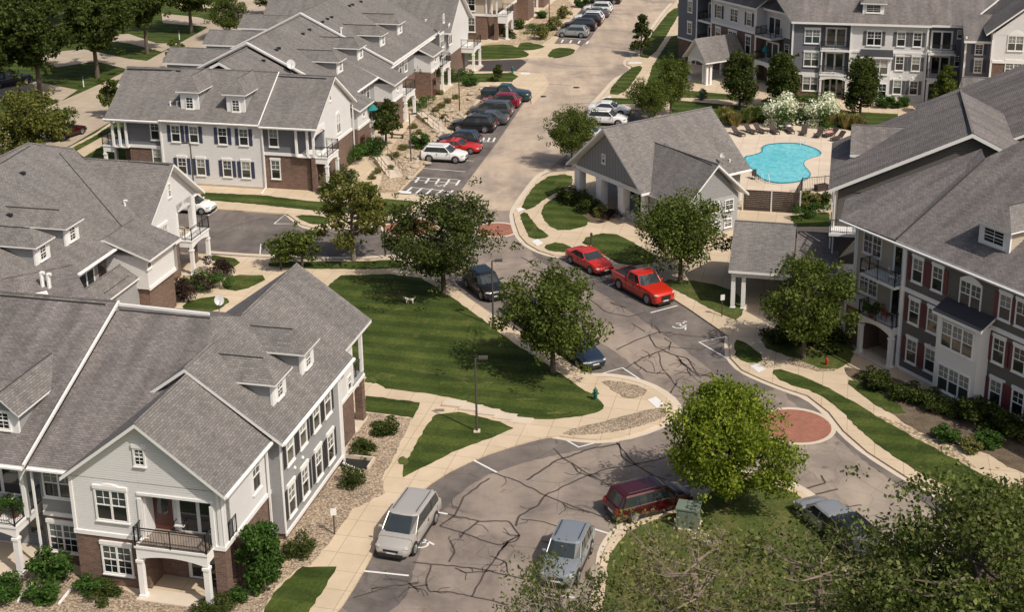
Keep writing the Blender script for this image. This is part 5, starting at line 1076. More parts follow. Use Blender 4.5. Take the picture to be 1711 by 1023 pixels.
def tree_mesh(seed, h, R, bare=.28, kind='round', per=110, size=.17, ncl=46, leaf='leaf_mid', bark='bark', cr=.3, twig=0):
    rn = np.random.default_rng(seed); cz = h*(bare+(1-bare)*.5); rz = h*(1-bare)*.5
    cs, rs = [], []
    for i in range(ncl):
        for _ in range(50):
            p = rn.uniform(-1, 1, 3); q = np.linalg.norm(p)
            if .35 < q < 1: break
        t = (p[2]+1)/2
        if kind == 'cone': k = (1-t)**.8*1.05+.08
        elif kind == 'egg': k = sqrt(max(0, 1-(abs(t-.38)/.64)**2.2))+.05
        elif kind == 'spread': k = min(1.15, .45+1.3*t) if t < .6 else 1.1*sqrt(max(.05, 1-((t-.6)/.45)**2))
        else: k = 1
        a = atan2(p[1], p[0]); lob = 1+.16*sin(3*a+seed)+.1*sin(5*a+2*seed)
        rad = math.hypot(p[0], p[1])
        if kind in ('cone', 'egg'): rad = .3+.66*rn.uniform()**.5; lob = 1
        x, y = cos(a)*rad*R*k*lob*.86, sin(a)*rad*R*k*lob*.86
        cs.append((x, y, cz+p[2]*rz*.88)); rs.append(R*cr*rn.uniform(.6, 1.25)*(.75 if kind in ('cone',) else 1))
    V = leaves(rn, cs, rs, per, size)
    # stray sprigs that break the outline
    ex = [tuple(np.array(c)+rn.normal(size=3)*np.array([.25, .25, .2])*R) for c in cs]
    V = np.concatenate([V, leaves(rn, ex, [R*.12]*len(ex), max(6, per//7), size)])
    tm = MB(); th = h*bare; r0 = (.03*h*.75+.04)*(.62 if twig > 5 else 1)
    zt = cz+rz*.55
    tm.bar((0, 0, -.1), (.03, .02, th), (r0, r0*.75), n=8); tm.bar((.03, .02, th), (.0, .05, zt), (r0*.75, r0*.22), n=7)
    for i in range(0, ncl):
        c = cs[i]; z0 = min(c[2]-.25*math.hypot(c[0], c[1]), zt*.98); z0 = max(th*.92, z0-.2)
        a = Vector((0, 0, z0)); b = Vector(c); mid = a.lerp(b, .55)+Vector((0, 0, -.05*R)); k = r0*(.38 if i % 2 else .28)
        tm.bar(a, mid, (k, k*.6), n=5); tm.bar(mid, b, (k*.6, k*.2), n=4)
        for j in range(twig):
            s_ = mid.lerp(b, rn.uniform(.3, 1)); d = Vector(rn.normal(size=3)).normalized(); d.z = abs(d.z)*.6; q = s_; rr_ = k*.22
            for st in range(4):
                e = q+d*R*.055; tm.bar(q, e, (rr_, rr_*.8), n=3)
                if st > 0: tm.bar(q, q+(d+Vector(rn.normal(size=3))*.8).normalized()*R*.05, (rr_*.6, rr_*.3), n=3)
                q = e; rr_ *= .75; d = (d+Vector(rn.normal(size=3))*.35+Vector((0, 0, .1))).normalized()
    return tm.mesh('trunk', [bark]), quadmesh('crown', V, leaf)
def tree(name, label, px, py, key, rz=0, sc=(1, 1, 1), group=None, cat='tree', z=0, xy=None, **kw):
    k = key if isinstance(key, str) else None
    if k not in TM: TM[k] = tree_mesh(**TREE[k])
    t, c = TM[k]; x, y = xy or G(px, py, .1)
    r = empty(name, (x, y, z), rz); r.scale = sc; tag(r, label, cat, group); link('trunk', t, r); link('crown', c, r); return r
TREE = {
 'locust1': dict(seed=1, h=7.9, R=4.5, bare=.26, kind='round', per=230, size=.125, ncl=62, leaf='leaf_dark', cr=.27),
 'locust2': dict(seed=2, h=7.4, R=4.0, bare=.24, kind='round', per=230, size=.12, ncl=60, leaf='leaf_mid', cr=.27),
 'locust3': dict(seed=3, h=7.2, R=4.1, bare=.22, kind='round', per=230, size=.12, ncl=62, leaf='leaf_mid', cr=.28),
 'lime': dict(seed=4, h=7.3, R=3.95, bare=.14, kind='round', per=230, size=.12, ncl=90, leaf='leaf_lime', cr=.29),
 'yellow': dict(seed=5, h=7.8, R=2.9, bare=.2, kind='egg', per=120, size=.16, ncl=50, leaf='leaf_yellow', bark='bark_pale', cr=.26, twig=1),
 'pear': dict(seed=6, h=6.9, R=1.8, bare=.12, kind='egg', per=190, size=.12, ncl=80, leaf='leaf_dark', cr=.38),
 'pear2': dict(seed=16, h=6.6, R=1.8, bare=.1, kind='cone', per=130, size=.13, ncl=55, leaf='leaf_mid', cr=.36),
 'cone': dict(seed=7, h=6.3, R=1.5, bare=.08, kind='cone', per=90, size=.16, ncl=32, leaf='leaf_dark', cr=.42),
 'crab': dict(seed=8, h=5.2, R=2.0, bare=.22, kind='round', per=120, size=.15, ncl=32, leaf='leaf_dark', cr=.32),
 'big': dict(seed=9, h=15, R=6.2, bare=.26, kind='spread', per=170, size=.3, ncl=70, leaf='leaf_dark', cr=.24),
 'big2': dict(seed=19, h=14, R=5.8, bare=.26, kind='round', per=160, size=.3, ncl=64, leaf='leaf_dark', cr=.25),
 'bushy': dict(seed=10, h=7.5, R=4.6, bare=.08, kind='round', per=150, size=.2, ncl=60, leaf='leaf_yellow', cr=.28),
 'small': dict(seed=11, h=4.0, R=1.7, bare=.2, kind='round', per=90, size=.14, ncl=26, leaf='leaf_mid', cr=.34, twig=1),
 'small2': dict(seed=12, h=4.2, R=1.4, bare=.2, kind='egg', per=90, size=.15, ncl=24, leaf='leaf_mid', cr=.36),
 'arb': dict(seed=13, h=2.6, R=.85, bare=.03, kind='cone', per=110, size=.09, ncl=22, leaf='leaf_dark', cr=.4),
 'holly': dict(seed=14, h=4.4, R=1.15, bare=.06, kind='egg', per=200, size=.11, ncl=34, leaf='leaf_shrub', cr=.42),
 'oak': dict(seed=15, h=12.5, R=5.4, bare=.3, kind='round', per=200, size=.12, ncl=80, leaf='leaf_oak', cr=.22, twig=1),
 'dead': dict(seed=21, h=10, R=5.2, bare=.42, kind='round', per=60, size=.1, ncl=56, leaf='leaf_sage', bark='bark_pale', cr=.22, twig=8),
 'dead2': dict(seed=22, h=9.4, R=4.4, bare=.42, kind='round', per=85, size=.1, ncl=50, leaf='leaf_oak', bark='bark_pale', cr=.22, twig=7)}
LT = 'locust trees around the green'
tree('shade_tree', 'dark dense shade tree on the green lawn behind the black car', 741, 492, 'locust1', .3, group=LT)
tree('shade_tree', 'spreading tree at the lower lawn edge hiding two parked cars', 924, 624, 'locust2', 1.2, group=LT)
tree('shade_tree', 'broad tree in front of the clubhouse beside the red pickup', 1137, 468, 'locust3', 2.2, group=LT)
tree('shade_tree', 'tree shading the corner of the dark brown building', 1342, 600, 'locust2', 3.9, (.88, .88, .98), group=LT)
tree('shade_tree', 'bright lime-green tree at the tip of the kerbed island', 1218, 843, 'lime', .5, (.9, .9, .98))
tree('shade_tree', 'yellowish tree with pale branches beside the small parking drive', 591, 436, 'yellow', .5, (1, 1, .97))
tree('shade_tree', 'airy tree at the roadside left of the clubhouse gable', 955, 277, 'locust3', 5.0, (.7, .7, .86))
tree('shade_tree', 'tree right of the footpath below the pavilion', 1120, 192, 'locust2', 4.4, (.62, .62, .9), group='trees by the clubhouse path')
tree('shade_tree', 'tree half hidden behind the clubhouse roof', 1085, 204, 'locust3', 3.0, (.66, .66, .72), group='trees by the clubhouse path')
tree('conical_tree', 'narrow dark tree on the grass strip by the far road', 1071, 93, 'cone', 0)
tree('conical_tree', 'low conical evergreen on the strip of lawn by the black driveway', 831, 136, 'arb')
PT = 'upright trees before the pool block'
tree('pear_tree', 'upright tree directly right of the pavilion', 1235, 182, 'pear', 0, group=PT); tree('pear_tree', 'upright tree beside the arched entry behind the first white bush', 1307, 181, 'pear', 1.5, (1, 1, .97), group=PT)
tree('pear_tree', 'upright tree with bare stem in front of the white bay window', 1437, 197, 'pear', 3.1, (.98, .98, 1.04), group=PT); tree('pear_tree', 'looser light tree beside the slate-blue stair block', 1577, 195, 'pear2', 3.1, (1, 1, .95), group=PT)
tree('crab_tree', 'nearer of the two dark small trees at the long block entries', 645, 243, 'crab', 0, (1, 1, 1), group='crab apples by the long block'); tree('crab_tree', 'farther of the two dark small trees at the long block entries', 709, 157, 'crab', 2, (.95, .95, .95), group='crab apples by the long block')
BT = 'large street trees'
for lb, px, py, k, r, s in (('large tree at the left edge above the blue car', -20, 175, 'big2', 0, .8), ('large leaning tree whose trunk stands by the first driveway', 68, 162, 'big', 1, .92), ('large tree with straight trunk behind the mailbox', 163, 128, 'big', 3, .85), ('large tree between the second and third driveways', 246, 88, 'big2', 2, .8), ('tall tree near the top crossing', 320, 54, 'big', 4, .78), ('large tree at the top left corner', -30, 60, 'big', 5, 1), ('large dark tree touching the top edge', 120, 40, 'big2', 1, .9)):
    tree('street_tree', lb, px, py, k, r, (s, s, s), group=BT)
tree('street_tree', 'smaller tree at the kerb above the rear porch roofs', 385, 66, 'locust2', 0, (.72, .72, .9)); tree('street_tree', 'yellow-green rounded tree beyond the left apartment roof', 52, 268, 'bushy', 0, (.95, .95, 1)); tree('small_tree', 'small dark tree beside the maroon car', 105, 235, 'small', 0, (1, 1, 1.0))
tree('small_tree', 'small tree against the left corner of the slate-blue building', 184, 195, 'small2', 1, (1, 1, 1.15)); tree('small_tree', 'small tree behind the dormered roof on the street side', 293, 118, 'small2', 0, (1, 1, 1.0)); tree('small_tree', 'small tree at the top beside the grey roof edge', 445, 22, 'small', 0)
tree('small_tree', 'loose young tree behind the front building ridge', 505, 447, 'small', 0, (1, 1, .85)); tree('small_tree', 'low leaning young tree left of the loose one', 470, 450, 'small', 2, (.8, .8, .7))
tree('holly_tree', 'dense dark green holly at the brick corner of the front building', 438, 985, 'holly', 0, (.84, .84, 1.0), cat='tree')
# near trees whose feet are below the picture
for lb, px, py, zc, k, r, s in (('sparse half-bare tree in the middle of the bottom edge', 1165, 985, 7, 'dead', 0, 1.0), ('sparse half-bare tree right of centre at the bottom edge', 1370, 985, 7, 'dead2', 2, 1.05), ('thin leafy tree in front of the blue-grey car', 935, 1010, 6.0, 'dead2', 4, .8)):
    x, y = G(px, py, zc); tree('bare_tree', lb, 0, 0, k, r, (s, s, s), xy=(x, y), group='half-bare trees on the kerbed island')
for lb, px, py, zc, r, s in (('dense oak filling the bottom right corner', 1640, 985, 8, 0, 1.0), ('dense oak spreading over the road at the right edge', 1700, 830, 8, 2, .72), ('low dense oak left of the corner oak', 1530, 985, 6.5, 4, .72)):
    x, y = G(px, py, zc); tree('oak_tree', lb, 0, 0, 'oak', r, (s, s, s), xy=(x, y), group='oaks at the lower right')
# shrubs
SM = {}
def shrub_mesh(key):
    if key in SM: return SM[key]
    leaf, kind = key; rn = np.random.default_rng(abs(hash(leaf+kind)) % 1000 if False else sum(map(ord, leaf+kind)))
    if kind == 'ball': cs = [tuple(v*.55 for v in rn.normal(size=3)/1.6) for _ in range(9)]; V = leaves(rn, [(0, 0, .48)]+[(c[0], c[1], .5+c[2]*.5) for c in cs], [.5]+[.3]*9, 260, .045, .85)
    elif kind == 'loose': cs = [(rn.normal()*.2, rn.normal()*.2, rn.uniform(.15, .75)) for _ in range(18)]; V = leaves(rn, cs, [.2]*18, 110, .05)
    else:
        n = 700; a = rn.uniform(0, 2*pi, n); r = rn.uniform(0, .2, n); l = rn.uniform(.5, 1.15, n); o = rn.uniform(.1, .5, n); P0 = np.stack([np.cos(a)*r, np.sin(a)*r, np.zeros(n)], 1); P1 = P0+np.stack([np.cos(a)*o, np.sin(a)*o, l], 1)
        W = np.stack([-np.sin(a), np.cos(a), np.zeros(n)], 1)*.02; V = np.stack([P0-W, P0+W, P1+W, P1-W], 1).reshape(-1, 3)
    SM[key] = quadmesh('shrub', V, leaf); return SM[key]
def shrub(px, py, w, h=None, leaf='leaf_shrub', kind='ball', name='shrub', label='', group=None, cat='shrub', z=.12):
    x, y = G(px, py, z); h = h or w*.85
    o = link(name, shrub_mesh((leaf, kind)), None, (x, y, z-.03), random.uniform(0, 6)); o.scale = (w, w, h); tag(o, label, cat, group)
S_ = 'leaf_shrub'; D_ = 'leaf_dark'
for a in (
 (588, 808, 1.25, 1.2, D_, 'ball', 'clipped round shrub beside the white downspout outlet by the gravel'), (505, 925, 1.35, 1.2, D_, 'ball', 'clipped round shrub at the foot of the long grey wall'),
 (638, 724, 1.9, 1.2, D_, 'loose', 'spreading shrub in gravel by the brick corner, the upper one'), (612, 756, 1.6, 1.0, D_, 'loose', 'spreading shrub in gravel by the brick corner, the lower one'),
 (88, 975, 2.3, 2.3, S_, 'loose', 'big bright shrub between the two white downspouts'), (10, 1000, 2.2, 1.4, S_, 'loose', 'shrub at the bottom left corner below the balcony'), (72, 1005, 1.8, 1.2, S_, 'loose', 'low shrub in front of the big bright shrub'), (150, 990, 1.6, 1.0, S_, 'loose', 'shrub under the twin brick-wall window, left'), (182, 998, 1.6, .9, D_, 'loose', 'shrub under the twin brick-wall window, right'), (400, 1005, 1.2, .9, S_, 'loose', 'low shrub right of the porch corner'), (365, 1020, 1.5, .7, D_, 'ball', 'flat shrub directly below the porch slab'),
 (297, 500, 2.1, 1.9, 'leaf_purple', 'ball', 'purple leafed shrub next to the brick gable wall'), (322, 488, 1.7, 1.4, 'leaf_purple', 'ball', 'purple leafed shrub behind the green ball'), (342, 485, 1.9, 1.5, S_, 'ball', 'green rounded shrub beside the purple ones'), (369, 460, 1.5, 1.6, 'leaf_purple', 'ball', 'purple shrub standing alone right of the corner porch'),
 (575, 305, 2.3, 1.8, D_, 'ball', 'dark shrub at the foot of the corner porch'), (545, 322, 2.2, 1.6, D_, 'loose', 'dark shrub under the brick corner of the long block'), (578, 275, 2.2, 2.3, S_, 'ball', 'bright shrub hugging the entry arch'), (596, 265, 2.3, 2.3, S_, 'ball', 'bright shrub right of the entry arch'), (620, 255, 2.0, 2.0, D_, 'ball', 'dark globe shrub on the terrace walk'),
 (703, 180, 2.1, 1.3, S_, 'ball', 'green mound under the farther dark small tree'), (702, 248, 2.2, 2.0, S_, 'loose', 'round green bush behind the lamp post'), (760, 137, 2.0, 1.9, S_, 'ball', 'bush at the corner by the black driveway'), (786, 142, 2.6, 1.2, S_, 'loose', 'long low bush above the pickup'), (650, 195, 1.7, 1.2, D_, 'ball', 'dark bush under the second arched entry'),
 (852, 62, 2.4, 1.8, D_, 'loose', 'dark bush at the corner of the tan building'), (868, 48, 2.2, 1.8, S_, 'loose', 'bush beside the walkway of the tan building'), (896, 55, 1.8, 1.6, S_, 'ball', 'green bush above the round grass patch'), (908, 66, 2.6, 2.6, 'leaf_sage', 'loose', 'tall yellow-green bush near the silver car'), (925, 50, 2.6, 2.4, 'leaf_sage', 'loose', 'yellow-green bush left of the parked row'), (940, 30, 2.4, 2.2, 'leaf_sage', 'loose', 'yellow-green bush above the parked row'), (905, 30, 2.2, 1.4, S_, 'loose', 'bush by the far lamp post'), (972, 12, 2.6, 2, S_, 'loose', 'bush at the top of the parked row'),
 (955, 333, 1.8, 1.5, D_, 'ball', 'leftmost dark shrub in front of the clubhouse porch'), (970, 342, 1.8, 1.5, D_, 'ball', 'second dark shrub in front of the clubhouse porch'), (985, 352, 1.8, 1.5, D_, 'ball', 'third dark shrub in front of the clubhouse porch'), (1003, 360, 1.8, 1.2, 'leaf_sage', 'loose', 'pale grassy shrub by the clubhouse walk'), (1018, 365, 1.3, .9, 'leaf_purple', 'ball', 'small purple shrub at the porch corner'),
 (1355, 172, 3.2, 1.4, S_, 'ball', 'broad clipped hedge mound left of the entry steps'), (1478, 180, 2.2, 1.8, S_, 'loose', 'bright shrub under the white bay'), (1495, 180, 1.8, 1.2, S_, 'loose', 'low shrub right of the bright one'), (1510, 178, 1.7, 1.5, S_, 'loose', 'shrub below the paired ground windows'), (1283, 178, 2.2, 1.2, 'leaf_sage', 'loose', 'pale shrub between the upright trees'),
 (1455, 640, 1.8, 1.3, D_, 'loose', 'leftmost shrub along the brown building foundation'), (1480, 650, 2.2, 1.5, D_, 'loose', 'second foundation shrub by the entry slab'), (1505, 665, 2.2, 1.4, D_, 'loose', 'third foundation shrub under the wall windows'), (1535, 672, 2.2, 1.4, D_, 'loose', 'fourth foundation shrub left of the bay'), (1567, 688, 1.5, 1.2, D_, 'ball', 'dark ball shrub below the white bay, left'), (1597, 698, 1.3, 1.1, D_, 'ball', 'dark ball shrub below the white bay, right'),
 (1635, 700, 2.6, 2.2, D_, 'loose', 'tall shrub right of the white bay'), (1660, 720, 2.4, 2.0, D_, 'loose', 'dense shrub under the last ground window'), (1695, 730, 2.4, 2.2, D_, 'loose', 'dense shrub at the right edge by the wall'), (1580, 738, 1.8, 1.2, S_, 'loose', 'green clump in tan gravel by the walk'), (1615, 752, 1.6, .9, 'leaf_sage', 'loose', 'low clump in tan gravel farther right'), (1650, 748, 1.8, 1.2, S_, 'loose', 'clump beside the oak at the right'),
 (1345, 565, 3.4, 2.2, D_, 'loose', 'dark shrub mass behind the corner tree'), (1385, 575, 3.2, 2.2, D_, 'loose', 'dark shrub mass against the brick corner'), (1300, 572, 2.6, 1.8, D_, 'loose', 'dark shrub left of the corner tree trunk'), (1345, 350, 2.4, 2.0, 'leaf_sage', 'loose', 'reddish-green shrub outside the pool fence'), (1365, 345, 2.2, 2.0, D_, 'loose', 'shrub at the brown building corner by the pool'), (1350, 362, 1.9, 1.3, S_, 'ball', 'green shrub on the small lawn by the pool'),
 (1222, 208, 2.0, 1.6, 'leaf_sage', 'loose', 'pale shrub at the pool edge by the clubhouse roof'), (1240, 200, 2.4, 1.4, D_, 'loose', 'dark shrub behind the loungers, left'), (1335, 205, 2.0, 1.2, D_, 'loose', 'dark shrub between the two white bushes')):
    shrub(a[0], a[1], a[2], a[3], a[4], a[5], label=a[6])
for px, py, lb in ((1297, 207, 'left white flowering bush behind the pool loungers'), (1366, 208, 'right white flowering bush behind the pool loungers')):
    x, y = G(px, py, .1); r = empty('flowering_bush', (x, y, .1)); tag(r, lb, 'bush', 'white flowering bushes by the pool'); r.scale = (3.0, 3.0, 2.9)
    link('foliage', shrub_mesh((S_, 'ball')), r); o = link('blossom', shrub_mesh(('petal', 'ball')), r); o.scale = (1.2, 1.2, 1.15); o.rotation_euler = (0, 0, 1); o2 = link('blossom', shrub_mesh(('petal', 'ball')), r); o2.scale = (1.16, 1.16, 1.16); o2.rotation_euler = (0, 0, 3); r.children[0].scale = (.85, .85, .85)
for i, (px, py, w) in enumerate(((1228, 212, 1.6), (1262, 203, 1.8), (1275, 203, 1.8), (1385, 212, 1.6), (1395, 208, 1.8), (1412, 215, 1.5), (1432, 217, 1.6), (1212, 203, 1.5), (1250, 206, 1.5))):
    shrub(px, py, w, 1.5, 'grass_blade', 'blade', 'ornamental_grass', 'tan ornamental grass clump in the bed behind the pool loungers', 'ornamental grasses behind the pool', 'grass clump')
for i, (px, py) in enumerate(((671, 250), (664, 262), (650, 268), (632, 290), (622, 300), (692, 215), (713, 204), (721, 198), (728, 186), (735, 180), (750, 172), (763, 165), (733, 158), (715, 163), (655, 285), (742, 198), (700, 225), (620, 320), (608, 318))):
    shrub(px, py, random.uniform(.8, 1.2), .7, 'leaf_sage', 'loose', 'low_plant', 'low tan-green plant in the gravel bank beside the terrace walk', 'low plants in the gravel bank', 'plant')
rb = random.Random(11); bl = []
for i in range(3): m = MB(); m.blob((0, 0, .2), .5, .38, .3, seed=i, n=2, amp=.35); bl.append(m.mesh('boulder', ['stone']))
for i in range(64):
    t = rb.random(); s_ = rb.uniform(-.5, .5)
    x0, y0 = (672+t*120, 296-t*150); px, py = x0+s_*26+rb.uniform(-6, 6), y0+s_*12+rb.uniform(-6, 6)
    if i > 54: px, py = 905+rb.uniform(0, 45), 60-rb.uniform(0, 55)
    x, y = G(px, py, .12); o = link('boulder', bl[i % 3], None, (x, y, .1), rb.uniform(0, 6)); k = rb.uniform(.35, .95); o.scale = (k, k, k*.9)
    tag(o, 'pale limestone boulder on the gravel bank above the parked cars' if i <= 54 else 'pale boulder on the bank by the upper parked row', 'boulder', 'boulders on the gravel bank' if i <= 54 else 'boulders at the upper lot')
for px, py, k in ((1160, 898, .9), (1190, 915, 1.2), (1175, 905, .8), (1405, 962, .9), (998, 966, 1.1), (1000, 975, .7), (1415, 960, 1)):
    x, y = G(px, py, .12); o = link('boulder', bl[int(px) % 3], None, (x, y, .1), px); o.scale = (k, k, k); tag(o, 'pale boulder on the grass of the kerbed island', 'boulder', 'boulders on the kerbed island')
# ================================================================ vehicles
plain('rubber', (.02, .02, .02), .8); plain('alloy', (.35, .35, .36), .35, metal=.6); plain('lamp_clear', (.4, .4, .39), .15); plain('lamp_red', (.3, .01, .01), .2); plain('car_glass', (.03, .038, .04), .06, spec=1., var=.2); plain('car_black_trim', (.02, .02, .021), .5)
def paintmat(n, c, metal=.35): plain('car_'+n, c, .3, metal=metal, coat=.8, var=.02, vs=.5)
for n, c, me in (('white', (.75, .75, .74), 0), ('red', (.55, .025, .012), .1), ('darkred', (.06, .005, .007), .25), ('crimson', (.25, .01, .03), .2), ('black', (.012, .013, .016), .2), ('navy', (.012, .018, .04), .3), ('gray', (.10, .105, .11), .4), ('silver', (.40, .41, .42), .5), ('champagne', (.52, .49, .45), .35), ('blueblack', (.02, .035, .06), .3), ('green', (.012, .045, .05), .3), ('silverblue', (.34, .37, .40), .5)): paintmat(n, c, me)
SPEC = {  # L, W, H, belt z, hood z, nose z, deck z, xf0 (windscreen base), xf1 (roof front), xr1 (roof rear), xr0 (rear glass base), tail z, wheel r, wheel x
 'sedan': (4.8, 1.84, 1.44, .94, .92, .66, 1.02, 1.05, .28, -1.0, -1.75, .92, .33, (1.42, -1.40)),
 'coupe': (4.6, 1.86, 1.36, .90, .90, .62, .98, .85, .05, -.85, -1.75, .88, .34, (1.40, -1.36)),
 'suv': (4.6, 1.88, 1.66, 1.06, 1.04, .80, 1.08, 1.12, .45, -1.75, -2.16, 1.02, .37, (1.38, -1.36)),
 'bigsuv': (4.95, 1.96, 1.76, 1.12, 1.10, .84, 1.14, 1.25, .6, -1.95, -2.36, 1.06, .39, (1.5, -1.48)),
 'minivan': (5.1, 1.98, 1.76, 1.06, 1.02, .76, 1.08, 1.62, .75, -2.1, -2.45, 1.0, .35, (1.62, -1.5)),
 'hatch': (4.2, 1.78, 1.5, .96, .94, .70, 1.0, 1.12, .35, -1.3, -1.98, .94, .32, (1.28, -1.24)),
 'pickup': (5.8, 2.02, 1.92, 1.22, 1.2, .98, 1.2, 1.25, .62, -.75, -.95, 1.2, .42, (1.85, -1.75))}
CARM = {}
def car_meshes(t):
    if t in CARM: return CARM[t]
    L, W, Hh, zb, zh, zn, zd, xf0, xf1, xr1, xr0, zt, wr, wx = SPEC[t]; w = W/2; h = L/2; g = .24
    pts = [(-h, zt-.18, .80), (-h+.06, zt, .9), (-h+.22, zd-.02, .96), (xr0, zd, 1.0), (0, zb, 1.0), (xf0, zb, 1.0), (xf0+.25, zh+.0, .99), (h-.7, zh-.07, .965), (h-.28, zn+.1, .92), (h-.08, zn, .84), (h, zn-.14, .72)]
    b = MB(); ring = []
    for x, z, k in pts:
        a = w*k; e = .06 if abs(x) < h-.3 else .1
        zz = g+(.1 if abs(x) > h-.1 else 0)
        sec = [(a*.9, zz), (a*.995, zz+.14), (a, (zz+z)*.52), (a*.975, z-.1), (a*.93, z-.02), (a*.8, z+.012), (0, z+.03)]
        sec = sec+[(-y, q) for y, q in sec[-2::-1]]; ring.append([(x, y, q) for y, q in sec])
    n = len(ring[0])
    for r in ring: b.v += r
    for i in range(len(ring)-1):
        for j in range(n-1): b.f.append((i*n+j, (i+1)*n+j, (i+1)*n+j+1, i*n+j+1)[::-1]); b.m.append(0)
        b.f.append((i*n, i*n+n-1, (i+1)*n+n-1, (i+1)*n)[::-1]); b.m.append(1)
    b.f.append(tuple(range(n))[::-1]); b.m.append(0); b.f.append(tuple((len(ring)-1)*n+j for j in range(n))); b.m.append(0)
    # cabin: glass skin, painted roof and pillars
    wb, wt = w*.94, w*(.8 if t in ('suv', 'bigsuv', 'minivan') else .76); zr = Hh
    def ringc(z, xa, xb, ww, c=.2): return [(xa, 0, z), (xa-.03, ww*.7, z), (xa-c, ww, z), ((xa+xb)/2, ww*1.01, z), (xb+c*.6, ww, z), (xb+.03, ww*.75, z), (xb, 0, z), (xb+.03, -ww*.75, z), (xb+c*.6, -ww, z), ((xa+xb)/2, -ww*1.01, z), (xa-c, -ww, z), (xa-.03, -ww*.7, z)]
    B0 = ringc(zb-.03, xf0, xr0, wb, .3); T0 = ringc(zr-.09, xf1, xr1, wt*1.04, .18); T1 = ringc(zr-.03, xf1-.1, xr1+.1, wt*.95, .18); T2 = ringc(zr, xf1-.4, xr1+.35, wt*.7, .15)
    gl = MB(); N = 12
    for i in range(N): j = (i+1) % N; gl.poly([B0[i], B0[j], T0[j], T0[i]])
    for A, C_ in ((T0, T1), (T1, T2)):
        for i in range(N): j = (i+1) % N; b.poly([A[i], A[j], C_[j], C_[i]])
    b.poly(T2)
    def pil(p, q, r, mi=0): b.bar(Vector(p), Vector(q), r, mi=mi, n=6)
    for s in (1, -1):
        I = (lambda i: i if s == 1 else (N-i) % N)
        pil(B0[I(2)], T0[I(2)], .035); pil(B0[I(5)], T0[I(5)], .06); pil(B0[I(4)], T0[I(4)], .06 if t in ('sedan', 'coupe', 'hatch', 'pickup') else .045)
        a, c = Vector(B0[I(2)]), Vector(B0[I(4)]); d, e = Vector(T0[I(2)]), Vector(T0[I(4)])
        for f in ((.45,) if t in ('sedan', 'hatch', 'pickup', 'coupe') else (.36, .68)): pil(a.lerp(c, f)+Vector((0, 0, 0)), d.lerp(e, f), .03, 1 if t in ('suv', 'bigsuv', 'minivan', 'sedan') else 0)
        b.bar(T0[I(2)], T0[I(4)], .035, n=5); b.bar(B0[I(2)], B0[I(4)], .03, n=5)
        b.poly([B0[I(4)], B0[I(5)], T0[I(5)], T0[I(4)]][::s]) if t != 'minivan' else None
    if t in ('suv', 'bigsuv', 'minivan'):
        for s in (1, -1): b.bar((xf1-.35, s*wt*.82, zr+.05), (xr1+.35, s*wt*.82, zr+.05), .022, mi=1, n=5)
    for s in (1, -1):   # door gaps, handles, sills, mirrors
        for x in ((xf0-.35, (xf0+xr0)/2-.05, xr0+.65) if t != 'pickup' else (xf0-.35, .1, xr0+.1)): b.box(x-.008, x+.008, s*w*.985, s*(w*1.003), g+.2, zb-.08, 1)
        b.box(wx[1]+wr+.1, wx[0]-wr-.1, s*w*.97, s*w*1.005, g, g+.13, 1)
        b.box(-.1+(xf0+xr0)/2, .08+(xf0+xr0)/2, s*w*.99, s*(w*1.015), zb-.2, zb-.17, 1)
        b.blob((xf0-.42, s*(w+.09), zb+.08), .09, .13, .08, n=1, amp=0)
        for x in wx:   # arches
            for i in range(9):
                a0, a1 = pi*i/9, pi*(i+1)/9; r = wr+.07; y = s*(w*1.004)
                b.poly([(x, y, wr), (x+cos(a0)*r, y, wr+sin(a0)*r), (x+cos(a1)*r, y, wr+sin(a1)*r)][::-s], 1)
            b.poly([(x-wr-.07, s*w*1.004, g), (x+wr+.07, s*w*1.004, g), (x+wr+.07, s*w*1.004, wr), (x-wr-.07, s*w*1.004, wr)][::s], 1)
    b.box(h-.09, h+.018, -w*.42, w*.42, g+.3, zn-.1, 1); b.box(h-.2, h+.035, -w*.68, w*.68, g+.0, g+.2, 1); b.box(-h-.02, -h+.1, -w*.75, w*.75, g+.04, g+.22, 1)
    b.box(-h-.01, -h+.02, -.26, .26, g+.32, g+.46, 2); b.box(h, h+.02, -.24, .24, g+.17, g+.28, 2)
    if t == 'pickup':
        b.box(-h+.12, xr0-.12, -w*.82, w*.82, zd+.03, zd+.036, 1)
        for s in (1, -1): b.box(-h+.05, xr0-.05, s*w*.84, s*w*.97, zd-.05, zd+.07, 0)
        b.box(-h+.02, -h+.12, -w*.9, w*.9, zd-.1, zd+.07, 0)
    wl = MB(); wl.bar((0, -.11, 0), (0, .11, 0), wr, n=20); wl2 = MB(); wl2.bar((0, -.118, 0), (0, .118, 0), wr*.64, n=12)
    for i in range(5): a = 2*pi*i/5; wl2.bar((0, -.125, 0), (cos(a)*wr*.6, -.12, sin(a)*wr*.6), .035, n=4); wl2.bar((0, .125, 0), (cos(a)*wr*.6, .12, sin(a)*wr*.6), .035, n=4)
    hl = MB(); hl.blob((-.04, 0, 0), .2, .22, .08, n=2, amp=0); tl = MB(); tl.box(-.05, .03, -.13, .13, -.16 if t in ('suv', 'bigsuv', 'minivan', 'hatch') else -.07, .16 if t in ('suv', 'bigsuv', 'minivan', 'hatch') else .07)
    CARM[t] = dict(body=b, glass=gl.mesh('windows', ['car_glass']), tyre=wl.mesh('wheel', ['rubber'], True), rim=wl2.mesh('rim', ['alloy']), head=hl.mesh('headlight', ['lamp_clear'], True), tail=tl.mesh('taillight', ['lamp_red']), col={})
    return CARM[t]
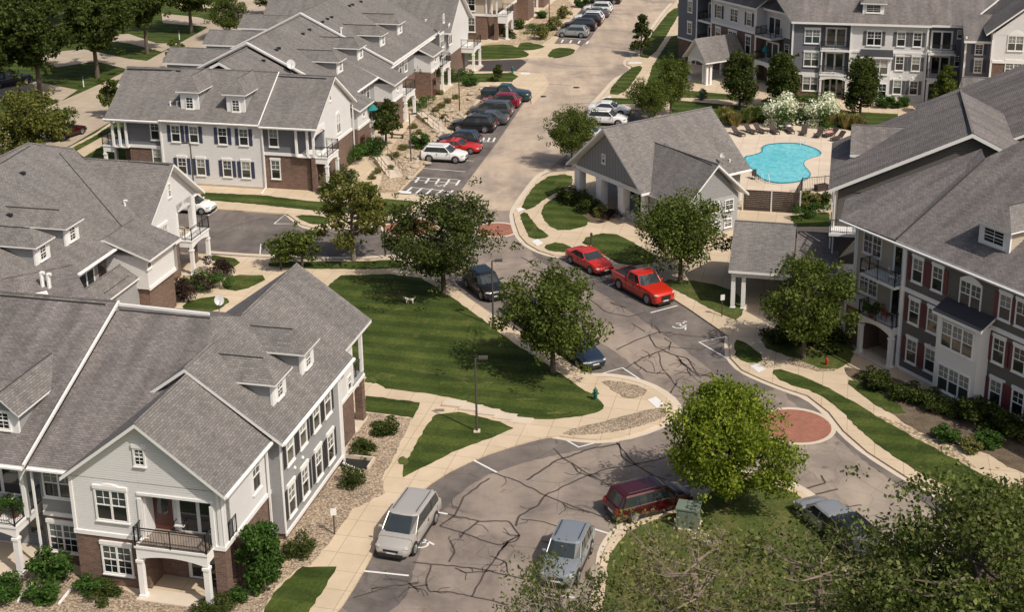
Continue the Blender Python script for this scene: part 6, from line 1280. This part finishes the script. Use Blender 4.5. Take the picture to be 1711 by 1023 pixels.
def car(t, colr, px, py, hd, label, name='parked_car', cat='car', group=None, zr=0.01):
    """hd: heading in radians (world), px,py: centre of the footprint"""
    c = car_meshes(t); L, W, Hh, zb, zh, zn, zd, xf0, xf1, xr1, xr0, zt, wr, wx = SPEC[t]
    if colr not in c['col']:
        me = c['body'].mesh('body', ['car_'+colr, 'car_black_trim', 'plastic_white'], True)
        try: me.set_sharp_from_angle(angle=radians(38))
        except Exception: pass
        c['col'][colr] = me
    x, y = G(px, py); r = empty(name, (x, y, zr), hd); tag(r, label, cat, group)
    link('body', c['col'][colr], r); link('windows', c['glass'], r)
    for a in wx:
        for s in (1, -1): o = link('wheel', c['tyre'], r, (a, s*(W/2-.09), wr)); link('rim', c['rim'], o)
    for s in (1, -1): link('headlight', c['head'], r, (L/2-.2, s*(W/2*.72), zn-.02)); link('taillight', c['tail'], r, (-L/2+.03, s*(W/2*.74), zt-.12))
    return r
def hdg(p, q):
    a = G(*p); b = G(*q); return atan2(b[1]-a[1], b[0]-a[0])
RT = -A1; LF = pi-A1
gp = 'cars parked beside the long apartment block'
car('suv', 'white', 743, 268, RT, 'white SUV nose to the road, nearest in the upper parking row', group=gp)
car('coupe', 'red', 768, 253, RT, 'bright red low car parked beside the white SUV', group=gp)
car('suv', 'blueblack', 768, 243, LF, 'dark navy SUV between the red car and the empty striped bay', group=gp)
car('bigsuv', 'black', 791, 218, LF, 'black large SUV just above the empty striped bay', group=gp)
car('sedan', 'gray', 814, 206, LF, 'grey sedan beyond the large black SUV', group=gp)
car('minivan', 'gray', 820, 193, LF, 'dark grey minivan beside the crimson SUV', group=gp)
car('suv', 'crimson', 837, 178, LF, 'crimson SUV beside the teal pickup', group=gp)
car('pickup', 'green', 846, 167, RT, 'teal pickup truck with pale bed cover at the end of the row', 'pickup_truck', 'pickup truck', gp)
g2 = 'cars parked at the top of the picture'
car('suv', 'silver', 957, 61, LF, 'silver SUV, nearest of the upper parked row', group=g2); car('bigsuv', 'black', 968, 50, LF, 'dark brown-black SUV behind the silver one', group=g2); car('suv', 'black', 980, 42, LF, 'black hatchback third in the upper parked row', group=g2)
car('suv', 'white', 984, 36, LF, 'white SUV in the middle of the upper parked row', group=g2); car('sedan', 'gray', 992, 28, LF, 'grey sedan between two white cars in the upper row', group=g2); car('suv', 'white', 999, 20, LF, 'white SUV farther up the upper row', group=g2); car('bigsuv', 'black', 1012, 5, LF, 'black vehicle cut by the top edge', group=g2)
g3 = 'white cars in the bay behind the clubhouse'
car('sedan', 'white', 1018, 190, RT, 'white sedan, upper one behind the clubhouse roof', group=g3); car('suv', 'white', 1014, 207, RT, 'white car directly above the clubhouse ridge', group=g3); car('sedan', 'white', 985, 232, RT, 'white car mostly hidden by the roadside tree', group=g3)
h1 = hdg((960, 425), (1110, 505))
car('sedan', 'red', 985, 446, h1, 'red sedan parked in front of the red pickup at the clubhouse kerb'); car('pickup', 'red', 1074, 492, h1, 'bright red crew-cab pickup truck parked at the kerb', 'pickup_truck', 'pickup truck')
h2 = hdg((790, 478), (935, 598))
car('suv', 'black', 810, 488, h2, 'black SUV under the dark tree by the lawn walk'); car('sedan', 'blueblack', 968, 598, h2, 'dark sedan with only its nose showing below the spreading tree'); car('sedan', 'gray', 885, 538, h2, 'grey car hidden behind the spreading tree crown')
car('minivan', 'champagne', 683, 896, hdg((712, 850), (660, 925)), 'silver minivan parked along the curving walk in the foreground')
car('minivan', 'darkred', 1084, 852, hdg((1030, 862), (1120, 838)), 'dark red minivan at the kerbed island').scale = (.94, .94, .94)
car('suv', 'silverblue', 948, 945, hdg((968, 905), (935, 975)), 'blue-grey SUV partly behind the thin leafy tree')
car('hatch', 'silver', 1380, 882, hdg((1345, 855), (1405, 905))+pi, 'pale blue-grey hatchback behind the half-bare tree'); car('suv', 'black', 1436, 932, hdg((1395, 900), (1450, 950)), 'black SUV under the oak branches')
car('hatch', 'white', 322, 353, RT, 'white car poking out behind the white gable of the mid-left building'); car('pickup', 'navy', 15, 143, hdg((0, 146), (45, 138)), 'dark blue pickup in the driveway at the far left', 'pickup_truck', 'pickup truck'); car('sedan', 'darkred', 112, 228, hdg((100, 232), (130, 222)), 'maroon car on the street behind the rounded tree')
# ================================================================ street furniture
def lamp_post(px, py, label, H_=4.7, arm=1, yaw=0):
    x, y = G(px, py, .12); r = empty('street_lamp', (x, y, .1), yaw); tag(r, label, 'street lamp', 'dark lamp posts')
    MB().box(-.2, .2, -.2, .2, 0, .12).build('base', ['concrete_pale'], r); MB().bar((0, 0, .1), (0, 0, H_), (.075, .06), n=8).build('pole', ['pole_bronze'], r)
    m = MB(); m.bar((0, 0, H_), (.35*arm, 0, H_+.05), .04); m.box(.2*arm, .75*arm, -.16, .16, H_, H_+.12); m.build('lamp_head', ['pole_bronze'], r)
lamp_post(797, 722, 'lamp post on the triangular lawn by the stepped walk', 4.9, 1); lamp_post(824, 545, 'lamp post at the lawn edge between the two shade trees', 5.0, 1); lamp_post(687, 271, 'lamp post on the gravel bank behind the white SUV', 5.0, 1); lamp_post(768, 187, 'lamp post above the row of dark cars', 5.0, 1); lamp_post(325, 325, 'lamp post in front of the white wall with blue shutters', 5.0, -1); lamp_post(918, 50, 'lamp post beside the walk at the top', 5.4, 1); lamp_post(644, 430, 'thin lamp post right of the yellowish tree', 3.0, 1)
def hydrant(px, py, mat, label):
    x, y = G(px, py, .15); r = empty('fire_hydrant', (x, y, .12)); r.scale = ((.75,)*3 if mat == 'hydrant_red' else (1.1,)*3); tag(r, label, 'fire hydrant')
    MB().lathe([(.0, 0), (.17, 0), (.17, .05), (.11, .07), (.11, .52), (.14, .54), (.14, .58)], n=14).build('barrel', [mat], r, smooth=False)
    MB().lathe([(.13, .58), (.11, .66), (.06, .73), (.03, .76), (.03, .82)], n=14).build('bonnet', [mat], r)
    m = MB(); m.bar((-.2, 0, .42), (.2, 0, .42), .055, n=8); m.bar((0, -.2, .38), (0, 0, .38), .07, n=8); m.build('nozzle', [mat], r)
hydrant(995, 668, 'hydrant_green', 'green fire hydrant on the lawn corner by the gravel bulb'); hydrant(1381, 610, 'hydrant_red', 'orange-red hydrant on the grass by the brown building'); hydrant(856, 121, 'hydrant_green', 'green hydrant with pale cap near the black driveway')
def bollard(px, py, label, h=1.0, mat='pole_bronze', w=.09):
    x, y = G(px, py, .15); r = empty('bollard', (x, y, .12)); tag(r, label, 'bollard')
    MB().lathe([(w*1.8, 0), (w*1.8, .06), (w, .08), (w, h), (w*.6, h+.05)], n=12).build('post', [mat], r); MB().lathe([(w*1.15, h-.2), (w*1.15, h-.05)], n=12).build('light_band', ['car_black_trim'], r)
bollard(988, 409, 'dark bollard light on the lawn by the red sedan', 1.05); bollard(1030, 152, 'short dark post light on the grass strip by the far road', .8); bollard(1133, 14, 'short dark post light at the top of the grass strip', .8)
def sign(px, py, label, h=1.6, face='plastic_white', yaw=0.3):
    x, y = G(px, py, .15); r = empty('sign_post', (x, y, .12), yaw); tag(r, label, 'sign'); MB().box(-.035, .035, -.03, .03, 0, h).build('post', ['wood_dark'], r)
    m = MB(); m.box(-.16, .16, -.05, -.03, h-.42, h); m.build('sign_panel', [face], r)
sign(559, 893, 'small parking sign on a brown post in the gravel'); sign(1206, 528, 'small sign post on the dry grass by the breezeway', 1.7); sign(1098, 178, 'blue and white sign by the footpath below the pavilion', 1.6, 'shutter_blue'); 
def bin_(px, py, label):
    x, y = G(px, py, .12); r = empty('trash_bin', (x, y, .12)); tag(r, label, 'bin'); MB().lathe([(.24, 0), (.28, .1), (.28, .85), (.3, .88)], n=12).build('drum', ['can_green'], r); MB().lathe([(.3, .88), (.24, 1.0), (.1, 1.03)], n=12).build('lid', ['can_green'], r)
bin_(1172, 167, 'green trash bin on the footpath below the pavilion')
x, y = G(1150, 878, .15); r = empty('utility_box', (x, y, .12), -.3); r.scale = (.68, .68, .85); tag(r, 'pale green utility cabinet on the kerbed island beside the dark red minivan', 'utility box'); MB().box(-.85, .85, -.7, .7, .1, 1.35).build('cabinet', ['box_green'], r); m = MB(); m.box(-.92, .92, -.77, .77, 1.352, 1.45); m.build('lid', ['box_green'], r); m = MB(); m.box(-.7, -.03, -.73, -.7, .25, 1.2).box(.03, .7, -.73, -.7, .25, 1.2); m.build('door', ['box_green'], r); MB().box(-1, 1, -.9, .9, 0, .1).build('base', ['concrete_pale'], r)
for px, py in ((140, 145), (300, 66)):
    x, y = G(px, py, 0); r = empty('mailbox', (x, y, 0), .3); tag(r, 'white post with black mailbox on the far left verge' if px < 200 else 'white mailbox post on the verge near the upper driveway', 'mailbox'); MB().box(-.06, .06, -.06, .06, 0, 1.1).build('post', ['plastic_white'], r); m = MB(); m.box(-.12, .12, -.3, .25, 1.1, 1.32); m.build('box', ['metal_black'], r)
x, y = G(1160, 160, .15); r = empty('planter', (x+1, y-1, .12)); tag(r, 'low dark planter at the pavilion corner', 'planter'); MB().lathe([(.35, 0), (.5, .45)], n=12).build('tub', ['wood_dark'], r); link('foliage', shrub_mesh((D_, 'loose')), r, (0, 0, .35))
# stair handrails on the bank
for (a, b, lb) in (((706, 193), (744, 222), 'black handrails of the upper steps down the gravel bank'), ((637, 268), (662, 296), 'black handrails of the lower steps near the striped bays')):
    A_ = G(*a, .2); B_ = G(*b, .2); yaw = atan2(B_[1]-A_[1], B_[0]-A_[0]); L = math.hypot(B_[0]-A_[0], B_[1]-A_[1]); r = empty('stair', (A_[0], A_[1], .12), yaw); tag(r, lb, 'stair')
    for s in (-.7, .7):
        m = MB()
        for k in range(5): m.bar((L*k/4, s, 0), (L*k/4, s, 1.35-.25*k/4), .025)
        m.bar((0, s, 1.35), (L, s, 1.1), .03); m.bar((0, s, .8), (L, s, .6), .02); m.build('handrail', ['metal_black'], r)
    for k in range(5): MB().box(L*k/5, L*(k+1)/5, -.7, .7, 0, .5-.1*k).build('step', ['concrete_pale'], r)
# bench-like dark plank on the terrace walk
x, y = G(664, 231, .12); r = empty('bench', (x, y, .12), -A1); tag(r, 'low dark bench on the terrace walk before the arched entries', 'bench'); MB().box(-.75, .75, -.2, .2, .38, .44).build('seat', ['wood_dark'], r)
for s in (-.6, .6): MB().box(s-.05, s+.05, -.18, .18, 0, .38).build('leg', ['metal_black'], r)
# pool fence
def fence(pts, label, h=1.3, z=.15, slat=.16, dark=False):
    P = [G(*p, z) for p in pts]; r = empty('metal_fence', (P[0][0], P[0][1], z)); tag(r, label, 'fence'); m = MB(); ps = MB()
    for a, b in zip(P, P[1:]):
        a = Vector((a[0]-P[0][0], a[1]-P[0][1], 0)); b = Vector((b[0]-P[0][0], b[1]-P[0][1], 0)); L = (b-a).length; n = max(1, int(L/slat)); u = Vector((0, 0, 1))
        m.bar(a+u*h, b+u*h, .03); m.bar(a+u*.15, b+u*.15, .025)
        for i in range(n): q = a.lerp(b, i/n); m.bar(q+u*.1, q+u*(h+.08), .012, n=3)
        for i in range(int(L/2.2)+1): q = a.lerp(b, min(1, i*2.2/L)); ps.bar(q, q+u*(h+.12), .04)
    m.build('pickets', ['metal_black'], r); ps.build('posts', ['metal_black'], r)
fence([(1245, 345), (1325, 350), (1340, 322), (1388, 318)], 'black picket fence along the near side of the pool deck', 1.4); fence([(1225, 205), (1300, 203), (1400, 208), (1450, 226)], 'black picket fence behind the pool loungers', 1.3)
x, y = G(1288, 356, 0); m = MB(); m.box(-2.55, 2.55, -.6, .6, 0, 2.0); r = empty('screen_wall', (x, y, .1), -A1); tag(r, 'dark brown louvred screen between pool deck and breezeway roof', 'screen wall'); m = MB()
for i in range(11): m.box(-2.5, 2.5, -.03, .03, .1+i*.17, .24+i*.17)
m.build('louvres', ['wood_dark'], r)
for s in (-2.5, 0, 2.5): MB().box(s-.06, s+.06, -.07, .07, 0, 2.1).build('post', ['plastic_white'], r)
# loungers
def lounger():
    r = empty('sun_lounger', (0, 0, 0)); tag(r, 'x', 'sun lounger', 'dark wicker loungers round the pool')
    m = MB(); m.box(-.32, .32, -.95, .35, .28, .36); m.build('seat', ['wicker'], r)
    m = MB(); m.slab([(-.32, .35, .36), (.32, .35, .36), (.32, .9, .86), (-.32, .9, .86)], .07, 0, 0, 0); m.build('backrest', ['wicker'], r)
    for sx in (-.28, .28):
        for sy in (-.85, .3): MB().box(sx-.03, sx+.03, sy-.03, sy+.03, 0, .28).build('leg', ['wicker'], r)
    return r
pr = lounger(); q = 0
for px, py, rz, lb in ((1233, 226, .5, 'dark lounger nearest the clubhouse roof'), (1254, 222, .5, 'second dark lounger from the clubhouse side'), (1270, 221, .5, 'third dark lounger, left of the left white bush'), (1293, 222, .2, 'dark lounger in front of the left white bush'), (1319, 221, .1, 'dark lounger with white towels under the closed umbrella'), (1343, 224, -.3, 'dark lounger just above the pool handrails'), (1368, 228, -.5, 'dark lounger in front of the right white bush'), (1388, 228, -1.0, 'lounger with a pink towel'), (1400, 234, -.9, 'dark lounger right of the pink towel'), (1414, 241, -1.3, 'dark lounger at the brown building corner')):
    x, y = G(px, py, Z2); c = pr if q == 0 else copy_tree(pr); q = 1; c.location = (x, y, Z2); c.rotation_euler = (0, 0, rz); c['label'] = lb
x, y = G(1388, 226, Z2); o = MB().box(-.3, .3, -.8, .8, 0, .06).build('towel', ['towel'], None, (x, y, Z2+.4), -1.0); tag(o, 'pink towel spread over a pool lounger', 'towel')
x, y = G(1319, 220, Z2); m = MB(); m.blob((0, .3, .1), .3, .4, .18, seed=4, n=2, amp=.5); o = m.build('towel', ['plastic_white'], None, (x, y, Z2+.4), 0); tag(o, 'white towels heaped on the lounger under the closed umbrella', 'towel')
x, y = G(1305, 217, Z2); m = MB(); m.lathe([(.25, 0), (.05, .05), (.05, .45), (.3, .46), (.3, .5)], n=14); o = m.build('side_table', ['plastic_white'], None, (x, y, Z2)); tag(o, 'small white side table between two loungers behind the pool', 'table')
x, y = G(1333, 208, Z2); r = empty('umbrella', (x, y, Z2)); tag(r, 'closed brown umbrella standing between the two white bushes', 'umbrella'); MB().bar((0, 0, 0), (0, 0, 2.6), .03).build('pole', ['pole_gray'], r); MB().lathe([(.1, .9), (.2, 1.1), (.14, 2.0), (.04, 2.6)], n=10).build('canopy', ['wood_dark'], r)
r = None
for px, py, lb in ((1341, 243, 'steel handrails where swimmers enter at the far pool edge'), (1279, 306, 'steel ladder rails at the near left pool edge')):
    x, y = G(px, py, Z2); r = empty('pool_ladder', (x, y, Z2)); tag(r, lb, 'pool ladder')
    for s in (-.3, .3): m = MB(); m.bar((s, .4, 0), (s, .35, .8), .025).bar((s, .35, .8), (s, -.3, .75), .025).bar((s, -.3, .75), (s, -.4, 0), .025); m.build('rail', ['plastic_white'], r)
for px, py, lb in ((1262, 300, 'dark patio chair at the left corner of the pool'), (1372, 318, 'dark deck box at the right corner of the pool deck')):
    x, y = G(px, py, Z2); r = empty('patio_chair' if px < 1300 else 'deck_box', (x, y, Z2), .4); tag(r, lb, 'chair' if px < 1300 else 'box')
    if px < 1300:
        MB().box(-.25, .25, -.25, .25, .4, .45).build('seat', ['wicker'], r); MB().box(-.25, .25, .22, .27, .45, .95).build('backrest', ['wicker'], r)
        for a in (-.22, .22):
            for b in (-.22, .22): MB().box(a-.02, a+.02, b-.02, b+.02, 0, .4).build('leg', ['wicker'], r)
    else: MB().box(-.6, .6, -.3, .3, 0, .5).build('chest', ['wicker'], r); MB().box(-.63, .63, -.33, .33, .502, .57).build('lid', ['wood_dark'], r)
# balcony and porch furnishings that stand on their own
def chair_at(X, Y, Z, rz, mat, lb):
    r = empty('patio_chair', (X, Y, Z), rz); tag(r, lb, 'chair'); MB().box(-.26, .26, -.25, .25, .38, .44).build('seat', [mat], r); m = MB(); m.slab([(-.26, .22, .44), (.26, .22, .44), (.26, .36, 1.0), (-.26, .36, 1.0)], .04, 0, 0, 0); m.build('backrest', [mat], r)
    for a in (-.24, .24): MB().bar((a, -.22, 0), (a, -.22, .62), .02).bar((a, .24, 0), (a, .24, .62), .02).bar((a, -.22, .62), (a, .26, .62), .025).build('arm', ['metal_black'], r)
def at(bld, v, u): return uv2w(u, v, bld.a)
X, Y = at(A, -30.4, 54.9); chair_at(X, Y, 3.12, -.2, 'plastic_white', 'white chair on the nearest balcony above the front porch')
X, Y = at(A, -28.7, 54.6); chair_at(X, Y, .15, 1.2, 'wicker', 'dark chair on the nearest ground-floor porch')
X, Y = at(B, -50.4, 95.2); chair_at(X, Y, 3.12, 1.0, 'plastic_white', 'pale chair on the corner balcony of the mid-left gable'); X, Y = at(Gb, 62.9, 63.2); chair_at(X, Y, 3.05, 2, 'pot_red', 'red chair on the lower balcony of the brown building'); X, Y = at(Gb, 62.9, 62.8); chair_at(X, Y, 5.95, 1, 'plastic_white', 'white chair on the upper balcony of the brown building')
for bld, v, u, z, lb in ((A, -40.3, 54.4, 3.05, 'plants filling the balcony at the left edge'), (A, -39.4, 54.6, 3.05, 'second pot of plants on the balcony at the left edge'), (Gb, 62.5, 64.2, 3.02, 'potted plant on the lower balcony of the brown building')):
    X, Y = at(bld, v, u); r = empty('potted_plant', (X, Y, z)); tag(r, lb, 'plant'); MB().lathe([(.16, 0), (.22, .35)], n=10).build('pot', ['pot_red'], r); o = link('foliage', shrub_mesh((S_, 'loose')), r, (0, 0, .25)); o.scale = (1.2, 1.2, 1.0)
for bld, v, u, z, lb in ((H, -3 if False else 0, 162.0, 3.1, 'x'),): pass
X, Y = uv2w(130.2, 106.5, AG); r = empty('patio_umbrella', (X, Y, 3.0)); tag(r, 'teal patio umbrella on the balcony beside the brick wing', 'umbrella'); MB().bar((0, 0, 0), (0, 0, 2.0), .03).build('pole', ['pole_gray'], r); MB().lathe([(.12, .9), (.45, 1.2), (.3, 1.6), (.03, 2.0)], n=10).build('canopy', ['canvas_teal'], r)
X, Y = uv2w(131.4, -46.6+.0, A1); r = empty('patio_umbrella', (X, Y, 3.2)); tag(r, 'teal parasol on the first entry balcony of the long block', 'umbrella'); MB().bar((0, 0, 0), (0, 0, 1.9), .03).build('pole', ['pole_gray'], r); MB().lathe([(.7, 1.3), (.4, 1.65), (.03, 1.9)], n=10).build('canopy', ['canvas_teal'], r)
# downspout extensions lying on the gravel
for a, b, bl_ in (((52, 976), (30, 1008), A), ((128, 976), (98, 1012), A), ((573, 777), (603, 788), A), ((445, 314), (437, 325), C)):
    P = G(*a, .15); Q = G(*b, .15); c = Vector(bl_.root.location); R3 = Matrix.Rotation(-bl_.root.rotation_euler.z, 3, 'Z')
    m = MB(); m.bar(R3@(Vector((P[0], P[1], .25))-c), R3@(Vector((Q[0], Q[1], .2))-c), .07); m.build('downspout', ['trim'], bl_.root)
# window well
x, y = G(600, 775, .15); r = empty('window_well', (x-.2, y, .13), -A1); tag(r, 'dark window well with stone rim by the brick corner', 'window well'); m = MB(); m.box(-.9, .9, -.5, .5, 0, .02); m.build('pit', ['metal_black'], r); m = MB(); m.box(-1, -.9, -.6, .6, 0, .25).box(.9, 1, -.6, .6, 0, .25).box(-.9, .9, .5, .6, 0, .25); m.build('rim', ['concrete_pale'], r)
# dog
x, y = G(684, 508, .15); r = empty('dog', (x, y, .15), radians(172)); r.scale = (.85,)*3; tag(r, 'pale spotted dog walking on the green lawn', 'dog')
dm = bpy.data.meshes.new('body'); V_ = [(-.3, 0, .45), (-.05, 0, .45), (.2, 0, .46), (.36, 0, .58), (.46, 0, .64), (.57, 0, .6), (-.32, .08, .34), (-.36, .08, .18), (-.33, .08, .02), (-.32, -.08, .34), (-.27, -.08, .18), (-.25, -.08, .02), (.22, .07, .3), (.24, .07, .15), (.25, .07, .02), (.2, -.07, .3), (.17, -.07, .15), (.12, -.07, .02), (-.45, 0, .55), (-.58, 0, .66)]
E_ = [(0, 1), (1, 2), (2, 3), (3, 4), (4, 5), (0, 6), (6, 7), (7, 8), (0, 9), (9, 10), (10, 11), (2, 12), (12, 13), (13, 14), (2, 15), (15, 16), (16, 17), (0, 18), (18, 19)]
RA = [.1, .1, .12, .07, .08, .04, .06, .03, .025, .06, .03, .025, .05, .03, .025, .05, .03, .025, .025, .015]
dm.from_pydata(V_, E_, []); dm.materials.append(M['dog_fur']); o = link('body', dm, r); sk = o.modifiers.new('s', 'SKIN'); 
for i, v in enumerate(dm.skin_vertices[0].data if dm.skin_vertices else []): v.radius = (RA[i],)*2; v.use_root = i == 0
o.modifiers.new('u', 'SUBSURF').levels = 1; o.modifiers['u'].render_levels = 1
m = MB()
for s in (-.06, .06): m.bar((.44, s, .7), (.42, s*1.3, .6), (.015, .035), n=4)
m.build('ear', ['wood_dark'], r)
m = MB(); m.blob((0, .01, .52), .13, .09, .05, n=1, amp=0); m.build('spot', ['wood_dark'], r)
# ================================================================ light, sky, camera
SUNEL = radians(50); sd = Vector((.70, -.714, 0)).normalized()   # horizontal direction towards the sun
L_ = bpy.data.lights.new('sun', 'SUN'); L_.energy = 4.2; L_.angle = radians(.55); L_.color = (1, .925, .82)
so = bpy.data.objects.new('sun', L_); COL.objects.link(so); tv = Vector((sd.x*cos(SUNEL), sd.y*cos(SUNEL), sin(SUNEL))); so.rotation_euler = tv.to_track_quat('Z', 'Y').to_euler()
w = bpy.data.worlds.new('World'); S.world = w; w.use_nodes = True; nt = w.node_tree; bg = nt.nodes['Background']; sky = nt.nodes.new('ShaderNodeTexSky'); sky.sky_type = 'NISHITA'; sky.sun_disc = False
sky.sun_elevation = SUNEL; sky.sun_rotation = atan2(sd.x, sd.y); sky.air_density = .9; sky.dust_density = 4.5; sky.ozone_density = .3; nt.links.new(sky.outputs[0], bg.inputs[0]); bg.inputs[1].default_value = .105
cam = bpy.data.cameras.new('camera'); co = bpy.data.objects.new('camera', cam); COL.objects.link(co); S.camera = co
cam.sensor_width = 36; cam.lens = F_/1711*36; cam.clip_end = 4000; cam.clip_start = .5
cam.shift_x = (855.5-CX_)/1711; cam.shift_y = -(511.5-CY_)/1711
# camera axes: the principal point keeps its own roll
f = Vector((0, cos(TH), -sin(TH))); r0 = Vector((1, 0, 0)); d0 = Vector((0, -sin(TH), -cos(TH)))
c, s = cos(RO), sin(RO)
rr = r0*c+d0*s; dd = -r0*s+d0*c     # image x and image down in world space
R = Matrix((rr, -dd, -f)).transposed().to_4x4(); R.translation = Vector((0, 0, CH)); co.matrix_world = R
S.view_settings.view_transform = 'Standard'; S.view_settings.look = 'None'; S.view_settings.exposure = -0.13; S.view_settings.gamma = 1
S.render.engine = 'CYCLES'; S.cycles.max_bounces = 6; S.cycles.diffuse_bounces = 3; S.cycles.transparent_max_bounces = 4
